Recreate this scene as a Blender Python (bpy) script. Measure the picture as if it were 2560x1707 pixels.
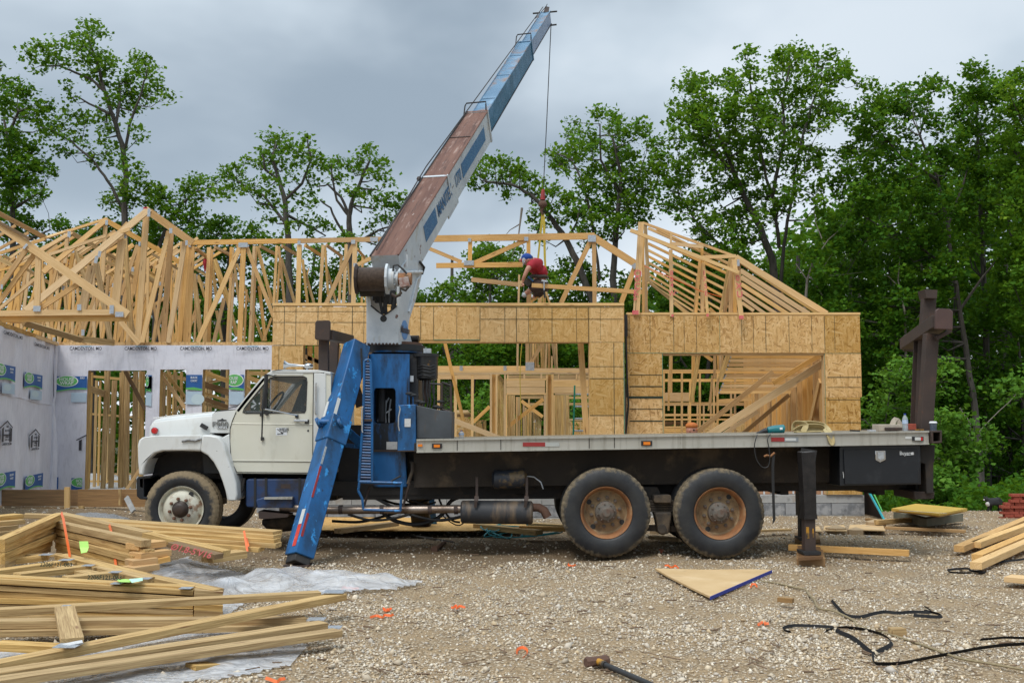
import bpy, bmesh, math, random
import numpy as np
from mathutils import Vector, Matrix, Euler
from mathutils.geometry import tessellate_polygon

random.seed(7); rng = np.random.default_rng(7)
for o in list(bpy.data.objects): bpy.data.objects.remove(o)
scene = bpy.context.scene
COL = scene.collection
R = math.radians

# ------------------------------------------------------------------ camera
F, CX, CY = 2700.0, 1280.0, 853.5
PITCH = math.atan(203.0 / F)
CAMZ = 1.6
cd = bpy.data.cameras.new('camera'); cam = bpy.data.objects.new('camera', cd); COL.objects.link(cam)
cd.lens = F / 2560 * 36.0; cd.sensor_width = 36.0; cd.clip_start = 0.1; cd.clip_end = 2000
cam.location = (0, 0, CAMZ); cam.rotation_euler = (R(90) + PITCH, 0, 0)
scene.camera = cam

# ------------------------------------------------------------------ light
SUN_EL, SUN_AZ = R(58), R(205)      # azimuth clockwise from +Y: behind and left of the camera
world = bpy.data.worlds.new("World"); scene.world = world; world.use_nodes = True
wn = world.node_tree; wn.nodes.clear()
def N(tree, typ, **kw):
    n = tree.nodes.new(typ)
    for k, v in kw.items(): setattr(n, k, v)
    return n
out = N(wn, 'ShaderNodeOutputWorld')
sky = N(wn, 'ShaderNodeTexSky'); sky.sky_type = 'NISHITA'; sky.sun_disc = False
sky.sun_elevation = SUN_EL; sky.sun_rotation = SUN_AZ
bg1 = N(wn, 'ShaderNodeBackground'); bg1.inputs[1].default_value = 0.08
wn.links.new(sky.outputs[0], bg1.inputs[0])
tc = N(wn, 'ShaderNodeTexCoord')
sep = N(wn, 'ShaderNodeSeparateXYZ'); wn.links.new(tc.outputs['Generated'], sep.inputs[0])
mp = N(wn, 'ShaderNodeMapping'); mp.inputs['Scale'].default_value = (1.0, 1.0, 1.7); mp.inputs['Location'].default_value = (0.35, 0.0, 0.28)
wn.links.new(tc.outputs['Generated'], mp.inputs[0])
n1 = N(wn, 'ShaderNodeTexNoise'); n1.inputs['Scale'].default_value = 2.3; n1.inputs['Detail'].default_value = 5; n1.inputs['Roughness'].default_value = 0.45
n1.inputs['Distortion'].default_value = 0.1
wn.links.new(mp.outputs[0], n1.inputs['Vector'])
def wmath(op, a, b=None, clamp=False):
    m = N(wn, 'ShaderNodeMath', operation=op); m.use_clamp = clamp
    for i, x in enumerate((a, b)):
        if x is None: continue
        if isinstance(x, (int, float)): m.inputs[i].default_value = x
        else: wn.links.new(x, m.inputs[i])
    return m.outputs[0]
mr = N(wn, 'ShaderNodeMapRange'); mr.interpolation_type = 'SMOOTHSTEP'
mr.inputs['From Min'].default_value = 0.36; mr.inputs['From Max'].default_value = 0.64
wn.links.new(n1.outputs[0], mr.inputs[0])
# thin bright cloud towards the horizon, denser grey higher up
hz = wmath('MULTIPLY', sep.outputs[2], 4.6, True)          # 0 at horizon -> 1 at 12 deg
dens = wmath('ADD', wmath('MULTIPLY', mr.outputs[0], 0.72), wmath('MULTIPLY', hz, 0.30))
lr = wmath('MULTIPLY', sep.outputs[0], 0.25)
dens = wmath('ADD', dens, lr, True)
ramp = N(wn, 'ShaderNodeValToRGB'); cr = ramp.color_ramp
cr.elements[0].position = 0.12; cr.elements[0].color = (0.74, 0.79, 0.84, 1)
cr.elements[1].position = 0.98; cr.elements[1].color = (0.265, 0.33, 0.40, 1)
e = cr.elements.new(0.5); e.color = (0.48, 0.555, 0.625, 1)
wn.links.new(dens, ramp.inputs[0])
# overcast sky: the zenith is brighter than the band near the horizon
zen = wmath('ADD', wmath('MULTIPLY', wmath('MAXIMUM', wmath('SUBTRACT', sep.outputs[2], 0.38), 0.0), 2.3), 1.0)
bg2 = N(wn, 'ShaderNodeBackground')
wn.links.new(ramp.outputs[0], bg2.inputs[0]); wn.links.new(zen, bg2.inputs[1])
mx = N(wn, 'ShaderNodeMixShader'); mx.inputs[0].default_value = 0.97
wn.links.new(bg1.outputs[0], mx.inputs[1]); wn.links.new(bg2.outputs[0], mx.inputs[2]); wn.links.new(mx.outputs[0], out.inputs[0])

sd = bpy.data.lights.new('sun', 'SUN'); sd.energy = 1.5; sd.angle = R(22); sd.color = (1.0, 0.96, 0.9)
sun = bpy.data.objects.new('sun', sd); COL.objects.link(sun)
sdir = Vector((math.sin(SUN_AZ) * math.cos(SUN_EL), math.cos(SUN_AZ) * math.cos(SUN_EL), math.sin(SUN_EL)))
sun.rotation_euler = sdir.to_track_quat('Z', 'Y').to_euler(); sun.location = (0, -10, 30)
scene.view_settings.view_transform = 'Standard'; scene.view_settings.look = 'None'
scene.view_settings.gamma = 1; scene.view_settings.exposure = 0.38; scene.view_settings.use_curve_mapping = False

# ------------------------------------------------------------------ measuring helper: photo pixel + distance -> point
_cp, _sp = math.cos(PITCH), math.sin(PITCH)
def P(u, v, Y):
    a, b = (u - CX) / F, -(v - CY) / F
    dy = _cp - b * _sp; dz = _sp + b * _cp
    k = Y / dy
    return Vector((a * k, Y, CAMZ + dz * k))
def PG(u, v, z=0.0):
    a, b = (u - CX) / F, -(v - CY) / F
    dy = _cp - b * _sp; dz = _sp + b * _cp
    k = (z - CAMZ) / dz
    return Vector((a * k, dy * k, z))

# ------------------------------------------------------------------ mesh helpers
WORLD = {}
def tag(o, label=None, cat=None, group=None, kind=None):
    if label: o['label'] = label
    if cat: o['category'] = cat
    if group: o['group'] = group
    if kind: o['kind'] = kind
    return o
def empty(name, loc=(0, 0, 0), parent=None):
    o = bpy.data.objects.new(name, None); COL.objects.link(o); o.empty_display_size = 0.1
    w = Vector(loc); WORLD[o] = w
    if parent is not None:
        o.parent = parent; o.location = w - WORLD[parent]
    else: o.location = w
    return o
def thing(name, label, cat, loc=(0, 0, 0), group=None, kind=None):
    return tag(empty(name, loc), label, cat, group, kind)

class MB:
    def __init__(s): s.v = []; s.f = []; s.uv = []; s.m = []
    def add(s, verts, faces, uvs=None, mi=0):
        b = len(s.v); s.v += [tuple(p) for p in verts]
        for i, f in enumerate(faces):
            s.f.append([b + k for k in f]); s.m.append(mi)
            s.uv += (uvs[i] if uvs else [(0.0, 0.0)] * len(f))
        return s
    def box(s, a, b, mi=0):
        x0, y0, z0 = (min(a[i], b[i]) for i in range(3)); x1, y1, z1 = (max(a[i], b[i]) for i in range(3))
        v = [(x0, y0, z0), (x1, y0, z0), (x1, y1, z0), (x0, y1, z0), (x0, y0, z1), (x1, y0, z1), (x1, y1, z1), (x0, y1, z1)]
        return s.add(v, [(0, 3, 2, 1), (4, 5, 6, 7), (0, 1, 5, 4), (1, 2, 6, 5), (2, 3, 7, 6), (3, 0, 4, 7)], mi=mi)
    def board(s, a, b, w, t, face=(0, -1, 0), roll=0, taper=1.0, mi=0):
        """box from a to b; t thick along `face`, w wide across it"""
        a = Vector(a); b = Vector(b); d = (b - a); L = d.length; d.normalize()
        n = Vector(face); n = n - d * n.dot(d)
        if n.length < 1e-4: n = Vector((0, 0, 1)) - d * d.z
        n.normalize(); q = d.cross(n).normalized()
        if roll: 
            M = Matrix.Rotation(roll, 3, d); n = M @ n; q = M @ q
        u0 = random.randint(0, 400) * 100 + random.random() * 20; v0 = random.random() * 10
        vs = []
        for p, k in ((a, 1.0), (b, taper)):
            for sn, sq in ((-1, -1), (1, -1), (1, 1), (-1, 1)):
                vs.append(p + n * (sn * t / 2 * k) + q * (sq * w / 2 * k))
        fs = []; uv = []
        dims = (t, w, t, w); off = 0.0
        for i in range(4):
            j = (i + 1) % 4
            fs.append((i, j, 4 + j, 4 + i)); 
            c0 = v0 + off; c1 = c0 + dims[i]; off += dims[i]
            uv.append([(u0, c0), (u0, c1), (u0 + L, c1), (u0 + L, c0)])
        fs.append((3, 2, 1, 0)); uv.append([(u0 + .001 * k, v0 + 3 + .05 * k) for k in range(4)])
        fs.append((4, 5, 6, 7)); uv.append([(u0 + .001 * k, v0 + 3 + .05 * k) for k in range(4)])
        return s.add(vs, fs, uv, mi)
    def prism(s, outer, y0, y1, holes=(), mi=0, axis='y'):
        """outer/holes: lists of (x,z); extruded from y0 to y1"""
        loops = [list(outer)] + [list(h) for h in holes]
        def m(p, y):
            return (p[0], y, p[1]) if axis == 'y' else ((y, p[0], p[1]) if axis == 'x' else (p[0], p[1], y))
        flat = [p for l in loops for p in l]
        tris = tessellate_polygon([[Vector((p[0], p[1], 0)) for p in l] for l in loops])
        n = len(flat)
        fs = [tuple(t) for t in tris] + [tuple(n + k for k in reversed(t)) for t in tris]
        b = 0
        for l in loops:
            k = len(l)
            for i in range(k): fs.append((b + i, b + (i + 1) % k, n + b + (i + 1) % k, n + b + i))
            b += k
        return s.add([m(p, y0) for p in flat] + [m(p, y1) for p in flat], fs, mi=mi)
    def tube(s, pts, r, n=8, mi=0, cap=True):
        pts = [Vector(p) for p in pts]; rs = r if isinstance(r, (list, tuple)) else [r] * len(pts)
        rings = []; prev = None
        for i, p in enumerate(pts):
            d = (pts[min(i + 1, len(pts) - 1)] - pts[max(i - 1, 0)])
            if d.length < 1e-9: d = Vector((0, 0, 1))
            d.normalize()
            if prev is None:
                h = Vector((0, 0, 1)) if abs(d.z) < .9 else Vector((1, 0, 0))
                q = d.cross(h).normalized()
            else:
                q = prev - d * prev.dot(d)
                q = q.normalized() if q.length > 1e-6 else d.orthogonal().normalized()
            prev = q; w = d.cross(q)
            rings.append([p + q * (rs[i] * math.cos(2 * math.pi * k / n)) + w * (rs[i] * math.sin(2 * math.pi * k / n)) for k in range(n)])
        vs = [v for rg in rings for v in rg]; fs = []
        for i in range(len(pts) - 1):
            for k in range(n):
                fs.append((i * n + k, i * n + (k + 1) % n, (i + 1) * n + (k + 1) % n, (i + 1) * n + k))
        if cap: fs.append(tuple(reversed(range(n)))); fs.append(tuple((len(pts) - 1) * n + k for k in range(n)))
        return s.add(vs, fs, mi=mi)
    def lathe(s, prof, c, axis='y', n=32, mi=0, a0=0, a1=2 * math.pi, mod=None):
        """prof: list of (radius, offset along axis)"""
        c = Vector(c); full = abs(a1 - a0 - 2 * math.pi) < 1e-6; m = n if full else n + 1
        vs = []
        for k in range(m):
            a = a0 + (a1 - a0) * k / n
            for j, (r, o) in enumerate(prof):
                if mod: r = mod(j, k, r)
                x, z = r * math.cos(a), r * math.sin(a)
                p = {'y': (x, o, z), 'z': (x, z, o), 'x': (o, x, z)}[axis]
                vs.append(c + Vector(p))
        L = len(prof); fs = []
        for k in range(n):
            k2 = (k + 1) % m
            for j in range(L - 1): fs.append((k * L + j, k * L + j + 1, k2 * L + j + 1, k2 * L + j))
        return s.add(vs, fs, mi=mi)
    def ball(s, c, r, n=12, sc=(1, 1, 1), mi=0):
        prof = []
        vs = []; fs = []; m = n // 2
        for i in range(m + 1):
            t = math.pi * i / m
            for k in range(n):
                a = 2 * math.pi * k / n
                vs.append((c[0] + r * sc[0] * math.sin(t) * math.cos(a), c[1] + r * sc[1] * math.sin(t) * math.sin(a), c[2] + r * sc[2] * math.cos(t)))
        for i in range(m):
            for k in range(n): fs.append((i * n + k, i * n + (k + 1) % n, (i + 1) * n + (k + 1) % n, (i + 1) * n + k))
        return s.add(vs, fs, mi=mi)
    def loft(s, rings, cap=True, closed=True, mi=0):
        n = len(rings[0]); vs = [p for r in rings for p in r]; fs = []
        for i in range(len(rings) - 1):
            for k in range(n if closed else n - 1):
                fs.append((i * n + k, i * n + (k + 1) % n, (i + 1) * n + (k + 1) % n, (i + 1) * n + k))
        if cap: fs.append(tuple(reversed(range(n)))); fs.append(tuple((len(rings) - 1) * n + k for k in range(n)))
        return s.add(vs, fs, mi=mi)
    def build(s, name, mat, parent=None, smooth=False, bevel=0, seg=2, merge=False, solid=0):
        me = bpy.data.meshes.new(name)
        v = np.array(s.v, dtype=float); c = Vector(((v.min(0) + v.max(0)) / 2).tolist())
        me.from_pydata((v - np.array(c)).tolist(), [], s.f)
        uvl = me.uv_layers.new(name='UVMap')
        uvl.data.foreach_set('uv', np.array(s.uv, dtype=np.float32).ravel())
        for m in (mat if isinstance(mat, (list, tuple)) else [mat]): me.materials.append(m)
        if any(s.m): me.polygons.foreach_set('material_index', s.m)
        if merge or smooth or bevel:
            bm = bmesh.new(); bm.from_mesh(me)
            bmesh.ops.remove_doubles(bm, verts=bm.verts, dist=1e-5)
            bmesh.ops.recalc_face_normals(bm, faces=bm.faces); bm.to_mesh(me); bm.free()
        else:
            bm = bmesh.new(); bm.from_mesh(me); bmesh.ops.recalc_face_normals(bm, faces=bm.faces); bm.to_mesh(me); bm.free()
        o = bpy.data.objects.new(name, me); COL.objects.link(o); WORLD[o] = c
        if parent is not None:
            o.parent = parent; o.location = c - WORLD[parent]
        else: o.location = c
        if solid:
            m = o.modifiers.new('solid', 'SOLIDIFY'); m.thickness = solid
        if bevel:
            m = o.modifiers.new('bevel', 'BEVEL'); m.width = bevel; m.segments = seg; m.limit_method = 'ANGLE'; m.angle_limit = R(35)
        if smooth:
            me.polygons.foreach_set('use_smooth', [True] * len(me.polygons))
            try: me.set_sharp_from_angle(angle=R(42))
            except Exception: pass
        me.update()
        return o
def bd(name, a, b, w, t, mat, parent, face=(0, -1, 0), roll=0):
    return MB().board(a, b, w, t, face, roll).build(name, mat, parent)
def pl(pts, Y):
    return [(p.x, p.z) for p in (P(u, v, Y) for u, v in pts)]
def text(s, loc, size, mat, parent=None, rot=(R(90), 0, 0), name='lettering', extrude=0.002, align='CENTER', shear=0, sx=1.0, spacing=1.0, bold=0.0):
    cu = bpy.data.curves.new(name, 'FONT'); cu.body = s; cu.size = size; cu.align_x = align; cu.align_y = 'CENTER'
    cu.extrude = extrude; cu.shear = shear; cu.space_character = spacing; cu.offset = size * .012; cu.resolution_u = 3
    cu.materials.append(mat)
    o = bpy.data.objects.new(name, cu); COL.objects.link(o); o.rotation_euler = rot; o.scale = (sx, 1, 1)
    w = Vector(loc); WORLD[o] = w
    if parent is not None: o.parent = parent; o.location = w - WORLD[parent]
    else: o.location = w
    return o

# ------------------------------------------------------------------ materials
MATS = {}
def mk(name):
    m = bpy.data.materials.new(name); m.use_nodes = True; MATS[name] = m
    return m, m.node_tree, m.node_tree.nodes['Principled BSDF']
def coords(t, coord='Object', scale=(1, 1, 1)):
    c = N(t, 'ShaderNodeTexCoord'); mp = N(t, 'ShaderNodeMapping'); mp.inputs['Scale'].default_value = scale
    t.links.new(c.outputs[coord], mp.inputs[0]); return mp.outputs[0]
def noise(t, vec, scale, detail=4, rough=0.55, dist=0):
    n = N(t, 'ShaderNodeTexNoise'); n.inputs['Scale'].default_value = scale; n.inputs['Detail'].default_value = detail
    n.inputs['Roughness'].default_value = rough; n.inputs['Distortion'].default_value = dist
    t.links.new(vec, n.inputs['Vector']); return n.outputs[0]
def rng_(t, x, lo, hi, a=0.0, b=1.0):
    m = N(t, 'ShaderNodeMapRange'); m.inputs['From Min'].default_value = lo; m.inputs['From Max'].default_value = hi
    m.inputs['To Min'].default_value = a; m.inputs['To Max'].default_value = b; t.links.new(x, m.inputs[0]); return m.outputs[0]
def math_(t, op, a, b=None, clamp=False):
    m = N(t, 'ShaderNodeMath', operation=op); m.use_clamp = clamp
    for i, x in enumerate((a, b)):
        if x is None: continue
        if isinstance(x, (int, float)): m.inputs[i].default_value = x
        else: t.links.new(x, m.inputs[i])
    return m.outputs[0]
def mix(t, fac, a, b, blend='MIX'):
    m = N(t, 'ShaderNodeMix'); m.data_type = 'RGBA'; m.blend_type = blend
    for sock, x in ((m.inputs[0], fac), (m.inputs[6], a), (m.inputs[7], b)):
        if isinstance(x, (int, float)): sock.default_value = x
        elif isinstance(x, tuple): sock.default_value = (*x, 1) if len(x) == 3 else x
        else: t.links.new(x, sock)
    return m.outputs[2]
def bump(t, b, h, strength=0.3, dist=0.01):
    n = N(t, 'ShaderNodeBump'); n.inputs['Strength'].default_value = strength; n.inputs['Distance'].default_value = dist
    t.links.new(h, n.inputs['Height']); t.links.new(n.outputs[0], b.inputs['Normal'])
def surf(name, c1, c2=None, scale=3, rough=0.6, metal=0.0, layers=(), bmp=0.0, bscale=60, stretch=(1, 1, 1), rough2=None, spec=None, coat=0, co='Object'):
    """layers: (colour, noise scale, lo, hi, stretch)"""
    m, t, b = mk(name)
    vec = coords(t, co, stretch)
    col = mix(t, rng_(t, noise(t, vec, scale), .3, .7), c1, c2 or c1)
    last = None
    for L in layers:
        c, s, lo, hi = L[:4]; v = coords(t, co, L[4]) if len(L) > 4 else vec
        f = rng_(t, noise(t, v, s, 7, .65), lo, hi); last = f
        col = mix(t, f, col, c)
    t.links.new(col, b.inputs['Base Color'])
    b.inputs['Roughness'].default_value = rough; b.inputs['Metallic'].default_value = metal
    if rough2 is not None and last is not None:
        t.links.new(rng_(t, last, 0, 1, rough, rough2), b.inputs['Roughness'])
    if spec is not None: b.inputs['Specular IOR Level'].default_value = spec
    if coat: b.inputs['Coat Weight'].default_value = coat
    if bmp: bump(t, b, noise(t, vec, bscale, 5, .6), bmp, 0.01)
    return m

def wood(name, c1, c2, cknot=(.22, .10, .04), var=0.25, rough=0.75):
    m, t, b = mk(name)
    uv = N(t, 'ShaderNodeUVMap'); sp = N(t, 'ShaderNodeSeparateXYZ'); t.links.new(uv.outputs[0], sp.inputs[0])
    cell = math_(t, 'FLOOR', math_(t, 'DIVIDE', sp.outputs[0], 100.0))
    wnn = N(t, 'ShaderNodeTexWhiteNoise'); wnn.noise_dimensions = '1D'; t.links.new(cell, wnn.inputs['W'])
    mp = N(t, 'ShaderNodeMapping'); mp.inputs['Scale'].default_value = (1.3, 26, 1); t.links.new(uv.outputs[0], mp.inputs[0])
    g = noise(t, mp.outputs[0], 1.5, 5, .6, .8)
    mp3 = N(t, 'ShaderNodeMapping'); mp3.inputs['Scale'].default_value = (2.0, 130, 1); t.links.new(uv.outputs[0], mp3.inputs[0])
    g2 = noise(t, mp3.outputs[0], 1.3, 3, .6, .2)
    gg = math_(t, 'ADD', math_(t, 'MULTIPLY', g, .5), math_(t, 'MULTIPLY', g2, .5))
    col = mix(t, rng_(t, gg, .40, .60), c1, c2)
    # knots
    mp2 = N(t, 'ShaderNodeMapping'); mp2.inputs['Scale'].default_value = (1.7, 9, 1); t.links.new(uv.outputs[0], mp2.inputs[0])
    vo = N(t, 'ShaderNodeTexVoronoi'); vo.inputs['Scale'].default_value = 1.0; t.links.new(mp2.outputs[0], vo.inputs['Vector'])
    kf = rng_(t, vo.outputs['Distance'], .055, .13, 1, 0)
    col = mix(t, math_(t, 'MULTIPLY', kf, .8), col, cknot)
    # per-board tint
    lum = rng_(t, wnn.outputs[0], 0, 1, 1 - var, 1 + var * .35)
    cc = N(t, 'ShaderNodeCombineColor'); 
    for i in range(3): t.links.new(lum, cc.inputs[i])
    col = mix(t, 1.0, col, cc.outputs[0], 'MULTIPLY')
    hs = N(t, 'ShaderNodeHueSaturation'); t.links.new(col, hs.inputs['Color']); t.links.new(rng_(t, wnn.outputs[0], 0, 1, .90, 1.08), hs.inputs['Saturation'])
    t.links.new(hs.outputs[0], b.inputs['Base Color']); b.inputs['Roughness'].default_value = rough
    b.inputs['Specular IOR Level'].default_value = 0.25
    bump(t, b, gg, .25, .004)
    return m

WOOD = wood('spruce_lumber', (.74, .46, .19), (.56, .31, .105))
WOODL = wood('pale_spruce', (.79, .54, .27), (.64, .40, .17), var=.15)
WOODY = wood('yellow_pine', (.66, .455, .20), (.33, .195, .07), var=.22)
WOODD = wood('weathered_shaded_lumber', (.33, .20, .09), (.20, .12, .055), var=.3)
WOODG = wood('stained_form_board', (.36, .215, .10), (.22, .13, .065), var=.3)

def osb_mat(name, a=(.61, .365, .14), b_=(.33, .17, .055), c=(.75, .51, .25)):
    m, t, b = mk(name)
    base = coords(t, 'Object'); acc = None; vals = []
    for k, (sc, rot) in enumerate((((9, 9, 48), .15), ((42, 42, 9), .25), ((12, 12, 52), -.75), ((42, 42, 11), -.35), ((12, 12, 50), .8), ((10, 10, 46), -.2), ((44, 44, 10), .1))):
        mp = N(t, 'ShaderNodeMapping'); mp.inputs['Rotation'].default_value = (0, rot, 0); t.links.new(base, mp.inputs[0])
        mp2 = N(t, 'ShaderNodeMapping'); mp2.inputs['Scale'].default_value = sc; mp2.inputs['Location'].default_value = (3.1 * k, 0, 1.7 * k); t.links.new(mp.outputs[0], mp2.inputs[0])
        vo = N(t, 'ShaderNodeTexVoronoi'); vo.inputs['Scale'].default_value = 1.0; t.links.new(mp2.outputs[0], vo.inputs['Vector'])
        s = N(t, 'ShaderNodeSeparateColor'); t.links.new(vo.outputs['Color'], s.inputs[0]); vals.append(s)
    # each strand of a layer lies over the one below it at random
    v = vals[0].outputs[0]
    for k in range(1, 7):
        mA = N(t, 'ShaderNodeMix'); mA.data_type = 'FLOAT'; t.links.new(rng_(t, vals[k].outputs[1], .66, .68), mA.inputs[0])
        t.links.new(v, mA.inputs[2]); t.links.new(vals[k].outputs[0], mA.inputs[3]); v = mA.outputs[0]
    fine = noise(t, coords(t, 'Object', (1, 1, 1)), 55, 3)
    v2 = math_(t, 'ADD', math_(t, 'MULTIPLY', v, .8), math_(t, 'MULTIPLY', fine, .2))
    col = mix(t, rng_(t, v2, .08, .38), b_, a)
    col = mix(t, rng_(t, v2, .55, .95), col, c)
    col = mix(t, rng_(t, noise(t, base, .9, 3), .35, .7, 0, .2), col, (.50, .31, .12))
    oi = N(t, 'ShaderNodeObjectInfo'); hs = N(t, 'ShaderNodeHueSaturation'); t.links.new(col, hs.inputs['Color']); t.links.new(rng_(t, oi.outputs['Random'], 0, 1, .80, 1.10), hs.inputs['Value']); t.links.new(rng_(t, oi.outputs['Random'], 0, 1, 1.1, .95), hs.inputs['Saturation'])
    t.links.new(hs.outputs[0], b.inputs['Base Color']); b.inputs['Roughness'].default_value = .8; b.inputs['Specular IOR Level'].default_value = .2
    bump(t, b, v, .25, .002)
    return m
OSB = osb_mat('osb_sheathing')
OSBL = osb_mat('pale_osb', (.63, .385, .155), (.45, .26, .09), (.73, .50, .24))
PLY = surf('plywood', (.50, .33, .15), (.60, .42, .22), 2.5, .8, layers=[((.30, .18, .08), 5, .58, .8), ((.66, .50, .30), 3, .55, .75)], bmp=.1)
LINE = surf('nail_line_ink', (.02, .035, .02), None, 3, .8)
GREEN_EDGE = surf('green_edge_paint', (.02, .20, .14), (.03, .28, .2), 6, .8)
RED_PAINT = surf('red_spray_paint', (.60, .08, .10), (.70, .20, .18), 30, .8)
STEEL = surf('galvanised_steel', (.42, .45, .48), (.62, .65, .68), 30, .38, .6)
WRAP = surf('house_wrap', (.63, .63, .70), (.74, .74, .80), 2.2, .5, layers=[((.50, .50, .55), 7, .5, .8, (2.5, 2.5, .6))], bmp=.5, bscale=9)
WBLUE = surf('wrap_blue_ink', (.012, .085, .28), (.02, .11, .34), 6, .6, bmp=.3, bscale=12)
WGREEN = surf('wrap_green_ink', (.10, .42, .09), (.12, .46, .12), 6, .6)
WPALE = surf('wrap_ghost_ink', (.40, .52, .62), (.46, .58, .68), 6, .6)
WBLACK = surf('wrap_black_ink', (.03, .03, .04), None, 6, .6)
WWHITE = surf('white_ink', (.75, .77, .78), None, 6, .6)
CONC = surf('concrete', (.32, .32, .31), (.40, .395, .38), 2.5, .85, layers=[((.20, .195, .19), 6, .55, .75), ((.30, .23, .15), 2.5, .6, .8)], bmp=.4, bscale=30)
CONCB = surf('concrete_block', (.30, .30, .305), (.37, .37, .37), 4, .88, layers=[((.17, .175, .185), 3, .5, .62)], bmp=.5, bscale=60)

WHITE = surf('truck_white_paint', (.60, .61, .59), (.66, .67, .65), 2, .38, layers=[((.48, .46, .40), 5, .55, .8, (1, 1, .5)), ((.05, .05, .05), 13, .70, .72, (.7, 1, 1.6))], bmp=.03, spec=.5)
CREAM = surf('truck_cream_paint', (.62, .60, .49), (.66, .645, .55), 1.6, .42, layers=[((.45, .42, .32), 4, .55, .85, (1, 1, .5)), ((.10, .05, .03), 17, .735, .75)], bmp=.02, spec=.5)
BLUE = surf('crane_blue_paint', (.008, .095, .27), (.012, .14, .38), 1.6, .5, layers=[((.010, .04, .09), 2.6, .44, .66, (1, 1, .5)), ((.03, .26, .62), 9, .60, .63, (1, 1, .6)), ((.02, .03, .05), 24, .62, .68), ((.14, .06, .03), 15, .69, .73)], bmp=.06, bscale=25)
BLUED = surf('crane_oily_blue', (.010, .10, .28), (.014, .15, .42), 1.4, .35, layers=[((.008, .012, .018), 2.0, .44, .58, (1.3, 1.3, .38)), ((.07, .035, .02), 12, .66, .72)], bmp=.06, bscale=25)
BLUEX = surf('dark_blue_tank', (.010, .03, .09), (.02, .06, .17), 3, .5, layers=[((.05, .035, .03), 4, .5, .65), ((.012, .012, .014), 3, .5, .7)], bmp=.1)
BWHITE = surf('boom_white_paint', (.50, .54, .56), (.60, .63, .65), 1.5, .45, layers=[((.34, .38, .42), 1.3, .45, .75), ((.33, .26, .15), 4, .60, .74, (1, 1, .35)), ((.13, .045, .025), 9, .635, .67)], bmp=.05)
BRUST = surf('boom_top_rust', (.10, .042, .028), (.19, .095, .065), 2, .8, layers=[((.32, .22, .18), 5, .55, .70, (.5, 2.6, 1)), ((.045, .022, .018), 5, .54, .68, (.25, 3.5, 1)), ((.60, .55, .50), 9, .66, .70, (1, 1.6, 1))], bmp=.25, stretch=(.35, 3, 1), co='UV')
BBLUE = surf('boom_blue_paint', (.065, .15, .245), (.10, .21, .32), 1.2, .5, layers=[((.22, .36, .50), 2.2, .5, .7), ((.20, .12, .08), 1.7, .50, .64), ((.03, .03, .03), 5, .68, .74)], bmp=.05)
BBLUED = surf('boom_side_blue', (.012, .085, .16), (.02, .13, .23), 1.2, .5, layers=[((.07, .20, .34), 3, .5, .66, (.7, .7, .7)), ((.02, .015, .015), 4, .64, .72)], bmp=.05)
BBLUEL = surf('boom_side_pale', (.20, .27, .40), (.26, .33, .45), 2, .5, layers=[((.10, .16, .24), 5, .55, .7)], bmp=.05)
RUST = surf('rusty_beam', (.035, .024, .02), (.055, .034, .026), 4, .7, layers=[((.12, .05, .025), 9, .58, .75)], bmp=.2)
RUSTB = surf('bright_rust', (.25, .10, .035), (.36, .17, .07), 6, .8, layers=[((.12, .08, .05), 8, .5, .7), ((.40, .26, .14), 5, .6, .75)], bmp=.25)
RUSTP = surf('rusted_pipe', (.09, .045, .03), (.14, .075, .05), 9, .85, bmp=.5)
CHASSIS = surf('grimy_chassis', (.018, .016, .015), (.030, .025, .021), 2, .75, layers=[((.075, .05, .032), 2.6, .56, .72)], bmp=.25)
CHASSM = surf('muddy_frame', (.028, .022, .018), (.05, .038, .027), 1.6, .85, layers=[((.12, .085, .052), 1.7, .53, .66)], bmp=.3)
BLACK = surf('black_rubber', (.015, .015, .016), (.022, .022, .022), 8, .6)
BLACKM = surf('black_toolbox', (.008, .010, .014), (.012, .014, .018), 3, .33, layers=[((.03, .035, .04), 3, .55, .8)], bmp=.03)
GREASE = surf('greased_steel', (.015, .014, .014), (.035, .03, .028), 12, .4, .4, bmp=.3)
ALU = surf('weathered_aluminium', (.40, .385, .33), (.47, .45, .40), 2, .5, .35, layers=[((.25, .23, .18), 4, .5, .75, (3, 1, .3)), ((.16, .14, .10), 7, .62, .8, (2.5, 1, .3))], bmp=.06)
DECK = wood('deck_planks', (.30, .25, .17), (.19, .15, .10))
PIPE = surf('exhaust_pipe_metal', (.22, .16, .12), (.34, .29, .25), 3, .4, .8, layers=[((.08, .05, .035), 4, .5, .7)])
CHROME = surf('chrome', (.6, .6, .6), (.5, .5, .5), 9, .15, 1.0)
AMBER = surf('amber_lens', (.75, .20, .01), None, 5, .25)
REDL = surf('red_lens', (.45, .01, .01), None, 5, .2)
REFR = surf('red_reflective', (.32, .02, .02), (.26, .03, .025), 9, .5)
REFRB = surf('bright_red_tape', (.60, .035, .02), (.7, .07, .04), 14, .5, layers=[((.75, .45, .4), 24, .6, .7)])
REFW = surf('white_reflective', (.62, .63, .60), (.5, .51, .49), 14, .5)
LABEL = surf('label_paper', (.62, .62, .60), (.5, .5, .5), 20, .6, layers=[((.25, .25, .25), 60, .6, .66)])
BLUEINK = surf('boom_letter_blue', (.02, .10, .24), (.03, .14, .30), 10, .55, layers=[((.3, .38, .45), 20, .62, .7)])
YELLOW = surf('yellow_sling', (.45, .33, .03), (.55, .42, .06), 10, .8)
YELP = surf('yellow_paint', (.45, .20, .01), (.5, .26, .02), 6, .6, layers=[((.03, .025, .02), 5, .45, .6)])
TANW = surf('tan_webbing', (.38, .30, .14), (.46, .37, .19), 20, .9, bmp=.3, bscale=120)
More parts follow.
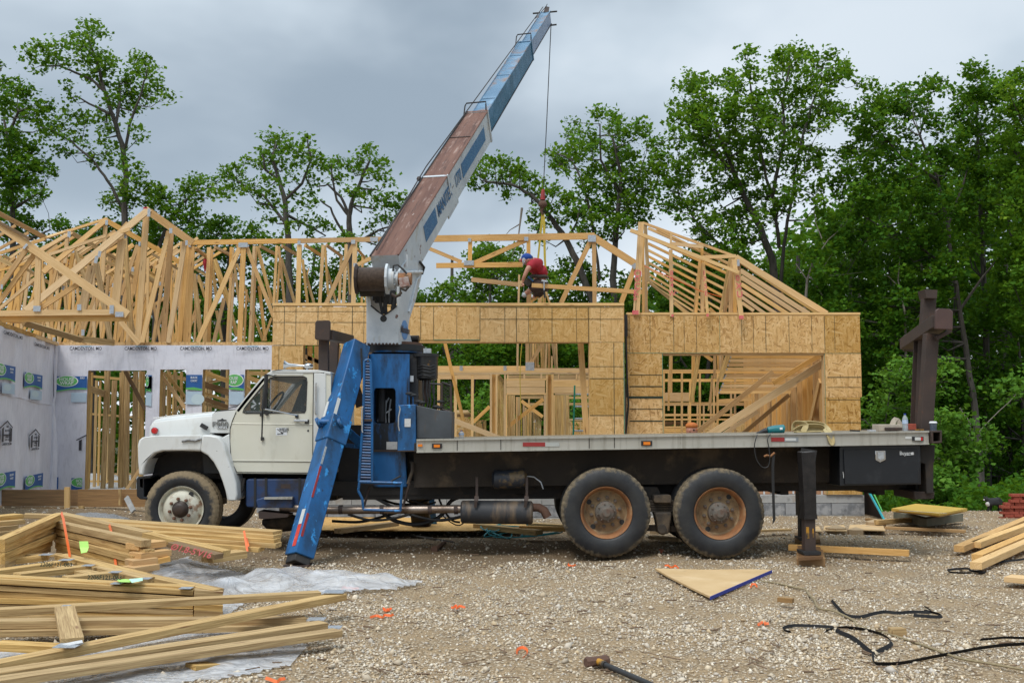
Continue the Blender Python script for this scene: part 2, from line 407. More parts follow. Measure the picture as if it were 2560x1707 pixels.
ORANGE = surf('orange_strap_plastic', (.80, .13, .02), (.75, .17, .04), 9, .4)
LIME = surf('lime_tag', (.42, .75, .16), None, 9, .6)
MINT = surf('mint_tag', (.48, .78, .60), None, 9, .6)
TEAL = surf('teal_cord', (.01, .28, .33), (.02, .33, .38), 9, .5)
STRAPB = surf('black_strapping', (.012, .012, .013), (.02, .02, .02), 9, .7, spec=.15)
TEALP = surf('teal_tool_body', (.0, .13, .15), (.01, .16, .18), 9, .4)
BRICKM = surf('red_brick', (.36, .08, .045), (.28, .055, .035), 18, .85, bmp=.4)
YPLY = surf('yellow_form_panel', (.52, .33, .045), (.58, .38, .07), 2, .6, layers=[((.35, .22, .04), 6, .6, .75)])
BLUEE = surf('blue_edge_paint', (.01, .03, .28), None, 5, .6)
SKIN = surf('skin', (.50, .25, .17), (.45, .2, .13), 9, .5)
REDS = surf('red_tshirt', (.42, .02, .035), (.34, .015, .025), 5, .85, bmp=.3, bscale=14)
DENIM = surf('dark_work_trousers', (.045, .025, .02), (.06, .035, .028), 6, .9, bmp=.3, bscale=20)
LEATHER = surf('tool_belt_leather', (.03, .025, .02), (.07, .055, .04), 12, .7)
HAIR = surf('brown_hair', (.07, .035, .02), (.11, .055, .03), 30, .7)
CAPB = surf('blue_cap_cloth', (.01, .06, .30), None, 9, .8)
CAPG = surf('grey_cap_mesh', (.45, .47, .50), None, 9, .8)
CAPO = surf('orange_cap_cloth', (.52, .16, .03), (.40, .11, .02), 9, .8)
GREYS = surf('grey_shirt', (.32, .34, .40), None, 9, .85)
FURB = surf('black_fur', (.012, .012, .013), (.02, .02, .02), 20, .8)
FURW = surf('white_fur', (.55, .53, .50), None, 20, .8)
DIRT = surf('dark_soil', (.10, .07, .045), (.14, .10, .065), 5, .95, bmp=.5)
GREYROCK = surf('crushed_grey_gravel', (.12, .12, .12), (.26, .255, .25), 45, .9, bmp=1, bscale=45)

def tyre_mat(name, mudcol, lo, hi, ch):
    m, t, b = mk(name)
    c = N(t, 'ShaderNodeTexCoord'); sp = N(t, 'ShaderNodeSeparateXYZ'); t.links.new(c.outputs['Object'], sp.inputs[0])
    r = math_(t, 'SQRT', math_(t, 'ADD', math_(t, 'POWER', sp.outputs[0], 2.0), math_(t, 'POWER', sp.outputs[2], 2.0)))
    nz = noise(t, c.outputs['Object'], 14, 6, .65)
    rr = math_(t, 'ADD', r, math_(t, 'MULTIPLY', math_(t, 'SUBTRACT', nz, .5), ch))
    f = rng_(t, rr, lo, hi)
    base = mix(t, rng_(t, noise(t, c.outputs['Object'], 5, 5), .35, .7), (.011, .012, .015), (.030, .030, .029))
    vr = noise(t, c.outputs['Object'], 40, 3)
    mud = mix(t, vr, mudcol, tuple(x * .55 for x in mudcol))
    t.links.new(mix(t, f, base, mud), b.inputs['Base Color'])
    t.links.new(rng_(t, f, 0, 1, .55, .95), b.inputs['Roughness'])
    bump(t, b, nz, .3, .01)
    return m
TYREF = tyre_mat('muddy_front_tyre', (.30, .23, .14), .355, .40, .16)
TYRER = tyre_mat('dusty_rear_tyre', (.27, .21, .13), .478, .53, .16)
RIMW = surf('cream_wheel', (.55, .53, .43), (.60, .58, .48), 4, .55, layers=[((.20, .09, .04), 8, .54, .68), ((.36, .27, .18), 4, .5, .75)], bmp=.15)
RIMR = surf('rusty_wheel_disc', (.26, .175, .09), (.35, .24, .13), 6, .8, layers=[((.11, .07, .04), 5, .5, .7), ((.26, .10, .035), 12, .58, .72)], bmp=.3)
HUB = surf('grey_hub', (.09, .082, .072), (.16, .135, .105), 9, .75, layers=[((.11, .06, .04), 9, .5, .65)], bmp=.3)

def glass(name, col, rough=.05, alpha=.3):
    m, t, b = mk(name)
    b.inputs['Base Color'].default_value = (*col, 1); b.inputs['Roughness'].default_value = rough
    b.inputs['Transmission Weight'].default_value = 0.0; b.inputs['Alpha'].default_value = alpha
    b.inputs['Specular IOR Level'].default_value = .9
    return m
GLASS = glass('cab_glass', (.05, .06, .055), .04, .28)
PETB = glass('clear_bottle', (.55, .6, .65), .1, .45)
def plastic_mat():
    m, t, b = mk('clear_plastic_sheet')
    v = coords(t, 'Object'); n = noise(t, v, 3, 3, .5, 1.5)
    b.inputs['Base Color'].default_value = (.72, .73, .75, 1); b.inputs['Roughness'].default_value = .25
    b.inputs['Specular IOR Level'].default_value = .6
    t.links.new(rng_(t, n, .30, .74, .34, .70), b.inputs['Alpha'])
    bump(t, b, noise(t, v, 5, 3, .5, 1.6), .9, .06)
    return m
PLASTIC = plastic_mat()

def leaf_mat(name, c1, c2, c3):
    m, t, b = mk(name)
    at = N(t, 'ShaderNodeAttribute'); at.attribute_name = 'tint'
    col = mix(t, rng_(t, at.outputs['Fac'], 0, .55), c1, c2)
    col = mix(t, rng_(t, at.outputs['Fac'], .6, 1), col, c3)
    t.links.new(col, b.inputs['Base Color']); b.inputs['Roughness'].default_value = .65
    b.inputs['Specular IOR Level'].default_value = .10
    tr = N(t, 'ShaderNodeBsdfTranslucent'); 
    cb = mix(t, .45, col, (.26, .42, .02)); t.links.new(cb, tr.inputs[0])
    ms = N(t, 'ShaderNodeMixShader'); ms.inputs[0].default_value = .38
    o = [n for n in t.nodes if n.type == 'OUTPUT_MATERIAL'][0]
    t.links.new(b.outputs[0], ms.inputs[1]); t.links.new(tr.outputs[0], ms.inputs[2]); t.links.new(ms.outputs[0], o.inputs[0])
    return m
LEAF = leaf_mat('oak_leaf', (.052, .135, .010), (.10, .22, .016), (.23, .36, .03))
LEAFD = leaf_mat('dark_leaf', (.032, .10, .008), (.066, .17, .013), (.14, .275, .02))
LEAFY = leaf_mat('young_leaf', (.07, .17, .02), (.11, .25, .03), (.19, .34, .05))
BARK = surf('oak_bark', (.055, .048, .04), (.105, .092, .078), 7, .9, layers=[((.04, .035, .03), 14, .5, .7, (1, 1, .25))], bmp=.8, bscale=22, stretch=(1, 1, .3))
BARKL = surf('dead_twig_bark', (.16, .14, .115), (.22, .19, .16), 7, .9)
# ------------------------------------------------------------------ ground
def sst(x, a, b):
    t = np.clip((x - a) / (b - a), 0, 1); return t * t * (3 - 2 * t)
_ph = rng.random((14, 3)) * 6.28
def gh(x, y):
    x = np.asarray(x, dtype=float); y = np.asarray(y, dtype=float)
    z = 0.30 * sst(-x, 3.2, 6.2) * sst(y, 12.3, 15.5)
    z = z + .12 * np.exp(-((x + 3.95) ** 2 + (y - 13.05) ** 2) / 1.6)
    z = z - 0.09 * np.clip(y - 19.2, 0, 60) * sst(y, 18.6, 21)
    for i in range(14):
        f = 0.5 + i * 0.42; a = .012 / (1 + i * .35)
        z = z + a * np.sin(x * f * math.cos(_ph[i, 0]) + y * f * math.sin(_ph[i, 0]) + _ph[i, 1])
    return z
def ghf(x, y): return float(gh(x, y))

def ground_mat():
    m, t, b = mk('gravelly_soil')
    v = coords(t, 'Object')
    vo = N(t, 'ShaderNodeTexVoronoi'); vo.inputs['Scale'].default_value = 34; t.links.new(v, vo.inputs['Vector'])
    vo2 = N(t, 'ShaderNodeTexVoronoi'); vo2.inputs['Scale'].default_value = 75; t.links.new(v, vo2.inputs['Vector'])
    s = N(t, 'ShaderNodeSeparateColor'); t.links.new(vo.outputs['Color'], s.inputs[0])
    peb = mix(t, rng_(t, s.outputs[0], .1, .9), (.40, .30, .19), (.68, .58, .44))
    peb = mix(t, rng_(t, vo.outputs['Distance'], .25, .55), peb, (.22, .155, .09))
    fine = mix(t, rng_(t, vo2.outputs['Distance'], .1, .6), (.50, .375, .23), (.30, .21, .12))
    n = noise(t, v, .55, 5, .6)
    n2 = noise(t, v, 2.6, 4, .6)
    col = mix(t, rng_(t, n2, .40, .62), peb, fine)
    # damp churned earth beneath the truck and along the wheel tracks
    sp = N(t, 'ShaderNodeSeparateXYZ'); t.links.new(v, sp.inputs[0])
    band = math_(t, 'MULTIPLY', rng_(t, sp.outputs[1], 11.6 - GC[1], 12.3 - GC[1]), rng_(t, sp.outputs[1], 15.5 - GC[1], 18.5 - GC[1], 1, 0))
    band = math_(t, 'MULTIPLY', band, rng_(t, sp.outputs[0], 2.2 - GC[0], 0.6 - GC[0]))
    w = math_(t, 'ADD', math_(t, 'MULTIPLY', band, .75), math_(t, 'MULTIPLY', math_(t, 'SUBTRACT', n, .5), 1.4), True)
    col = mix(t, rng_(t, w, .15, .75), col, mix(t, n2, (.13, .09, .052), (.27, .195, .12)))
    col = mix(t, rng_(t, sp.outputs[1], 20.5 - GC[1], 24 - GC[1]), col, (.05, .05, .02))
    t.links.new(col, b.inputs['Base Color']); b.inputs['Roughness'].default_value = .95; b.inputs['Specular IOR Level'].default_value = .2
    bump(t, b, math_(t, 'ADD', vo.outputs['Distance'], math_(t, 'MULTIPLY', n2, .8)), .9, .03)
    return m
xs = np.unique(np.concatenate([np.linspace(-400, -30, 18), np.linspace(-30, -10, 30), np.linspace(-10, 11, 190), np.linspace(11, 30, 28), np.linspace(30, 400, 18)]))
ys = np.unique(np.concatenate([np.linspace(-60, 2, 16), np.linspace(2, 20, 190), np.linspace(20, 40, 30), np.linspace(40, 700, 24)]))
X, Yg = np.meshgrid(xs, ys); Z = gh(X, Yg)
Z = np.where(Yg > 60, np.minimum(Z, -2.5), Z)
nx, ny = len(xs), len(ys)
idx = np.arange(nx * ny).reshape(ny, nx)
gf = np.stack([idx[:-1, :-1], idx[:-1, 1:], idx[1:, 1:], idx[1:, :-1]], -1).reshape(-1, 4)
GC = (0.0, 0.0)
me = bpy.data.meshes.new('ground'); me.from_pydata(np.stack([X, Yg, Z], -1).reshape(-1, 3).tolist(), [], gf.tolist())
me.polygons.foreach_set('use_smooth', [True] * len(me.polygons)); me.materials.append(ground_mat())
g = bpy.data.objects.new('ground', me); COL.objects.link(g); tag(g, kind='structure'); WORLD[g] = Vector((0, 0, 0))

# ------------------------------------------------------------------ loose gravel: real stones, nobody could count them
def rock_mesh(name, pos, size, tint, mat, squash=.62, fine=False):
    n = len(pos)
    base = np.array([(1, 0, 0), (-1, 0, 0), (0, 1, 0), (0, -1, 0), (0, 0, 1), (0, 0, -1)], float)
    tri = np.array([(0, 2, 4), (2, 1, 4), (1, 3, 4), (3, 0, 4), (2, 0, 5), (1, 2, 5), (3, 1, 5), (0, 3, 5)])
    V = base[None] * (0.6 + 0.75 * rng.random((n, 6, 1))) + (rng.random((n, 6, 3)) - .5) * .5
    V *= np.stack([np.ones(n), .6 + .4 * rng.random(n), squash * (.6 + .7 * rng.random(n))], -1)[:, None]
    a = rng.random(n) * 6.283; ca, sa = np.cos(a), np.sin(a)
    x = V[..., 0] * ca[:, None] - V[..., 1] * sa[:, None]; y = V[..., 0] * sa[:, None] + V[..., 1] * ca[:, None]
    tl = (rng.random((n, 2)) - .5) * .7
    z = V[..., 2] + x * tl[:, :1] + y * tl[:, 1:]
    V = np.stack([x, y, z], -1) * size[:, None, None] + pos[:, None]
    Fc = (tri[None] + (np.arange(n) * 6)[:, None, None]).reshape(-1, 3)
    me = bpy.data.meshes.new(name)
    me.vertices.add(n * 6); me.vertices.foreach_set('co', V.astype(np.float32).ravel())
    me.loops.add(len(Fc) * 3); me.loops.foreach_set('vertex_index', Fc.astype(np.int32).ravel())
    me.polygons.add(len(Fc)); me.polygons.foreach_set('loop_start', np.arange(len(Fc), dtype=np.int32) * 3)
    at = me.attributes.new('tint', 'FLOAT', 'FACE'); at.data.foreach_set('value', np.repeat(tint, 8).astype(np.float32))
    me.materials.append(mat); me.update(calc_edges=True); me.validate()
    o = bpy.data.objects.new(name, me); COL.objects.link(o); tag(o, kind='stuff'); WORLD[o] = Vector((0, 0, 0))
    return o
def stone_mat():
    m, t, b = mk('limestone_gravel')
    at = N(t, 'ShaderNodeAttribute'); at.attribute_name = 'tint'
    r = N(t, 'ShaderNodeValToRGB'); c = r.color_ramp
    c.elements[0].position = 0; c.elements[0].color = (.42, .31, .19, 1)
    c.elements[1].position = 1; c.elements[1].color = (.86, .79, .66, 1)
    for p, q in ((.16, (.54, .42, .27, 1)), (.32, (.44, .38, .30, 1)), (.52, (.62, .51, .36, 1)), (.68, (.48, .44, .39, 1)), (.86, (.70, .60, .46, 1))):
        e = c.elements.new(p); e.color = q
    t.links.new(at.outputs['Fac'], r.inputs[0])
    v = coords(t, 'Object')
    col = mix(t, rng_(t, noise(t, v, 45, 4), .45, .8, 0, .4), r.outputs[0], (.34, .25, .155))
    t.links.new(col, b.inputs['Base Color']); b.inputs['Roughness'].default_value = .9; b.inputs['Specular IOR Level'].default_value = .1
    return m
STONE = stone_mat()
def scatter(n, y0, y1, size_lo, size_hi, powr=1.0, bandthin=True):
    # area density falls with distance so that stones stay dense where they are seen large
    u = rng.random(n); y = y0 * (y1 / y0) ** (u ** powr)
    x = (rng.random(n) - .5) * 2 * (y * .50 + .6)
    if bandthin:
        pn = np.sin(x * 1.7 + 2 * np.sin(y * .9)) * np.sin(y * 1.3 + 1.5 * np.sin(x * .8 + 1)) + .6 * np.sin(x * 4.1 + y * 3.3)
        wob = .5 * np.sin(x * 1.9) + .3 * np.sin(x * 4.3 + 1) + rng.normal(0, .25, len(x))
        dirt = (y > 12.2 + wob) & (y < 16.8 + wob) & (x < 1.3 + wob * 2)
        keep = rng.random(n) < np.where(dirt, .2, np.clip(.72 + pn * .52, .20, 1))
        x, y = x[keep], y[keep]
    s = size_lo + (size_hi - size_lo) * rng.random(len(x)) ** 2.2
    s = s * np.where(rng.random(len(x)) < .5, 1, .6)
    return x, y, s
x, y, s = scatter(125000, 5.6, 12.5, .007, .021, .85)
rock_mesh('gravel', np.stack([x, y, gh(x, y) + s * .28], -1), s, rng.random(len(x)), STONE)
x, y, s = scatter(42000, 12.0, 22.0, .012, .030, .8)
rock_mesh('gravel', np.stack([x, y, gh(x, y) + s * .25], -1), s, rng.random(len(x)), STONE)
x, y, s = scatter(2400, 5.8, 19.0, .024, .050, .9)
rock_mesh('gravel', np.stack([x, y, gh(x, y) + s * .25], -1), s, rng.random(len(x)) * .9, STONE)
# twigs and bark litter
lit = MB()
for i in range(420):
    q = PG(random.uniform(500, 2560), random.uniform(1320, 1700)); a = random.random() * 6.28; L = random.uniform(.03, .13)
    z = ghf(q.x, q.y) + .02
    lit.tube([(q.x, q.y, z), (q.x + L * math.cos(a), q.y + L * math.sin(a), z + random.uniform(0, .02))], random.uniform(.002, .006), 4)
tag(lit.build('twig_litter', surf('twig_brown', (.10, .06, .035), (.2, .13, .08), 4, .9)), kind='stuff')

# ------------------------------------------------------------------ trees
def leaf_mesh(name, C, S, mat, parent, tintbias=0.0, jitter=None):
    """one bent two-triangle leaf at each centre C (n,3) with size S (n)"""
    n = len(C)
    a = rng.random(n) * 6.283; tilt = rng.normal(0, .55, n) - .15; rollv = rng.normal(0, .6, n)
    d = np.stack([np.cos(a) * np.cos(tilt), np.sin(a) * np.cos(tilt), np.sin(tilt)], -1)
    up = np.array([0, 0, 1.0]); side = np.cross(d, up); side /= np.linalg.norm(side, axis=1, keepdims=True) + 1e-9
    nn = np.cross(side, d); side = side * np.cos(rollv)[:, None] + nn * np.sin(rollv)[:, None]; nn = np.cross(side, d)
    w = .42
    V = np.stack([C - d * S[:, None] * .5, C + side * (S * w)[:, None] - nn * (S * .12)[:, None], C + d * S[:, None] * .5, C - side * (S * w)[:, None] - nn * (S * .12)[:, None]], 1)
    Fc = (np.array([(0, 1, 2), (0, 2, 3)])[None] + (np.arange(n) * 4)[:, None, None]).reshape(-1, 3)
    me = bpy.data.meshes.new(name); c = V.reshape(-1, 3).mean(0)
    me.vertices.add(n * 4); me.vertices.foreach_set('co', (V - c).astype(np.float32).ravel())
    me.loops.add(len(Fc) * 3); me.loops.foreach_set('vertex_index', Fc.astype(np.int32).ravel())
    me.polygons.add(len(Fc)); me.polygons.foreach_set('loop_start', np.arange(len(Fc), dtype=np.int32) * 3)
    at = me.attributes.new('tint', 'FLOAT', 'FACE')
    tt = rng.random(n) * .75 + (jitter if jitter is not None else 0) + tintbias
    at.data.foreach_set('value', np.repeat(np.clip(tt, 0, 1), 2).astype(np.float32))
    me.materials.append(mat); me.update(calc_edges=True); me.validate()
    o = bpy.data.objects.new(name, me); COL.objects.link(o); WORLD[o] = Vector(c.tolist())
    if parent is not None: o.parent = parent; o.location = WORLD[o] - WORLD[parent]
    else: o.location = WORLD[o]
    return o
def inpoly(x, y, poly):
    r = False; n = len(poly)
    for i in range(n):
        x1, y1 = poly[i]; x2, y2 = poly[(i + 1) % n]
        if (y1 > y) != (y2 > y) and x < (x2 - x1) * (y - y1) / (y2 - y1) + x1: r = not r
    return r
def fill(poly, r, step=1.35, keep=.86, jr=.3):
    us = [p[0] for p in poly]; vs = [p[1] for p in poly]; out = []
    v = min(vs)
    while v < max(vs):
        u = min(us) + random.random() * r
        while u < max(us):
            uu, vv = u + random.uniform(-.5, .5) * r, v + random.uniform(-.5, .5) * r
            if inpoly(uu, vv, poly) and random.random() < keep: out.append((uu, vv, r * random.uniform(1 - jr, 1 + jr)))
            u += r * step
        v += r * step
    return out
def leaves_for(clumps3, per, lsize, spread=1.0):
    """clumps3: (center Vector, radius m) -> leaf centres"""
    Cs = []; Js = []
    for c, r in clumps3:
        nt = max(5, int(3.7 * per * r * r / (.3 * .3) / 9.5 + .5))
        jt = rng.normal(0, .13)
        d = rng.normal(0, 1, (nt, 3)); d /= np.linalg.norm(d, axis=1, keepdims=True)
        rad = r * (.35 + .65 * rng.random((nt, 1)) ** .6) * spread
        tc = np.array(c)[None] + d * rad * np.array([1.12, 1.12, .78])
        for q in tc:
            m = rng.integers(7, 13); Cs.append(q[None] + rng.normal(0, 1, (m, 3)) * np.array([.12, .12, .085])); Js.append(np.full(m, jt + rng.normal(0, .10)))
    return np.concatenate(Cs), np.concatenate(Js)
def make_tree(label, Y, trunk, limbs, clumps, mat=None, bark=None, per=40, lsize=.125, depth=1.6, group=None, name='oak_tree', cat='tree', rad=.17, branchfrac=.8, tint=0.0, dshift=None):
    mat = mat or LEAF; bark = bark or BARK
    ppm = F / Y
    q0 = P(trunk[0][0], trunk[0][1], Y); gz = ghf(q0.x, Y) - .1
    base = Vector((q0.x, Y, gz))
    rad *= .72
    root = thing(name, label, cat, base, group)
    def line(pts, r0, r1, dy=0.0):
        p3 = []; n = len(pts)
        for i, (u, v) in enumerate(pts): p3.append(P(u, v, Y + dy * i / max(1, n - 1)))
        # smooth by subdivision
        out = []
        for i in range(n - 1):
            for k in range(3):
                tt = k / 3; a = p3[i].lerp(p3[i + 1], tt)
                out.append(a + Vector((random.gauss(0, .012), random.gauss(0, .03), 0)))
        out.append(p3[-1]); m = len(out)
        return out, [r0 + (r1 - r0) * i / (m - 1) for i in range(m)]
    pts, rs = line(trunk, rad, rad * .28)
    if q0.z > gz + .1: pts = [base.copy()] + pts; rs = [rs[0] * 1.15] + rs
    MB().tube(pts, rs, 8).build('trunk', bark, root, smooth=True)
    sk = [(p, r) for p, r in zip(pts, rs)]
    for lb in limbs:
        r0 = rad * .42; lp, lr = line(lb, r0, .02, random.uniform(-1, 1) * depth * .6)
        MB().tube(lp, lr, 6).build('limb', bark, root, smooth=True); sk += list(zip(lp, lr))
    c3 = []
    for (u, v, r) in clumps:
        yy = Y + random.uniform(-1, 1) * depth
        c3.append((P(u, v, yy), r / ppm * 1.13))
    br = MB(); skp = np.array([tuple(p) for p, _ in sk])
    for c, r in c3:
        if random.random() > branchfrac: continue
        dd = np.array(tuple(c))[None] - skp
        cost = np.linalg.norm(dd * np.array([1, .5, 1]), axis=1) + np.where(dd[:, 2] < 0, 1.2, 0)
        k = int(cost.argmin()); p0 = Vector(skp[k].tolist()); r0 = min(.035, sk[k][1] * .6)
        mid = p0.lerp(c, .55) + Vector((random.gauss(0, .10), random.gauss(0, .10), random.uniform(-.30, -.02)))
        br.tube([p0, mid, c], [r0, r0 * .6, .006], 4, cap=False)
        for _ in range(2):
            e = c + Vector((random.gauss(0, r * .6), random.gauss(0, r * .6), random.gauss(0, r * .5)))
            br.tube([mid.lerp(c, .6), e], [.010, .003], 3, cap=False)
    if br.v: tag(br.build('twigs', bark, root), kind='stuff')
    C, J = leaves_for(c3, per, lsize)
    S = lsize * (.55 + .85 * rng.random(len(C)))
    leaf_mesh('crown', C, S, mat, root, tint, J)
    return root

treesA = [(218,70,26),(245,78,20),(185,95,22),(170,110,22),(205,115,28),(235,130,28),(262,150,24),(215,150,24),(110,118,24),(75,140,22),(135,130,22),(100,165,20),(130,150,20),(165,160,18),(235,180,26),(275,165,20),(340,145,24),(370,155,18),(350,170,22),(385,185,22),(395,205,16),(330,190,20),(295,205,24),(255,210,22),(170,215,16),(175,240,14),(270,240,22),(305,230,24),(340,225,26),(325,250,24),(380,235,24),(410,245,18),(350,270,20),(290,270,22),(180,285,20),(205,295,18),(150,305,20),(130,330,16),(100,335,14),(160,335,14),(190,335,16),(215,300,16),(255,300,24),(275,320,20),(255,345,14),(340,320,12),(350,345,10),(150,375,12),(170,375,12),(215,365,10),(275,380,14),(295,375,14),(230,400,18),(260,405,18),(305,400,14),(330,425,22),(310,455,20),(350,450,22),(375,470,22),(400,490,20),(290,480,24),(270,505,20),(340,490,28),(300,520,22),(380,520,20)]
make_tree('tall sparse oak with gappy tiered crown rising behind the left roof trusses', 33,
    [(311, 1010), (313, 700), (312, 520), (314, 440), (305, 360), (285, 300), (262, 230), (240, 150), (218, 85)],
    [[(305, 520), (280, 470), (262, 440), (230, 400), (175, 352), (125, 325), (90, 312)], [(310, 380), (325, 310), (340, 265), (362, 205), (370, 170)],
     [(272, 285), (245, 270), (215, 255), (190, 240)], [(262, 230), (230, 200), (190, 182), (150, 166), (100, 165)], [(290, 310), (300, 250), (300, 210)]],
    treesA, per=26, branchfrac=.75, depth=1.2)
make_tree('dark bushy tree cut by the photo edge left of the sparse tall oak', 32,
    [(20, 1010), (33, 700), (33, 600), (30, 500), (28, 400), (10, 300)], [[(20, 330), (45, 280), (80, 265)], [(33, 520), (70, 500), (105, 480)], [(33, 620), (90, 590), (125, 575)]],
    [(0,155,10),(10,215,22),(40,215,20),(65,235,18),(20,250,22),(50,265,20),(90,270,20),(120,265,18),(30,290,14),(90,300,16),(110,320,12),(10,340,28),(50,360,28),(85,375,22),(25,390,30),(60,405,28),(100,415,22),(125,430,14),(15,440,30),(50,450,28),(85,455,20),(30,490,28),(75,500,20),(100,485,16),(20,540,24),(60,550,22),(85,565,18),(40,590,26),(100,590,14),(0,270,20),(-20,330,30),(-20,420,30),(-15,500,30),(-20,560,28)],
    mat=LEAFD, per=46)
make_tree('arching oak limbs with loose leaf tufts above the roof ridge board', 34,
    [(385, 1010), (388, 700), (392, 640), (415, 570), (440, 530)], [[(415, 570), (455, 510), (490, 480), (530, 468), (560, 478)]],
    [(490,445,16),(470,460,16),(510,460,18),(545,450,16),(565,465,16),(530,480,16),(460,485,16),(490,490,16),(430,490,18),(400,480,16),(450,515,18),(480,520,14),(570,490,8),(420,520,20),(390,500,18),(440,545,24),(480,545,20),(400,560,28)],
    per=34, depth=.9)
make_tree('spindly oak with small separate leaf clusters left of the crane boom', 33,
    [(728, 1010), (722, 700), (720, 594), (713, 510), (697, 449), (680, 397), (690, 365)],
    [[(715, 560), (660, 490), (620, 470), (575, 437)], [(713, 500), (755, 460), (778, 400), (768, 350)], [(720, 540), (770, 565), (815, 590)], [(697, 449), (665, 425), (655, 385)]],
    [(675,340,14),(700,345,16),(685,360,18),(660,380,18),(690,385,20),(715,370,18),(730,375,14),(765,345,10),(765,365,14),(785,385,16),(775,400,16),(755,385,12),(790,415,14),(560,425,12),(590,415,12),(575,440,12),(600,435,12),(615,400,8),(650,410,16),(680,420,18),(710,410,16),(740,410,14),(600,465,12),(630,460,12),(620,480,14),(665,445,14),(700,455,14),(730,440,14),(770,440,12),(785,455,10),(650,490,14),(680,480,12),(740,480,12),(775,475,12),(660,515,12),(690,505,14),(720,530,14),(760,510,14),(790,505,12),(680,545,14),(750,550,14),(780,545,14),(800,560,12),(720,570,12),(770,580,12),(820,560,10)],
    per=30, depth=1.0)
make_tree('half bare oak with forked grey twigs beside the crane boom', 33,
    [(880, 1010), (878, 700), (875, 590), (872, 540), (882, 500), (900, 455), (925, 400)],
    [[(873, 540), (852, 492), (820, 462), (792, 468)], [(905, 600), (945, 577), (990, 562)], [(872, 540), (840, 500), (830, 440), (830, 410)], [(873, 600), (845, 560), (825, 520), (800, 500)]],
    [(815,400,14),(830,410,14),(845,400,12),(815,420,10),(875,410,14),(890,395,14),(915,370,10),(925,380,14),(945,400,16),(960,415,14),(900,415,16),(880,425,14),(925,430,16),(950,440,14),(970,445,12),(850,455,12),(870,480,12),(890,475,14),(920,480,16),(945,490,14),(900,500,12),(980,490,16),(960,510,14),(985,515,12),(930,515,12),(950,545,14),(920,560,12),(975,550,12),(1000,510,12),(1010,530,10),(865,585,10),(1000,490,12),(840,440,8),(1010,560,12),(985,590,14),(940,590,12)],
    per=32, depth=.9)
def mass_tree(label, Y, poly, r, keep, trunk, limbs=(), mat=None, per=40, depth=1.8, lsize=.125, group=None, bf=.5, extra=(), step=1.35, rad=.17):
    return make_tree(label, Y, trunk, list(limbs), fill(poly, r, step, keep) + list(extra), mat=mat, per=per, depth=depth, lsize=lsize, group=group, branchfrac=bf, rad=rad)
mass_tree('round dark crown peeking over the leftmost truss peaks', 35, [(110,590),(130,565),(165,560),(190,570),(240,545),(300,555),(340,540),(380,550),(420,570),(430,700),(120,700)], 22, .92, [(230, 1010), (232, 800), (240, 600)], mat=LEAFD)
mass_tree('leafy oak filling the view through the peaked left trusses', 37, [(0,640),(120,600),(240,600),(400,600),(440,700),(430,860),(0,860)], 26, .9, [(150, 1010), (150, 800), (170, 640)], mat=LEAFD, per=30)
mass_tree('dense dark tree behind the left end of the flat ridge board', 35, [(450,560),(500,530),(520,510),(545,525),(570,520),(600,540),(640,560),(670,590),(680,700),(640,800),(460,830)], 22, .72, [(560, 1010), (560, 800), (575, 600)], [[(565, 700), (520, 620), (505, 580)], [(565, 690), (610, 640), (640, 590)]], mat=LEAFD, per=34)
mass_tree('loose oak with sky gaps seen between the flat roof trusses', 36, [(640,600),(900,600),(930,760),(880,860),(640,860)], 20, .72, [(760, 1010), (765, 800), (790, 620)], [[(765, 760), (700, 690), (660, 660)], [(768, 740), (830, 680), (880, 650)]], per=30)
# centre, right of the boom
make_tree('oak leaning left with a long leafy bough over the lifted truss', 33,
    [(1500, 1010), (1478, 745), (1440, 650), (1416, 598), (1380, 550), (1355, 515), (1330, 488), (1279, 461), (1220, 455)],
    [[(1416, 598), (1440, 560), (1450, 520)], [(1355, 515), (1350, 560), (1340, 590)]],
    [(1180,420,14),(1200,400,16),(1235,400,18),(1215,430,18),(1260,410,18),(1280,420,18),(1250,440,18),(1300,420,16),(1320,440,18),(1290,450,18),(1190,450,14),(1180,465,10),(1225,465,14),(1265,470,14),(1320,470,16),(1345,450,16),(1340,490,16),(1265,490,8),(1330,550,14),(1350,570,14),(1340,525,12),(1380,520,18),(1400,545,20),(1360,600,12),(1410,500,18),(1440,540,20),(1445,580,16),(1470,610,18),(1365,480,18),(1200,420,14),(1390,480,16),(1160,440,12),(1175,405,12)],
    per=38, depth=1.0)
polyG = [(1345,385),(1360,350),(1400,350),(1425,335),(1420,300),(1440,290),(1470,305),(1485,275),(1520,262),(1550,290),(1560,310),(1600,295),(1620,330),(1650,350),(1650,440),(1640,500),(1620,540),(1570,580),(1500,590),(1440,575),(1430,520),(1400,430),(1350,410)]
mass_tree('rounded airy oak right of the hook line above the flat truss', 33, polyG, 17, .72, [(1560, 1010), (1532, 700), (1541, 560), (1553, 437), (1530, 340)],
    [[(1500, 700), (1480, 560), (1462, 470), (1430, 400), (1370, 375)], [(1541, 560), (1590, 480), (1610, 400)], [(1548, 480), (1500, 400), (1500, 310)]], per=34, bf=.8)
polyH = [(1635,350),(1650,310),(1680,290),(1690,250),(1680,205),(1710,180),(1745,200),(1770,180),(1800,190),(1830,185),(1838,140),(1880,130),(1905,165),(1930,175),(1930,140),(1960,110),(1995,112),(2010,135),(2045,120),(2085,135),(2120,140),(2130,170),(2165,190),(2170,215),(2130,240),(2100,240),(2120,270),(2125,300),(2090,335),(2050,360),(2060,420),(2080,470),(2040,520),(1980,500),(1940,560),(1900,540),(1880,640),(1820,650),(1760,640),(1720,580),(1680,540),(1650,490),(1630,430)]
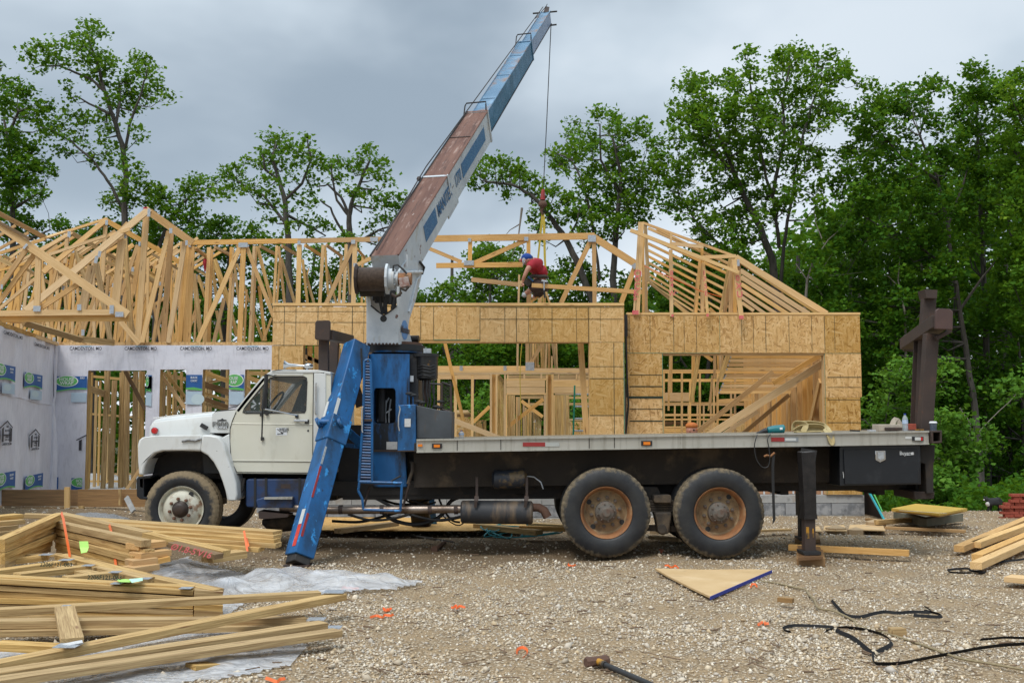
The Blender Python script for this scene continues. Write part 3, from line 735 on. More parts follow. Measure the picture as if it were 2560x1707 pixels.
mass_tree('tallest spreading oak standing over the leaning half trusses', 32, polyH, 19, .68, [(1945, 1100), (1948, 800), (1930, 650), (1900, 570), (1874, 520), (1833, 431), (1779, 366), (1722, 342)],
    [[(1950, 760), (1957, 616), (1975, 520), (1987, 437), (2010, 330), (2040, 230), (2080, 170)], [(1950, 620), (1934, 509), (1910, 413), (1886, 300), (1870, 180)], [(1900, 690), (1809, 622), (1737, 550), (1696, 485)], [(1930, 490), (1960, 350), (1960, 240), (1975, 150)], [(1833, 431), (1790, 320), (1760, 230)]],
    per=36, bf=.8, depth=2.2, rad=.2)
polyI = [(2090,380),(2120,350),(2130,300),(2165,270),(2165,240),(2200,215),(2250,205),(2300,200),(2340,205),(2375,235),(2370,300),(2400,330),(2410,450),(2400,600),(2380,760),(2330,860),(2200,900),(2120,820),(2060,740),(2010,640),(2040,540),(2090,470)]
mass_tree('broad dark oak with exposed forked limbs left of the ragged edge tree', 31, polyI, 21, .80, [(2457, 1240), (2447, 1116), (2438, 1019), (2418, 898), (2399, 777), (2382, 680), (2370, 560), (2340, 440), (2300, 340)],
    [[(2382, 680), (2330, 640), (2260, 590), (2190, 560), (2130, 520)], [(2370, 560), (2400, 480), (2420, 420)], [(2345, 450), (2260, 400), (2200, 330)], [(2399, 777), (2460, 690), (2500, 640)]], mat=LEAFD, per=42, depth=1.8, rad=.16)
polyJ = [(2385,330),(2390,240),(2400,180),(2430,170),(2460,180),(2490,215),(2510,240),(2500,330),(2520,450),(2500,620),(2420,640),(2390,500)]
mass_tree('narrow dark tree top between the broad oak and the right edge', 32.5, polyJ, 20, .88, [(2470, 1200), (2465, 800), (2450, 500), (2440, 260)], [[(2455, 560), (2500, 480)]], mat=LEAFD, per=42)
polyK = [(2505,330),(2510,240),(2520,190),(2560,180),(2620,170),(2650,300),(2650,800),(2560,830),(2520,760),(2500,600),(2510,450)]
mass_tree('yellow tinged oak at the very right edge of the woods', 30, polyK, 20, .85, [(2600, 1240), (2590, 800), (2580, 500), (2570, 250)], [[(2585, 700), (2540, 620), (2520, 560)]], mat=LEAF, per=42)
# lower crowns behind the opening and under the lifted truss
mass_tree('low bright green crown behind the kneeling worker', 34, [(1240,800),(1250,720),(1300,690),(1380,655),(1440,650),(1520,680),(1580,690),(1600,800),(1600,900),(1250,900)], 20, .9, [(1420, 1200), (1420, 800)], per=40)
mass_tree('low tree crown left of the kneeling worker above the sheathing', 35, [(1030,760),(1040,735),(1090,720),(1130,700),(1170,690),(1180,640),(1215,610),(1250,640),(1300,620),(1330,700),(1300,820),(1040,820)], 18, .85, [(1180, 1200), (1185, 760)], per=40)
mass_tree('small pale crown against the sky through the left lifted truss bay', 33, [(1180,630),(1200,600),(1225,595),(1240,620),(1290,640),(1290,690),(1180,700)], 13, .8, [(1230, 1200), (1225, 700)], per=30)
mass_tree('tree behind the pedestal showing its top over the sheathing', 35, [(940,780),(960,720),(1010,728),(1050,740),(1070,780),(1060,830),(950,830)], 18, .9, [(1000, 1200), (1000, 800)], per=40)
for (lab, poly, yy, mt) in (('shaded tree seen through the wide left garage opening', [(1060,850),(1260,850),(1280,1000),(1240,1130),(1060,1130)], 33, LEAFD),
                        ('shaded tree behind the narrow stud bays of the left opening', [(1250,850),(1500,850),(1500,1130),(1240,1130)], 34, LEAFD),
                        ('dark tree seen through the right garage opening', [(1640,640),(1800,640),(1860,760),(1860,1000),(1800,1120),(1630,1120)], 34, LEAFD),
                        ('dark tree behind the rafters at the right of the right opening', [(1780,640),(1960,650),(2120,760),(2160,1000),(2120,1160),(1850,1120)], 35, LEAFD)):
    cx = sum(p[0] for p in poly) / len(poly)
    mass_tree(lab, yy, poly, 24, .82, [(cx + 10, 1290), (cx, 1000), (cx + 15, 760)], [[(cx, 1000), (cx - 60, 900), (cx - 90, 830)], [(cx, 960), (cx + 60, 870)]], mat=mt, per=38, bf=.4)
mass_tree('dark understorey tree right of the sheathed corner', 33, [(2080,760),(2200,740),(2320,800),(2340,1000),(2320,1290),(2110,1290)], 24, .88, [(2238, 1285), (2225, 1043), (2225, 922), (2232, 728), (2215, 640)], [[(2225, 900), (2180, 830), (2140, 780)]], mat=LEAFD, per=36, bf=.5, rad=.12)
mass_tree('dark understorey tree behind the dog at the right', 33, [(2330,800),(2480,700),(2650,760),(2650,1290),(2340,1290)], 25, .88, [(2560, 1300), (2555, 1000), (2540, 760)], mat=LEAFD, per=36, bf=.5, rad=.12)
# saplings at the wood edge
make_tree('bright young maple leaves beside the rusty rear post', 26, [(2200, 1295), (2205, 1100), (2225, 980), (2260, 900)], [[(2205, 1100), (2160, 1050), (2120, 1040)], [(2225, 980), (2290, 930), (2340, 900)]],
    fill([(2110,1080),(2130,1010),(2200,980),(2220,890),(2300,880),(2370,900),(2400,930),(2350,980),(2290,1000),(2260,1060),(2180,1100)], 15, 1.6, .7), mat=LEAFY, per=13, lsize=.12, depth=.8, name='sapling', rad=.035)
make_tree('bent sapling with pale arching stem and sprays of young leaves', 24, [(2390, 1285), (2400, 1200), (2414, 1145), (2423, 1106), (2472, 1053), (2545, 980)],
    [[(2414, 1145), (2370, 1120), (2330, 1100)], [(2423, 1106), (2425, 1060), (2400, 1020)], [(2405, 1190), (2440, 1130)]],
    fill([(2330,1040),(2400,1010),(2440,1070),(2480,1060),(2480,1110),(2430,1180),(2400,1240),(2330,1230),(2310,1120)], 13, 1.6, .75) + fill([(2490,970),(2540,930),(2600,930),(2600,970),(2520,1010)], 13, 1.6, .75), mat=LEAFY, per=13, lsize=.12, depth=.6, name='sapling', bark=BARKL, rad=.035)
make_tree('low leafy sapling beside the yellow panels at the wood edge', 23, [(2290, 1290), (2300, 1200), (2310, 1130)], [], fill([(2250,1220),(2330,1150),(2390,1200),(2370,1290),(2240,1290)], 14, 1.5, .7), mat=LEAFY, per=13, lsize=.12, depth=.5, name='sapling', rad=.025)
make_tree('slim sapling behind the left garage opening studs', 27, [(1215, 1220), (1212, 1100), (1205, 1000)], [], fill([(1180,1000),(1215,960),(1240,970),(1235,1040),(1190,1050)], 11, 1.4, .85), mat=LEAFY, per=26, lsize=.12, depth=.5, name='sapling', rad=.025)
make_tree('yellow green sapling seen past the green ladder', 28, [(1455, 1220), (1450, 1000)], [], fill([(1420,990),(1480,980),(1480,1050),(1420,1050)], 12, 1.3, .9), mat=LEAFY, per=26, lsize=.12, depth=.5, name='sapling', rad=.025)
make_tree('young tree glimpsed through the flat trusses above the house wrap', 27, [(820, 1220), (822, 900)], [], fill([(770,830),(860,825),(870,870),(760,870)], 12, 1.3, .85), mat=LEAFY, per=24, lsize=.12, depth=.5, name='sapling', rad=.025)
# leafless grey branches in front of the dark woods
for lab, pts, subs in (('dead grey branches reaching up before the dark woods right of the rafters', [(2010, 800), (2018, 700), (2030, 660), (2070, 600), (2110, 565)], [[(2018,700),(1990,660),(1985,665)],[(2030,665),(2080,690),(2160,680)],[(2025,690),(2070,760),(2045,770)],[(2060,610),(2040,560),(2035,520)]]),
                       ('bare grey branch hanging in the woods above the rusty post', [(2265, 900), (2262, 780), (2245, 700), (2250, 640)], [[(2262,790),(2290,800),(2310,770)],[(2250,720),(2220,690),(2200,690)]]),
                       ('bare drooping twigs below the leaning bough', [(1305, 520), (1300, 560), (1295, 600), (1280, 640)], [[(1300,560),(1275,575),(1262,590)],[(1295,600),(1310,615),(1300,640)]])):
    YY = 30
    r0 = thing('dead_branch', lab, 'branch', P(*pts[0], YY))
    MB().tube([P(u, v, YY) for u, v in pts], [.05, .035, .025, .015, .008][:len(pts)] if len(pts) == 5 else [.04, .028, .018, .008], 6).build('stem', BARKL, r0, smooth=True)
    for sb in subs: MB().tube([P(u, v, YY + .2 * i) for i, (u, v) in enumerate(sb)], [.02, .012, .005], 5).build('side_branch', BARKL, r0, smooth=True)

# more woods behind: single mass nobody could count
def woods(name, n, u0, u1, vtop, Y0, Y1, lsize, mat):
    yy = Y0 + (Y1 - Y0) * rng.random(n); u = u0 + (u1 - u0) * rng.random(n)
    vt = np.interp(u, [p[0] for p in vtop], [p[1] for p in vtop])
    vt = vt + 45 * np.sin(u * .021 + yy * 2) + 28 * np.sin(u * .057 + 1.3 * yy) + rng.random(n) * 60
    v = vt + (1340 - vt) * rng.random(n) ** .95
    cl = np.sin(u * .05 + yy) * np.sin(v * .06 + yy * 1.3)
    k = rng.random(n) < np.clip(.62 + .5 * cl, .05, 1); u, v, yy = u[k], v[k], yy[k]
    a, b = (u - CX) / F, -(v - CY) / F; dy = _cp - b * _sp; dz = _sp + b * _cp
    C = np.stack([a * yy / dy, yy, CAMZ + dz * yy / dy], -1)
    o = leaf_mesh(name, C, lsize * (.6 + .8 * rng.random(len(C))), mat, None); tag(o, kind='stuff'); return o
woods('far_woods', 150000, 1560, 2900, [(1560, 760), (1700, 660), (1900, 640), (2050, 520), (2200, 420), (2400, 380), (2900, 300)], 37, 50, .28, LEAFD)
woods('far_woods', 55000, 880, 1600, [(880, 900), (1000, 830), (1300, 800), (1600, 760)], 40, 50, .28, LEAFD)
woods('far_woods', 26000, -300, 900, [(-300, 700), (100, 760), (500, 760), (900, 800)], 42, 52, .40, LEAFD)
# undergrowth at the wood edge
uu = rng.random(26000) * 1100 + 1880; yy = 21.5 + rng.random(26000) * 9
base = (1056 + (1.6 + .09 * (yy - 19.2)) * F / yy); v = base - rng.random(26000) ** 1.8 * (70 + 55 * np.sin(uu * .03 + yy) * np.sin(uu * .011 + 1))
a, b = (uu - CX) / F, -(v - CY) / F; dy = _cp - b * _sp; dz = _sp + b * _cp
C = np.stack([a * yy / dy, yy, CAMZ + dz * yy / dy], -1)
tag(leaf_mesh('undergrowth', C, .08 + .09 * rng.random(len(C)), LEAFD, None), kind='stuff')
# trunks of the wood interior
for i, (u, w, yy, ux) in enumerate(((2112, .10, 36, 12), (2158, .07, 37, -8), (2290, .12, 38, 10), (2345, .08, 36, -15), (2500, .10, 36, 10), (1985, .16, 37, 8), (1700, .12, 38, -10), (1905, .12, 39, 12), (1120, .12, 39, 8), (1300, .13, 40, 12), (2530, .06, 34, -10), (2370, .05, 33, 14))):
    o = MB().tube([P(u, 1300, yy), P(u + ux * .4, 1100, yy), P(u + ux, 900, yy), P(u + ux * 1.3, 640, yy)], [w * 1.2, w, w * .8, w * .4], 8).build('tree_trunk', BARK, smooth=True)
    labs = ['slender grey trunk just right of the sheathed corner', 'thin trunk behind the toolbox end of the truck bed', 'dark trunk behind the rusty rear post', 'thin shaded trunk right of the rusty rear post', 'shaded trunk near the dog at the wood edge', 'thick trunk behind the leaning half trusses',
            'dark trunk seen through the left side of the right opening', 'trunk seen behind the roof purlins of the right opening', 'trunk seen through the left stud bay', 'trunk seen above the header between the lifted posts', 'thin trunk at the far right wood edge', 'thin young trunk beside the bent sapling']
    tag(o, labs[i], 'tree', 'shaded trunks inside the woods')
# ------------------------------------------------------------------ the house under construction
house = thing('unfinished_house', 'wood framed house under construction with sheathed garage walls and open roof trusses', 'house', (0, 20, .36))
def Zr(ox, oy, s):
    f = lambda x, y: (ox + x / s, oy + y / s)
    f.s = s; return f
def sub(name, loc, parent=None): return empty(name, loc, parent or house)
def sticks(parent, zr, lst, Y, mat=None, name='truss_web', t=.038, s=1.0, face=(0, -1, 0)):
    """lst: (x1,y1,x2,y2,width in zoom px[,Y1,Y2[,mat]])"""
    for L in lst:
        x1, y1, x2, y2, w = L[:5]
        Y1 = L[5] if len(L) > 5 and L[5] else Y
        Y2 = L[6] if len(L) > 6 and L[6] else Y1
        m = L[7] if len(L) > 7 else (mat or WOOD)
        a = P(*zr(x1, y1), Y1); b = P(*zr(x2, y2), Y2)
        jy = random.uniform(-.006, .006); a.y += jy; b.y += jy
        wm = w / zr.s * ((Y1 + Y2) / 2) / F
        bd(name, a, b, wm, t, m, parent, face)
def plate(parent, zr, x, y, w, h, Y, s, rot=0):
    c = P(*zr(x, y), Y); W = w / s * Y / F; H = h / s * Y / F
    mb = MB(); n = max(3, int(W / .016))
    ca, sa = math.cos(rot), math.sin(rot)
    for i in range(n):
        x0 = -W / 2 + W * i / n; x1 = x0 + W / n * .8
        q = [Vector((c.x + px * ca - pz * sa, 0, c.z + px * sa + pz * ca)) for px, pz in ((x0, -H / 2), (x1, -H / 2), (x1, H / 2), (x0, H / 2))]
        mb.prism([(p.x, p.z) for p in q], Y - .027, Y - .0225)
    q = [(c.x + px * ca - pz * sa, c.z + px * sa + pz * ca) for px, pz in ((-W / 2, -H / 2), (W / 2, -H / 2), (W / 2, H / 2), (-W / 2, H / 2))]
    mb.prism(q, Y - .0225, Y - .0195)
    mb.build('nail_plate', STEEL, parent)

def rect(u0, v0, u1, v1, Y):
    a = P(u0, (v0 + v1) / 2, Y); b = P(u1, (v0 + v1) / 2, Y); c = P((u0 + u1) / 2, v0, Y); d = P((u0 + u1) / 2, v1, Y)
    return a.x, b.x, d.z, c.z          # x0,x1,z0,z1
def panel(parent, u0, v0, u1, v1, Y, mat, t=.012, name='osb_panel', gap=.002):
    x0, x1, z0, z1 = rect(u0, v0, u1, v1, Y); dy = random.uniform(0, .003)
    return MB().box((x0 + gap, Y - t - dy, z0 + gap), (x1 - gap, Y, z1 - gap)).build(name, mat, parent)
def vline(parent, u, v0, v1, Y, mat=LINE, w=.008):
    x0, x1, z0, z1 = rect(u - 1, v0, u + 1, v1, Y); x = (x0 + x1) / 2; w *= random.uniform(.6, 1.2)
    MB().box((x - w / 2, Y - .0175, z0), (x + w / 2, Y - .0155, z1)).build('nail_line', mat, parent)
def hline(parent, u0, u1, v, Y, mat=LINE, w=.010):
    x0, x1, z0, z1 = rect(u0, v - 1, u1, v + 1, Y); z = (z0 + z1) / 2; w *= random.uniform(.6, 1.3)
    MB().box((x0, Y - .0185, z - w / 2), (x1, Y - .0162, z + w / 2)).build('nail_line', mat, parent)

# ---- right sheathed garage wall, Y = 18.75
YR = 18.75
wr = sub('sheathed_wall', P(1860, 1236, YR))
for a, b in ((1567, 1799), (1799, 2061), (2061, 2150)): panel(wr, a, 789, b, 882.5, YR, OSB)
for a, b in ((882.5, 993), (993, 1236)):
    panel(wr, 1567, a, 1657, b, YR, OSB)
    panel(wr, 2063, a, 2153, b, YR, OSB)
for u in (1573, 1625, 1684, 1710, 1741, 1854, 1883, 1914, 1972, 2029, 2061, 2086): vline(wr, u, 790, 880, YR)
vline(wr, 1799, 790, 880, YR, GREEN_EDGE, .006)
for v in (937, 966, 1022, 1052): hline(wr, 1574, 1656, v, YR, w=.014)
hline(wr, 1570, 1656, 993, YR, w=.03)
for v in (943, 968, 999, 1056, 1105, 1160): hline(wr, 2068, 2152, v, YR)
hline(wr, 1568, 1799, 882.6, YR, GREEN_EDGE, .008); hline(wr, 2063, 2152, 883.5, YR, GREEN_EDGE, .006); vline(wr, 2064, 884, 1234, YR, GREEN_EDGE, .008)
x0, x1, z0, z1 = rect(1567, 783, 2150, 789, YR)
MB().board((x0, YR + .05, (z0 + z1) / 2 + .012), (x1, YR + .05, (z0 + z1) / 2 + .012), .14, .04, (0, 0, 1)).build('top_plate', WOODL, wr)
# header lumber and jambs around the opening
a = rect(1657, 882, 2063, 1236, YR); ox0, ox1, oz0, oz1 = a
MB().board((ox0, YR + .09, oz1 - .02), (ox1, YR + .09, oz1 - .02), .16, .04, (0, 0, 1)).build('header_board', WOOD, wr)
MB().board((ox0 - .02, YR + .09, oz0), (ox0 - .02, YR + .09, oz1), .15, .038, (1, 0, 0)).build('jamb_stud', WOOD, wr)
MB().board((ox1 + .02, YR + .09, oz0), (ox1 + .02, YR + .09, oz1), .15, .038, (1, 0, 0)).build('jamb_stud', WOODL, wr)
vline(wr, 1657.5, 884, 1234, YR, GREEN_EDGE, .008)
# right side wall of that garage (runs away from the camera)
wside = sub('side_wall', P(2150, 1236, 20))
xr = P(2150, 1010, YR).x
zt = P(1800, 792, YR).z
k = 0; y = YR + .18
while y < 27.5:
    MB().board((xr - .075, y, .38), (xr - .075, y, zt - .08), .038, .14, (1, 0, 0)).build('stud', WOOD, wside)
    y += .405 if k % 5 else .08
    k += 1
for zz in (.40, zt - .06, zt - .02): MB().board((xr - .075, YR + .12, zz), (xr - .075, 27.6, zz), .14, .038, (0, 0, 1)).build('plate_board', WOOD, wside)
for i in range(7):
    MB().box((xr, YR + .12 + i * 1.22, .37), (xr + .012, YR + .12 + i * 1.22 + 1.215, zt)).build('osb_panel', OSB, wside)
MB().board((xr - .16, 22.2, .6), (xr - .16, 20.6, 2.4), .14, .038, (1, 0, 0)).build('brace', WOOD, wside)
MB().board((xr - .17, 19.55, .5), (xr - .2, 19.75, 2.1), .12, .03, (1, 0, 0)).build('blue_board', surf('blue_foam_board', (.01, .03, .12), None, 4, .6), wside)

# ---- left sheathed garage wall, Y = 18.3
YL = 18.3
wl = sub('sheathed_wall', P(1120, 1238, YL))
for a, b in ((682, 795), (795, 945), (945, 1200)): panel(wl, a, 767, b, 863 if a < 945 else 850, YL, OSBL)
for a, b in ((1200, 1321), (1321, 1473), (1473, 1559)): panel(wl, a, 767, b, 855.5, YL, OSBL)
panel(wl, 678, 863.5, 757, 1100, YL, OSBL); panel(wl, 678, 1100, 757, 1238, YL, OSBL); panel(wl, 850, 863.5, 985, 1238, YL, OSBL); panel(wl, 757, 1010, 850, 1238, YL, OSBL)
for a, b in ((856, 946), (946, 1038), (1038, 1238)): panel(wl, 1473, a, 1560, b, YL, OSBL)
for u in (711, 740, 795, 881, 910): vline(wl, u, 767, 862, YL)
vline(wl, 697, 866, 1000, YL)
for u in (1052, 1084, 1142, 1200): vline(wl, u, 768, 849, YL)
for u in (1262, 1291, 1321, 1380, 1441, 1471): vline(wl, u, 768, 855, YL)
vline(wl, 1501, 768, 850, YL, w=.004); vline(wl, 1535, 858, 1100, YL)
for v in (779, 806): hline(wl, 684, 944, v, YL, w=.005)
hline(wl, 684, 755, 863, YL, w=.007)
for v in (768.5, 798): hline(wl, 1202, 1557, v, YL, w=.005)
for v in (916, 946, 1038): hline(wl, 1475, 1559, v, YL, w=.007)
vline(wl, 1560.5, 856, 1236, YL, GREEN_EDGE, .012); hline(wl, 1084, 1200, 849.5, YL, GREEN_EDGE, .008)
x0, x1, z0, z1 = rect(682, 757, 1560, 766, YL)
MB().board((x0, YL + .05, (z0 + z1) / 2 + .005), (x1, YL + .05, (z0 + z1) / 2 + .005), .14, .045, (0, 0, 1)).build('top_plate', WOODL, wl)
a = rect(985, 852, 1473, 1238, YL)
MB().board((a[0], YL + .09, a[3] - .01), (a[1], YL + .09, a[3] - .01), .18, .045, (0, 0, 1)).build('header_board', WOOD, wl)
MB().board((a[1] + .02, YL + .09, a[2]), (a[1] + .02, YL + .09, a[3]), .15, .038, (1, 0, 0)).build('jamb_stud', WOOD, wl)
MB().box((P(1562, 1000, YL).x - .012, YL + .001, .37), (P(1562, 1000, YL).x, YR - .02, P(1500, 767, YL).z)).build('corner_panel', OSBL, wl)
# black felt strip hanging in the corner between the two walls
MB().tube([P(1566, 790, 18.7), P(1565, 850, 18.6), P(1568, 960, 18.6), P(1571, 1010, 18.62), P(1564, 1088, 18.6)], .018, 6).build('felt_strip', BLACK, wr, smooth=True)
MB().box((P(1561, 800, 18.6).x, 18.6, P(1561, 840, 18.6).z), (P(1569, 800, 18.6).x, 18.7, P(1561, 786, 18.6).z)).build('flashing', BLACK, wr)
# window opening lumber in the left wall
for (x1, y1, x2, y2, w, m) in ((760, 862, 760, 1010, 6, WOODY), (775, 865, 775, 1010, 12, WOOD), (793, 865, 793, 1010, 14, WOODL), (810, 865, 811, 1010, 14, WOOD), (828, 865, 828, 1010, 13, WOOD), (845, 865, 845, 1010, 12, WOODL), (760, 890, 850, 925, 10, WOODL)):
    bd('interior_stud', P(x1, y1, YL + (.12 if w == 6 else .5)), P(x2, y2, YL + (.12 if w == 6 else .5)), w * YL / F, .038, m, wl)

# ---- foundation
fd = sub('foundation', P(1700, 1300, 18.8))
xa, xb = P(640, 1280, 18.3).x, P(2163, 1280, YR).x
def course(z0, z1, y0, xa, xb, L, mat, off=0, name='concrete_block'):
    x = xa - off * L
    while x < xb:
        a_, b_ = max(x, xa), min(x + L, xb)
        if b_ - a_ > .04:
            MB().box((a_ + .004, y0 + random.uniform(0, .006), z0 + .004), (b_ - .004, y0 + .2, z1 - .004)).build(name, mat, fd)
        x += L
xm = P(1563, 1280, YL).x
for (xs_, xe, y0) in ((xa, xm, YL + .02), (xm + .01, xb, YR + .02)):
    course(.22, .36, y0, xs_, xe, 1.6, CONC, 0, 'cap_block'); course(.02, .22, y0, xs_, xe, .8, CONCB, .5); course(-.22, .02, y0, xs_, xe, 1.9, CONC, 0, 'footing')
MB().box((xb - .2, YR + .25, -.4), (xb, 27.5, .36)).build('foundation_side', CONC, fd)
MB().box((-14, 20.5, .15), (xb - .25, 27, .35)).build('floor_slab', CONC, fd)
MB().box((-14, 20.2, -.4), (P(690, 1280, 20).x, 20.35, .37)).build('foundation_wall', CONC, fd)
# OSB strip under the right column, cartons on the slab edge seen below the truck bed
for i, (u0, u1, v0, v1, mm) in enumerate(((1895, 1925, 1214, 1235, 'b'), (1935, 1960, 1216, 1234, 'b'), (1970, 1996, 1214, 1234, 'b'), (2043, 2066, 1214, 1236, 'b'))):
    x0, x1, z0, z1 = rect(u0, v0, u1, v1, 18.95)
    o = thing('carton', ['brown carton on the slab edge nearest the rear wheel', 'brown carton just right of the hanging rubber flap', 'brown carton left of the rear stabiliser leg', 'brown carton right of the rear stabiliser leg'][i], 'carton', ((x0 + x1) / 2, 19, .37), 'cartons on the garage slab edge')
    CART = MATS.get('carton_board') or surf('carton_board', (.35, .17, .09), (.42, .23, .13), 6, .8)
    mb = MB(); mb.box((x0, 18.95, z0), (x1, 19.2, z1)); mb.build('box_body', CART, o)
    MB().box(((x0 + x1) / 2 - .015, 18.945, z0), ((x0 + x1) / 2 + .015, 18.95, z1)).build('tape', LABEL, o)

# ---- wrapped wall of the left wing, Y = 20
YW = 20.0
ww = sub('wrapped_wall', P(400, 1222, YW))
def wrap_sheet(name, L, z0, z1, openings, org, dirv, nrm, seed, zt1=None):
    xs_ = set([0, L]) | set(np.arange(0, L, .06).tolist()); zs_ = set([z0, z1]) | set(np.arange(z0, z1, .06).tolist())
    for (a_, b_, c_, d_) in openings: xs_ |= {a_, b_}; zs_ |= {c_, d_}
    xs_ = sorted(x for x in xs_ if 0 <= x <= L); zs_ = sorted(z for z in zs_ if z0 <= z <= z1)
    rs = random.Random(seed); ph = [(rs.uniform(-9, 9), rs.uniform(-4, 4), rs.uniform(0, 6)) for _ in range(12)]
    mb = MB(); vs = []; fs = []
    for z in zs_:
        for x in xs_:
            d = sum(math.sin(a_ * x + b_ * z + c_) for a_, b_, c_ in ph) * .0034
            d += .012 * math.exp(-((z - (z0 + 1.72)) / .02) ** 2)
            p = Vector(org) + Vector(dirv) * x + Vector(nrm) * (d + .012); vs.append((p.x, p.y, z))
    nxx = len(xs_)
    for j in range(len(zs_) - 1):
        for i in range(nxx - 1):
            cx, cz = (xs_[i] + xs_[i + 1]) / 2, (zs_[j] + zs_[j + 1]) / 2
            if any(a_ < cx < b_ and c_ < cz < d_ for a_, b_, c_, d_ in openings): continue
            fs.append((j * nxx + i, j * nxx + i + 1, (j + 1) * nxx + i + 1, (j + 1) * nxx + i))
    mb.add(vs, fs); return mb.build(name, WRAP, ww, smooth=True)
cx_, cz_ = P(138, 866, YW).x, P(138, 863, YW).z
zb = P(300, 1226, YW).z
xw1 = P(700, 1000, YW).x
def ox(u, v): return P(u, v, YW).x - cx_
ops = [(ox(219, 1000), ox(366, 1000), zb - .1, P(300, 926, YW).z), (ox(400, 980), ox(465, 980), P(300, 1110, YW).z, P(300, 923.5, YW).z), (ox(507, 980), ox(573, 980), P(300, 1110, YW).z, P(300, 923.5, YW).z), (ox(612, 980), ox(676, 980), P(300, 1110, YW).z, P(300, 923.5, YW).z)]
wrap_sheet('wrap_sheet', xw1 - cx_, zb, cz_, ops, (cx_, YW, 0), (1, 0, 0), (0, -1, 0), 3)
A2 = Vector((P(0, 1000, 16.2).x, 16.2, 0)); B2 = Vector((cx_, YW, 0)); dv = (A2 - B2); Ls = dv.length * 1.5; dv.normalize(); nv = Vector((-dv.y, dv.x, 0))
if nv.x < 0: nv = -nv
wrap_sheet('wrap_sheet', Ls, zb, cz_, [], B2, dv, nv, 5)
# corner fold
MB().tube([(cx_ + .03, YW - .05, zb), (cx_ + .05, YW - .06, zb + .8), (cx_ + .02, YW - .05, zb + 1.6), (cx_ + .05, YW - .05, zb + 1.75), (cx_ + .03, YW - .05, cz_), (cx_ + .07, YW - .05, cz_ + .05)], [.11, .09, .03, .02, .05, .02], 7).build('wrap_fold', WRAP, ww, smooth=True)
# sheathing edges and studs around the openings; OSB rim above the wrap
for i, (a_, b_, c_, d_) in enumerate(ops):
    for xx, sg in ((a_, -1), (b_, 1)):
        MB().board((cx_ + xx + sg * .02, YW + .075, max(c_, zb)), (cx_ + xx + sg * .02, YW + .075, d_), .14, .038, (1, 0, 0)).build('jamb_stud', WOODY, ww)
    MB().board((cx_ + a_, YW + .075, d_ + .02), (cx_ + b_, YW + .075, d_ + .02), .14, .038, (0, 0, 1)).build('head_board', WOODY, ww)
    if i: MB().board((cx_ + a_, YW + .075, c_ - .02), (cx_ + b_, YW + .075, c_ - .02), .14, .038, (0, 0, 1)).build('sill_board', WOODL, ww)
MB().board((cx_, YW + .06, cz_ + .03), (xw1, YW + .06, cz_ + .03), .1, .06, (0, 0, 1)).build('rim_board', OSB, ww)
MB().board(B2 + Vector((0, 0, cz_ + .035)) - nv * .04, B2 + dv * Ls + Vector((0, 0, cz_ + .035)) - nv * .04, .12, .07, (0, 0, 1)).build('rim_board', OSB, ww)
# printed marks on the wrap, flat ink sheets 2-4 mm in front of the fabric
def mark(org, dirv, nrm, pts, mat, off, name='printed_mark'):
    o_ = Vector(org); d_ = Vector(dirv); n_ = Vector(nrm)
    v = [o_ + d_ * x + Vector((0, 0, z)) + n_ * off for x, z in pts]
    tr = tessellate_polygon([[Vector((x, z, 0)) for x, z in pts]])
    MB().add(v, [tuple(t) for t in tr]).build(name, mat, ww)
def ell(cx, cz, a, b, n=28, u0=-9, u1=9): return [(min(max(cx + a * math.cos(t * 2 * math.pi / n), u0), u1), cz + b * math.sin(t * 2 * math.pi / n)) for t in range(n)]
def flag(org, dirv, nrm, w, h, ang, x0=0, x1=None, txt=True, ghost=True):
    """org: lower-left of the flag on the wall; clipped to [x0,x1] of its width"""
    x1 = w if x1 is None else x1
    B = .045
    def cl(p): return [(min(max(x, x0), x1), z) for x, z in p]
    bot = lambda x: h * (.0 + .18 * math.sin(math.pi * min(1, x / w * .9)))
    top = [(x0, h), (x1, h)]
    n = 10; xs_ = [x1 + (x0 - x1) * i / n for i in range(n + 1)]
    mark(org, dirv, nrm, [(x0, h * .93), (x1, h * .93)] + [(x, bot(x)) for x in xs_], WBLUE, B)
    mark(org, dirv, nrm, [(x, bot(x)) for x in reversed(xs_)] + [(x, bot(x) - h * .07) for x in xs_], WGREEN, B + .001)
    ew = .245 * w
    if x0 < ew * 1.4:
        mark(org, dirv, nrm, ell(ew, h * .62, ew * 1.06, h * .36, u0=x0, u1=x1), WWHITE, B + .002)
        mark(org, dirv, nrm, ell(ew, h * .62, ew * .97, h * .32, u0=x0, u1=x1), WGREEN, B + .003)
    if ghost:
        mark(org, dirv, nrm, cl([(w * .35, -h * .12), (w, -h * .12), (w, -h * .72), (w * .35, -h * .72)]), WPALE, B - .002)
        if x1 > w * .9: mark(org, dirv, nrm, ell(w * .62, -h * .36, w * .2, h * .2), MATS.get('ghost_print2') or surf('ghost_print2', (.50, .62, .66), None, 6, .6), B - .001)
    def tx(s, x, z, size, m, sx=.8):
        p = Vector(org) + Vector(dirv) * x + Vector((0, 0, z)) + Vector(nrm) * (B + .006)
        text(s, p, size, m, ww, (R(90), 0, ang), 'printed_letters', .0008, sx=sx * w / .8 * (1.25 if w < 1 else 1.1))
    if txt and x0 < .02:
        hw = 'HOUSE' if x1 > ew * 1.8 else 'HOU'; 
        tx(hw, ew, h * .72, h * .30, WWHITE); tx('WRAP' if x1 > ew * 1.8 else 'WR', ew, h * .48, h * .30, WWHITE)
    if txt and x1 > w * .9: tx("BUILDER'S", w * .78, h * .74, h * .15, WWHITE); tx('CHOICE', w * .78, h * .55, h * .15, WWHITE)
    return tx
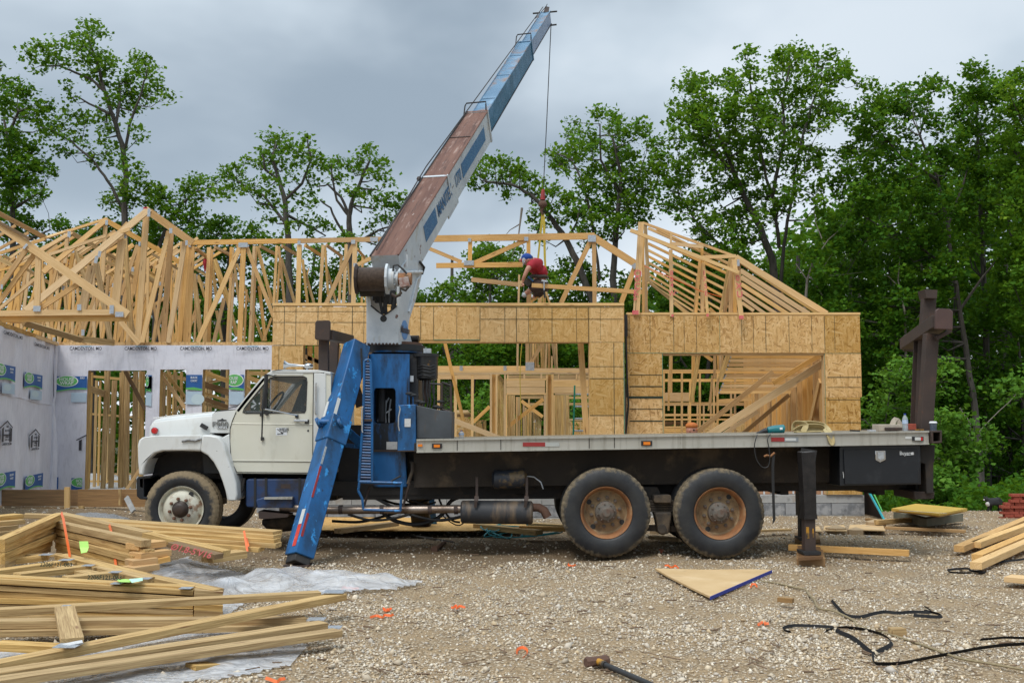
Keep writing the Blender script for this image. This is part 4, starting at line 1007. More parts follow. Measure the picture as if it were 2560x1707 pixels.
def hlogo(org, dirv, nrm, w, h, ang, x1=None):
    x1 = w if x1 is None else x1; B = .045
    def c(p): return [(min(x, x1), z) for x, z in p]
    mark(org, dirv, nrm, c([(-w * .12, h * .72), (w * .5, h * 1.0), (w * 1.12, h * .72), (w * 1.12, h * .66), (w * .5, h * .93), (-w * .12, h * .66)]), WBLACK, B)
    mark(org, dirv, nrm, c([(w * .05, h * .14), (w * .05, h * .66), (w * .22, h * .74), (w * .22, h * .14)]), WBLACK, B)
    if x1 >= w:
        mark(org, dirv, nrm, [(w * .95, h * .14), (w * .95, h * .66), (w * .78, h * .74), (w * .78, h * .14)], WBLACK, B)
        mark(org, dirv, nrm, [(w * .22, h * .44), (w * .78, h * .44), (w * .78, h * .38), (w * .22, h * .38)], WBLACK, B)
        for s, z, sz in (('HIGH', .74, .10), ('BROTHERS', .58, .10), ('LUMBER &', .33, .09), ('SUPPLY CO.', .22, .08), ('CAMDENTON, MO', .05, .12)):
            p = Vector(org) + Vector(dirv) * (w * .5) + Vector((0, 0, h * z)) + Vector(nrm) * (B + .004)
            text(s, p, h * sz * 1.15, WBLACK, ww, (R(90), 0, ang), 'printed_letters', .0008, sx=.62 * w / .32)
Xd, Nf = (1, 0, 0), (0, -1, 0)
def onf(u, v): p = P(u, v, YW); return (p.x, YW, p.z)
ppw = F / YW
flag(onf(142, 977), Xd, Nf, 110 / ppw, 39 / ppw, 0, 0, 77 / ppw, True)
text('BUILD', onf(211, 945) if 0 else (P(209, 945, YW).x, YW - .055, P(209, 945, YW).z), .05, WWHITE, ww, name='printed_letters', extrude=.0008, sx=.6)
flag(onf(366, 978), Xd, Nf, 15 / ppw, 40 / ppw, 0, txt=False, ghost=False)
flag(onf(467, 978), Xd, Nf, 40 / ppw, 42 / ppw, 0, .25, 40 / ppw, False, False) if 0 else None
def bluepatch(u0, u1, v0, v1, g0):
    a = onf(u0, v1); W_ = (u1 - u0) / ppw; H_ = (v1 - v0) / ppw
    mark(a, Xd, Nf, [(0, H_), (W_, H_), (W_, 0), (W_ * .5, .03), (0, .02)], WBLUE, .045)
    mark(a, Xd, Nf, [(0, .02), (W_ * .5, .03), (W_, 0), (W_, -.03), (0, -.01)], WGREEN, .046)
    mark(a, Xd, Nf, [(0, -.05), (W_, -.05), (W_, -.30), (0, -.28)], WPALE, .043)
bluepatch(366.5, 381, 938, 975, 0); bluepatch(466.5, 506.5, 937, 972, 0); bluepatch(574, 611, 937, 972, 0)
for s, u, v, sz in (("BUILDE", 487, 944, .055), ('CHOIC', 487, 952, .055), ('RY', 372, 944, .05), ('E.', 372, 952, .05)):
    text(s, (P(u, v, YW).x, YW - .055, P(u, v, YW).z), sz, WWHITE, ww, name='printed_letters', extrude=.0008, sx=.7)
a = onf(574, 972); mark(a, Xd, Nf, ell(.10, .16, .17, .12, u0=0), WWHITE, .048); mark(a, Xd, Nf, ell(.10, .16, .155, .105, u0=0), WGREEN, .049)
text('OUSE', (P(586, 946, YW).x, YW - .055, P(586, 946, YW).z), .085, WWHITE, ww, name='printed_letters', extrude=.0008, sx=.75); text('RAP', (P(586, 956, YW).x, YW - .055, P(586, 956, YW).z), .085, WWHITE, ww, name='printed_letters', extrude=.0008, sx=.75)
a = onf(480, 995); mark(a, Xd, Nf, ell(.12, -.02, .12, .10), surf('ghost_print', (.52, .64, .68), None, 6, .6), .0445)
for u in (217, 354, 492, 633):
    p = P(u, 872, YW); text('CAMDENTON, MO', (p.x, YW - .052, p.z), .088, WBLACK, ww, name='printed_letters', extrude=.0008, sx=.80)
    x0, x1, z0, z1 = rect(u - 14, 864, u + 14, 868, YW); mark((x0, YW, z0), Xd, Nf, [(0, 0), (x1 - x0, 0), (x1 - x0, z1 - z0), (0, z1 - z0)], WPALE, .047)
hlogo(onf(197, 1132), Xd, Nf, .30, .34, 0, x1=.16)
flag(onf(180, 1226), Xd, Nf, .62, .25, 0, 0, .2, True, False)
mark(onf(141, 1222), Xd, Nf, [(0, 0), (.05, 0), (.05, .22), (0, .22)], WBLUE, .045)
angs = math.atan2(-dv.y, -dv.x)      # reading direction runs towards the corner
def ons(u, v):
    """point of the side wall under photo pixel (u,v)"""
    a, b = (u - CX) / F, -(v - CY) / F; dy = _cp - b * _sp; m = a / dy
    # x = m*Y along the ray ; wall: B2 + t dv
    t = (m * B2.y - B2.x) / (dv.x - m * dv.y); q = B2 + dv * t; return (q.x, q.y, P(u, v, q.y).z)
rd = tuple(-dv)
flag(ons(53, 967), rd, nv, 1.35, .26, angs); flag(ons(-20, 948), rd, nv, 1.2, .26, angs)
flag(ons(55, 1228), rd, nv, 1.35, .26, angs, ghost=False); flag(ons(-20, 1230), rd, nv, 1.2, .28, angs, ghost=False)
hlogo(ons(68, 1126), rd, nv, .74, .36, angs); hlogo(ons(-6, 1114), rd, nv, .7, .38, angs)
for u, v in ((98, 866), (25, 838)):
    p = Vector(ons(u, v)) + nv * .052; text('CAMDENTON, MO', p, .08, WBLACK, ww, (R(90), 0, angs), 'printed_letters', .0008, sx=1.8)
MB().tube([Vector(ons(0, 983)) + nv * .03, Vector(ons(70, 1000)) + nv * .03, Vector(ons(125, 1013)) + nv * .03], .006, 5).build('lap_seam', WRAP, ww)

# studs behind the openings of the wrapped wall
z5 = Zr(0, 480, 1.913)
iw = sub('interior_framing', P(300, 1222, 21))
sticks(iw, z5, [(437, 862, 420, 1425, 16), (462, 900, 450, 1425, 12, 21.3), (480, 900, 470, 1425, 10, 21.6), (513, 862, 492, 1425, 22, 20.6), (548, 900, 530, 1425, 24, 20.9), (583, 862, 575, 1425, 20, 21), (598, 862, 590, 1425, 10, 21.3), (612, 862, 606, 1425, 18, 21), (650, 858, 638, 1425, 22, 20.7), (683, 858, 672, 1425, 20, 20.6), (600, 858, 695, 1040, 18, 20.4, 20.4, WOODD), (672, 1320, 602, 1428, 14, 20.3, 20.3, WOODL), (430, 940, 500, 965, 30, 20.5, 20.5), (430, 880, 700, 905, 12, 21.5), (430, 1060, 690, 1080, 9, 22),
    (785, 860, 782, 1300, 14, 20.7), (812, 860, 810, 1300, 14, 20.9), (840, 860, 838, 1300, 14, 20.8), (868, 860, 866, 1300, 12, 21), (773, 878, 890, 1038, 16, 20.3, 20.3, WOODL), (797, 870, 890, 985, 14, 20.5), (888, 990, 830, 1060, 12, 20.4), (768, 870, 890, 895, 18, 21.2),
    (972, 862, 1097, 905, 22, 20.6), (972, 918, 1097, 960, 30, 21, 21, WOODD), (972, 960, 1097, 1000, 14, 20.7), (980, 990, 1095, 1030, 20, 21.3, 21.3, WOODD), (1010, 860, 1005, 1100, 12, 21.5), (972, 1010, 1097, 1045, 12, 20.8), (1000, 910, 1097, 890, 12, 20.9),
    (1172, 880, 1300, 930, 22, 20.8), (1175, 930, 1230, 970, 14, 20.6), (1190, 860, 1190, 1100, 14, 21.2), (1175, 865, 1300, 868, 20, 21)], 20.6, WOODY, 'interior_stud')
for xx in np.arange(-9.6, -4.6, .41):
    for Yy in (22.4, 25.5): bd('interior_stud', (xx + random.uniform(-.05, .05), Yy, .36), (xx, Yy, 3.05), .038, .089, WOODY, iw, (1, 0, 0) if 0 else (0, -1, 0))
for Yy in (22.4, 25.5):
    for zz in (.4, 3.03): bd('interior_plate', (-9.7, Yy, zz), (-4.6, Yy, zz), .04, .09, WOODY, iw)

# ---- interior framing behind the right opening
D2 = Zr(1640, 860, 5.113); fr = sub('interior_framing', P(1850, 1236, 23))
sticks(fr, D2, [(60, 335, 1830, 337, 20), (60, 360, 1830, 362, 26)] + [(x, 372, x, 1900, 24) for x in (100, 330, 560, 787, 1010, 1240, 1465, 1700)], 23, WOOD, 'interior_stud')
sticks(fr, D2, [(60, 463, 1700, 463, 36, 26)] + [(x, 480, x, 1700, 22, 26) for x in (435, 740, 960, 1180, 1395, 1615)], 26, WOOD, 'interior_stud')
sticks(fr, D2, [(60, 768, 1640, 768, 34), (60, 750, 1640, 748, 10), (60, 905, 1240, 905, 30), (60, 962, 1000, 962, 20), (110, 675, 430, 675, 110), (110, 1010, 430, 1010, 50, 27.6, 27.6, WOODD)] + [(x, 785, x, 1600, 20) for x in (240, 415, 530, 610, 700, 1165, 1430, 1590)] + [(60, 1060 + 24 * i, 520 + 30 * i, 1060 + 24 * i, 22) for i in range(5)], 27.5, WOOD, 'interior_stud')
for (x0_, y0_, x1_, y1_) in ((1270, 780, 1440, 1200), (1450, 780, 1600, 1200), (600, 1000, 780, 1200), (960, 1000, 1150, 1200)):
    panel(fr, *D2(x0_, y0_), *D2(x1_, y1_), 28.5, OSB)
sticks(fr, D2, [(190, 115, 185, 620, 42, 21.5), (165, 370, 160, 850, 22, 22, 22), (475, 115, 470, 740, 36, 21), (500, 115, 490, 330, 14, 21.2), (550, 115, 450, 745, 48, 20.6, 20.6, WOODY), (598, 120, 722, 212, 42, 20.8), (750, 115, 750, 440, 34, 21), (790, 115, 790, 330, 20, 21.2), (820, 115, 815, 330, 30, 21.3, 21.3, WOODL), (855, 115, 840, 330, 20, 21.4), (930, 115, 818, 450, 62, 20.5, 20.5, WOODY), (800, 440, 760, 660, 30, 20.8), (720, 400, 690, 820, 26, 21), (705, 600, 670, 850, 18, 21.4)], 21, WOOD, 'truss_member')
ys_ = [128, 160, 212, 265, 320, 400, 430, 500, 535, 578, 615]
hs_ = [22, 42, 42, 46, 42, 40, 22, 26, 34, 38, 38]
for i, (yy_, hh) in enumerate(zip(ys_, hs_)):
    xl = 972 - i * 16; xr_ = 2080 - i * 36
    sticks(fr, D2, [(xl, yy_, xr_, yy_, hh, 20.6 + i * .22)], 20, WOOD if i % 2 else WOODL, 'stacked_joist', t=.06)
    if i % 1 == 0: plate(fr, D2, xl - 6, yy_ + 6, 22, 22, 20.55 + i * .22, 5.113)
sticks(fr, D2, [(2150, 235, 560, 1240, 92, 19.25, 19.25, WOODL), (2130, 120, 1500, 500, 60, 19.6, 19.6, WOOD), (1500, 500, 820, 1200, 1, 19.6) if 0 else (1300, 860, 800, 1190, 48, 19.5, 19.5, WOODL), (1495, 355, 480, 1160, 62, 20.2, 20.2, WOOD), (1700, 650, 1090, 1160, 50, 22, 22, WOODD), (780, 730, 1230, 700, 45, 24)], 20, WOOD, 'diagonal_brace', t=.04)

# ---- interior framing behind the left opening
C2 = Zr(1080, 840, 5.6); fl = sub('interior_framing', P(1280, 1238, 22.5))
S_ = WOODL
sticks(fl, C2, [(-60, 455, 1360, 455, 75, 22.4), (1430, 468, 2320, 472, 42, 22.4), (-60, 500, 2320, 494, 24, 22.3, 22.3, S_), (-60, 527, 2320, 519, 24, 22.3, 22.3, S_), (-60, 572, 810, 572, 62, 22.8), (1060, 572, 2320, 565, 50, 22.9, 22.9, WOODY),
    (95, 540, 90, 1600, 38), (330, 540, 322, 1900, 42), (567, 538, 560, 1900, 38), (826, 535, 822, 1900, 28), (905, 535, 902, 1900, 30), (865, 540, 862, 1900, 56, 22.4, 22.4, WOOD), (1022, 535, 1022, 1900, 26), (1045, 825, 1044, 1900, 20),
    (1040, 665, 1582, 665, 94), (1040, 757, 1582, 757, 86), (1040, 609, 1600, 605, 22), (1040, 811, 1600, 809, 26), (1580, 825, 1580, 1900, 30), (1607, 535, 1605, 1900, 24), (1646, 540, 1646, 1900, 50, 22.4, 22.4, WOOD), (1688, 535, 1686, 1900, 28), (1712, 825, 1710, 1900, 20),
    (1060, 535, 1060, 603, 24), (1292, 535, 1292, 603, 26), (1530, 535, 1530, 603, 24), (1776, 535, 1776, 603, 24), (2025, 535, 2025, 603, 24), (2060, 535, 2060, 603, 20), (1700, 665, 2320, 665, 94), (1700, 757, 2320, 757, 86), (1700, 609, 2320, 609, 22), (1720, 811, 2320, 811, 26)], 22.3, S_, 'interior_stud')
sticks(fl, C2, [(935, 560, 935, 1900, 22, 22.8), (958, 590, 958, 1900, 18, 23.4), (980, 620, 980, 1900, 16, 24), (1000, 640, 998, 1900, 12, 24.5), (930, 545, 1005, 640, 26, 22.7, 24.5), (1080, 830, 1078, 1900, 40, 23), (1118, 830, 1116, 1900, 34, 23.5), (1150, 830, 1148, 1900, 26, 24), (1188, 850, 1182, 1900, 28, 22.9, 22.9, WOODL), (1220, 850, 1218, 1900, 34, 24.3),
    (1560, 880, 1055, 1275, 52, 23, 23, WOOD), (1250, 905, 1550, 1130, 46, 24.5, 24.5, WOOD), (1235, 858, 1560, 855, 40, 24.6), (1270, 955, 1560, 950, 34, 26), (1358, 880, 1356, 1010, 22, 25), (1285, 975, 1283, 1900, 30, 25), (1312, 1000, 1310, 1900, 26, 25.2), (1345, 1020, 1343, 1900, 30, 25), (1380, 1040, 1378, 1900, 30, 25.3)] +
    [(1415 + i * 18, 1060 + i * 22, 1413 + i * 17, 1700, 12, 25.4 + i * .3) for i in range(7)] + [(1408, 1050, 1530, 1180, 24, 25.4, 27.5)] +
    [(1735 + i * 22, 828, 1735 + i * 22, 1900, 21, 23 + i * .25) for i in range(9)] + [(1900, 862, 2320, 858, 34, 25), (1920, 952, 2320, 946, 34, 25.5), (1920, 1170, 2320, 1165, 30, 27), (1935, 1190, 1935, 1500, 22, 27), (2080, 1190, 2080, 1500, 18, 27), (2200, 1190, 2200, 1500, 18, 27),
    (345, 1052, 810, 1050, 34, 27, 27, WOODL), (350, 1078, 810, 1076, 18, 27), (560, 1100, 560, 1500, 20, 27), (605, 1100, 603, 1500, 20, 27), (750, 1090, 748, 1500, 22, 27), (790, 1090, 790, 1150, 20, 27), (575, 1205, 808, 985, 48, 24, 24, WOOD), (335, 1335, 445, 1262, 30, 24), (-40, 1230, 340, 1235, 26, 27), (350, 1110, 560, 1110, 46, 27.1, 27.1, WOODD)], 23, WOODY, 'interior_stud')
for (x0_, y0_, x1_, y1_) in ((1925, 1190, 2320, 1500), (610, 1090, 745, 1500), (350, 1130, 560, 1500), (-60, 1240, 320, 1500)): panel(fl, *C2(x0_, y0_), *C2(x1_, y1_), 27.4, OSB)
sticks(fl, C2, [(180, 90, 440, 1190, 46, 19.4, 19.4, WOOD), (420, 1150, 520, 1440, 46, 19.5, 19.5, WOOD), (2080, 90, 2165, 1430, 82, 18.75, 18.75, WOODL), (270, 1165, 1010, 1455, 72, 17.95, 17.95, WOODL)], 19, WOOD, 'diagonal_brace')
sticks(fl, C2, [(1335, 60, 1335, 370, 52, 21), (1385, 60, 1380, 450, 30, 21.5, 21.5, WOODY), (1418, 60, 1416, 450, 30, 21.4, 21.4, WOODL), (1452, 60, 1450, 450, 26, 21.6), (1485, 60, 1482, 450, 24, 21.5, 21.5, WOODY), (1510, 60, 1545, 450, 20, 21.3, 21.3, WOODY), (1535, 60, 1535, 450, 24, 21.7), (1565, 60, 1562, 450, 26, 21.6, 21.6, WOODY), (1605, 60, 1590, 450, 28, 21.3, 21.3, WOODL), (1640, 60, 1636, 450, 34, 21.4), (1680, 60, 1735, 450, 34, 21.2, 21.2, WOODY), (1720, 60, 1722, 450, 16, 21.6), (1742, 60, 1750, 450, 20, 21.4, 21.4, WOODL), (1560, 85, 1368, 392, 52, 20.9), (1678, 280, 1678, 450, 24, 21.1, 21.1, WOODL), (1498, 405, 1498, 450, 20, 21.1)], 21.4, WOOD, 'truss_post')
plate(fl, C2, 1370, 425, 122, 118, 20.9, 5.6); plate(fl, C2, 409, 452, 44, 72, 22.38, 5.6); plate(fl, C2, 1022, 452, 44, 68, 22.38, 5.6)

# ---- roof trusses of the left wing
A = Zr(0, 480, 3.9208); sA = 3.9208
t1 = sub('roof_truss', P(160, 800, 17))
sticks(t1, A, [(-120, 245, 1255, 1205, 78, 17, 17, WOODL), (-60, 1190, 1135, 1178, 56, 17, 17, WOODL), (-60, 1246, 1265, 1236, 58, 17.05, 17.05, WOOD), (378, 610, 360, 1160, 58, 17.02, 17.02, WOODL), (290, 520, -20, 960, 48, 17.03), (350, 600, -20, 1100, 44, 17.1), (345, 850, -10, 1150, 30, 17.1, 17.1, WOODL), (770, 900, 380, 1150, 48, 17.08), (-20, 290, 295, 462, 26, 16.95, 16.95, STEEL if 0 else WOODD)], 17)
for x, y, w, h, r in ((368, 1145, 72, 56, 0), (782, 1132, 40, 60, 0), (1100, 1152, 40, 84, 0), (1175, 1200, 80, 50, 0), (255, 535, 56, 24, .9), (25, 930, 20, 46, 0)): plate(t1, A, x, y, w, h, 16.98, sA, r)
t2 = sub('roof_truss', P(372, 850, 19.8))
sticks(t2, A, [(1468, 165, 250, 1165, 66, 19.8, 18.6, WOODL), (1465, 195, 1890, 500, 70, 19.8, 19.9), (1432, 240, 1352, 1480, 58, 19.9, 19.9, WOODL), (1655, 385, 1395, 1475, 44, 20, 19.9, WOODL), (1678, 395, 1600, 1478, 52, 20.2, 20.2), (1812, 488, 1650, 1478, 46, 20, 20, WOODL), (1845, 490, 1765, 1478, 40, 20.3), (1195, 470, 1125, 1200, 78, 19.6, 19.6, WOODL), (1225, 430, 1285, 1390, 40, 20.2, 20.2, WOODY), (895, 720, 800, 1170, 74, 19.3, 19.3, WOODL), (945, 700, 1085, 1470, 48, 20, 20, WOODY), (1180, 1268, 1365, 1490, 42, 19.6, 19.6, WOODL), (1375, 540, 1310, 1000, 40, 20.6), (1255, 1190, 1320, 1480, 60, 20.4, 20.4, WOODY), (1250, 300, 1180, 380, 30, 19.7), (1075, 430, 1270, 365, 32, 19.5, 19.5, WOODL)], 19.8)
for x, y, w, h, r in ((1464, 205, 28, 80, 0), (1678, 382, 30, 50, 0), (1832, 500, 22, 50, 0), (980, 610, 30, 60, -.2), (948, 665, 34, 70, -.2), (1232, 435, 24, 46, 0), (623, 940, 30, 44, -.3)): plate(t2, A, x, y, w, h, 19.6 if x > 1000 else 19.0, sA, r)
t3 = sub('roof_truss', P(265, 850, 21))
sticks(t3, A, [(1045, 270, 420, 790, 50, 21, 20.2), (1050, 285, 1890, 760, 48, 21, 21.5), (1035, 330, 1005, 880, 36, 21, 21, WOODL), (1350, 520, 1185, 1010, 36, 21), (1005, 600, 980, 880, 36, 21.2, 21.2, WOODL), (700, 400, 330, 620, 44, 22, 21), (690, 395, 1550, 900, 44, 22, 23, WOODY), (660, 430, 640, 700, 36, 22, 22, WOODL), (720, 580, 690, 760, 36, 22), (735, 575, 900, 1030, 36, 22, 22, WOODY), (1310, 740, 1760, 990, 40, 23, 23, WOODY), (1300, 780, 1350, 1100, 30, 23, 23, WOODY)], 21)
for x, y, w, h in ((1050, 302, 26, 50), (682, 415, 30, 56), (718, 580, 30, 36), (1372, 510, 20, 44), (1305, 760, 24, 44), (1572, 900, 22, 36), (1115, 915, 20, 40)): plate(t3, A, x, y, w, h, 20.9, sA)
t4 = sub('ridge_framing', P(150, 600, 20))
sticks(t4, A, [(-20, 205, 455, 455, 44, 20.5, 21.5), (455, 448, 680, 378, 24, 21, 21.6, WOODL), (680, 380, 1048, 262, 24, 21.6, 21, WOODL), (480, 615, 1032, 432, 30, 19.5, 19.8, WOODL), (-10, 770, 290, 690, 24, 19.6), (0, 600, 440, 460, 30, 21), (-10, 430, 150, 330, 26, 22), (-10, 560, 280, 400, 26, 22.5), (60, 690, -10, 750, 24, 22), (150, 640, -10, 780, 24, 22), (0, 660, 120, 720, 40, 21, 21, WOODY)], 20)
# rows of trusses farther back
rsr = random.Random(11)
for r_i, (yy_, x0_, n_) in enumerate(((22.0, 60, 7), (23.4, -80, 8), (24.8, 120, 8), (26.2, 0, 8))):
    tb = sub('roof_truss', P(250, 850, yy_)); 
    lst = []
    for i in range(n_):
        px = x0_ + i * 240 + rsr.uniform(-20, 20); py = 480 + rsr.uniform(-30, 60) + r_i * 40
        lst.append((px, py + 260, px + 420, py - 10 + rsr.uniform(-30, 30), 26, yy_, yy_ + .3, WOOD if i % 2 else WOODL))
        lst.append((px - 30, py + 120, px + 330, py + 330, 26, yy_, yy_ + .3, WOODY))
        lst.append((px + rsr.uniform(60, 200), py + 120, px + rsr.uniform(20, 220), 1490, rsr.uniform(24, 34), yy_, yy_, WOODL if i % 2 else WOOD))
        lst.append((px + rsr.uniform(100, 200), py + 150, px + rsr.uniform(-60, 60), 1490, rsr.uniform(22, 30), yy_, yy_, WOOD))
        if i % 2: lst.append((px, 1490, px + 160, py + 500, 30, yy_, yy_, WOOD))
    sticks(tb, A, [l for l in lst if l[0] < 1900], yy_)
for i, (y1_, y2_) in enumerate(((640, 380), (700, 430), (840, 520), (960, 600), (1010, 720), (1180, 900), (1250, 1000))):
    sticks(t4, A, [(760 + i * 90, y1_, 1130 + i * 90, y2_, 28, 23 + i * .3)], 23, WOOD, 'rafter')
# heavy dark beam and eave boards dropping to the corner
sticks(t4, A, [(240, 1285, 800, 1450, 60, 17.4, 19.3, WOODY), (790, 1440, 1120, 1478, 60, 19.3, 19.8, WOODY), (-20, 1290, 560, 1490, 34, 16.2, 19.9, WOODL), (-20, 1262, 400, 1290, 20, 17, 18)], 18, WOOD, 'eave_board')
plate(t4, A, 818, 1378, 30, 60, 19.2, sA); plate(t4, A, 536, 1444, 28, 40, 19.5, sA)

# ---- trusses with flat top chord over the centre
B = Zr(440, 560, 4.523); sB = 4.523
flat = thing('roof_truss', 'long flat topped roof truss running behind the boom in front of the yellow sling', 'roof truss', P(1000, 760, 20.3))
FW = WOOD
sticks(flat, B, [(130, 212, 1380, 192, 56, 20.3), (1380, 192, 2560, 168, 54, 20.3), (170, 250, 122, 1335, 84, 20.3), (78, 200, 45, 1335, 52, 20.35, 20.35, WOODL), (725, 262, 245, 1335, 54, 20.32, 20.32, WOODL), (764, 265, 722, 1335, 58, 20.3), (800, 262, 1105, 1050, 42, 20.32), (1396, 235, 1380, 920, 52, 20.3, 20.3, WOODL), (2005, 235, 1690, 920, 48, 20.32), (2024, 210, 2005, 920, 52, 20.3, 20.3, WOODL)], 20.3, FW, 'truss_member')
for x, y, w, h in ((160, 242, 30, 44), (762, 240, 104, 54), (1394, 215, 34, 44), (2006, 205, 46, 46), (2240, 176, 88, 46), (2030, 465, 44, 40)): plate(flat, B, x, y, w, h, 20.28, sB)
C = Zr(1160, 500, 4.9); sC = 4.9
sticks(flat, C, [(-700, 480, 1600, 443, 80, 20.3), (1560, 440, 2110, 790, 86, 20.3), (-340, 805, 720, 792, 62, 20.3), (76, 500, 72, 745, 50, 20.3), (130, 770, 765, 490, 54, 20.32), (-700, 480, -30, 760, 44, 20.32), (790, 490, 790, 680, 48, 20.3), (1545, 510, 1190, 1260, 58, 20.32), (1592, 510, 1600, 1260, 50, 20.3), (2090, 830, 1925, 1260, 60, 20.32)], 20.3, FW, 'truss_member')
for x, y, w, h, r in ((68, 495, 40, 46, 0), (60, 772, 124, 58, 0), (762, 480, 52, 50, 0), (1566, 474, 100, 84, 0), (2088, 812, 60, 60, .6)): plate(flat, C, x, y, w, h, 20.28, sC, r)
tb = sub('roof_truss', P(760, 850, 21.2))
sticks(tb, B, [(375, 265, 325, 1335, 44, 21.2, 21.2, WOODL), (400, 290, 370, 1335, 40, 21.4), (385, 262, 460, 860, 30, 21.6, 21.6, WOODY), (430, 400, 575, 830, 60, 22, 22, WOODY), (575, 820, 690, 1270, 40, 22, 22, WOODY), (640, 265, 580, 1335, 30, 21.4, 21.4, WOODL), (625, 262, 612, 600, 28, 21.2), (655, 560, 610, 1335, 24, 21.3, 21.3, WOODL), (545, 840, 430, 1335, 40, 21.7, 21.7, WOODL), (640, 290, 712, 870, 28, 21.8, 21.8, WOODY), (460, 980, 520, 1320, 30, 21.9, 21.9, WOODY), (200, 560, 280, 1260, 50, 21.2, 21.2, WOODY), (230, 570, 212, 1330, 20, 21.5), (250, 580, 330, 830, 30, 21.8, 21.8, WOODY), (690, 450, 830, 880, 24, 21.8, 21.8, WOODY), (885, 250, 835, 1335, 30, 21.3, 21.3, WOODL), (905, 250, 865, 1335, 28, 21.5), (920, 255, 1090, 900, 38, 21.4, 21.4, WOODY), (940, 700, 1010, 1320, 34, 21.6, 21.6, WOOD), (880, 1020, 985, 1320, 30, 21.9, 21.9, WOODY), (1080, 1060, 990, 1320, 24, 21.2), (800, 740, 770, 1335, 22, 21.6), (1140, 245, 1105, 930, 28, 21.3, 21.3, WOODL), (1162, 255, 1230, 915, 28, 21.5, 21.5, WOOD), (1175, 400, 1140, 915, 22, 21.6, 21.6, WOODL), (1190, 390, 1350, 915, 34, 21.7, 21.7, WOODY), (1432, 400, 1490, 915, 28, 21.5, 21.5, WOODY), (1440, 480, 1565, 915, 30, 21.6, 21.6, WOODY), (1665, 238, 1625, 915, 36, 21.2, 21.2, WOODL), (1685, 260, 1720, 800, 26, 21.5, 21.5, WOODY), (1700, 480, 1815, 910, 24, 21.6, 21.6, WOODY), (1870, 370, 1845, 910, 28, 21.5, 21.5, WOODL), (1925, 232, 1895, 912, 34, 21.2, 21.2, WOODL), (1940, 430, 1970, 800, 20, 21.6, 21.6, WOODY), (2110, 370, 2100, 912, 24, 21.5), (2150, 700, 2140, 912, 14, 21.5), (1500, 500, 1480, 600, 10, 22)], 21.2, WOOD)
sticks(tb, B, [(215, 268, 350, 375, 42, 20.6, 21.4), (440, 262, 615, 350, 34, 20.6, 21.6), (950, 250, 1140, 350, 34, 20.6, 21.6), (1200, 250, 1372, 352, 34, 20.6, 21.6), (1460, 242, 1650, 360, 34, 20.6, 21.6), (1700, 240, 1880, 370, 34, 20.6, 21.6), (2050, 285, 2135, 380, 30, 20.6, 21.4), (2055, 460, 2210, 385, 44, 20.7, 20.7, WOODL), (690, 250, 760, 290, 30, 20.6, 21.4), (-20, 1100, 200, 1095, 16, 23)], 21, WOOD, 'ridge_piece')
plate(tb, B, 235, 600, 22, 60, 21.4, sB); plate(tb, B, 440, 1120, 18, 36, 21.6, sB)
# red rag hanging in the trusses
mb = MB(); mb.loft([[P(*B(310 + dx, 395 + 0), 20.9 + dz) for dx, dz in ((0, 0), (20, -.03), (38, 0), (20, .04))], [P(*B(302 + dx, 440), 20.9 + dz) for dx, dz in ((0, 0), (22, -.05), (44, 0), (22, .04))], [P(*B(315 + dx, 500), 20.9 + dz) for dx, dz in ((0, 0), (12, -.04), (26, 0), (12, .03))], [P(*B(322 + dx, 542), 20.9 + dz) for dx, dz in ((0, 0), (6, -.02), (12, 0), (6, .02))]])
tag(mb.build('rag', REDS), 'small red rag hanging from a truss web near the corner post', 'rag')
tag(MB().loft([[P(*A(1400 + dx, 165), 19.6 + dz) for dx, dz in ((0, 0), (24, -.05), (50, 0), (24, .05))], [P(*A(1408 + dx, 148), 19.6 + dz) for dx, dz in ((0, 0), (14, -.04), (32, 0), (14, .04))]]).build('rag', REDS), 'red rag tied on the highest truss peak', 'rag')

# ---- leaning half trusses on the right garage
E = Zr(1560, 540, 3.92); sE = 3.92
hb = thing('half_truss_stack', 'stack of leaning half trusses with red sprayed ends on the right garage wall', 'truss stack', P(1850, 780, 19.2))
for (x1, y1, x2, y2) in ((150, 60, 98, 968), (168, 60, 124, 968), (184, 60, 142, 968)): sticks(hb, E, [(x1, y1, x2, y2, 19, 18.7)], 18.7, WOODL, 'post')
sticks(hb, E, [(208, 90, 238, 640, 34, 19.6, 19.6, WOODY), (186, 200, 190, 968, 26, 19.1), (212, 480, 214, 968, 24, 19.2, 19.2, WOODL), (222, 640, 222, 968, 18, 19.4), (462, 168, 458, 290, 18, 18.7, 18.7, WOODL), (458, 330, 466, 985, 34, 18.72, 18.72, WOODL), (762, 310, 768, 460, 26, 18.7), (745, 440, 702, 962, 28, 18.9, 18.9, WOOD), (720, 600, 690, 962, 22, 19.0, 19.0, WOODY), (762, 462, 768, 962, 34, 18.95, 18.95, WOODL), (790, 520, 775, 962, 26, 19.1), (778, 455, 820, 985, 26, 18.6, 18.6, WOODL), (1048, 420, 1045, 962, 40, 18.95, 18.95, WOODL), (1040, 425, 945, 955, 28, 18.8, 18.8, WOODY), (1030, 600, 985, 962, 34, 19.0), (1082, 420, 1088, 962, 34, 18.9), (1010, 680, 1050, 962, 18, 19.1, 19.1, WOODL), (1080, 700, 1100, 962, 20, 19.1, 19.1, WOODY), (1122, 425, 1138, 900, 34, 19.0, 19.0, WOOD), (1075, 425, 1152, 1012, 46, 18.58, 18.58, WOODL)], 18.8, WOOD, 'post')
rf = [(185, 68, 1110, 405, 24, 19.6, 19.2)]
y0s = [120, 205, 270, 335, 395, 455, 510, 565, 610, 650]
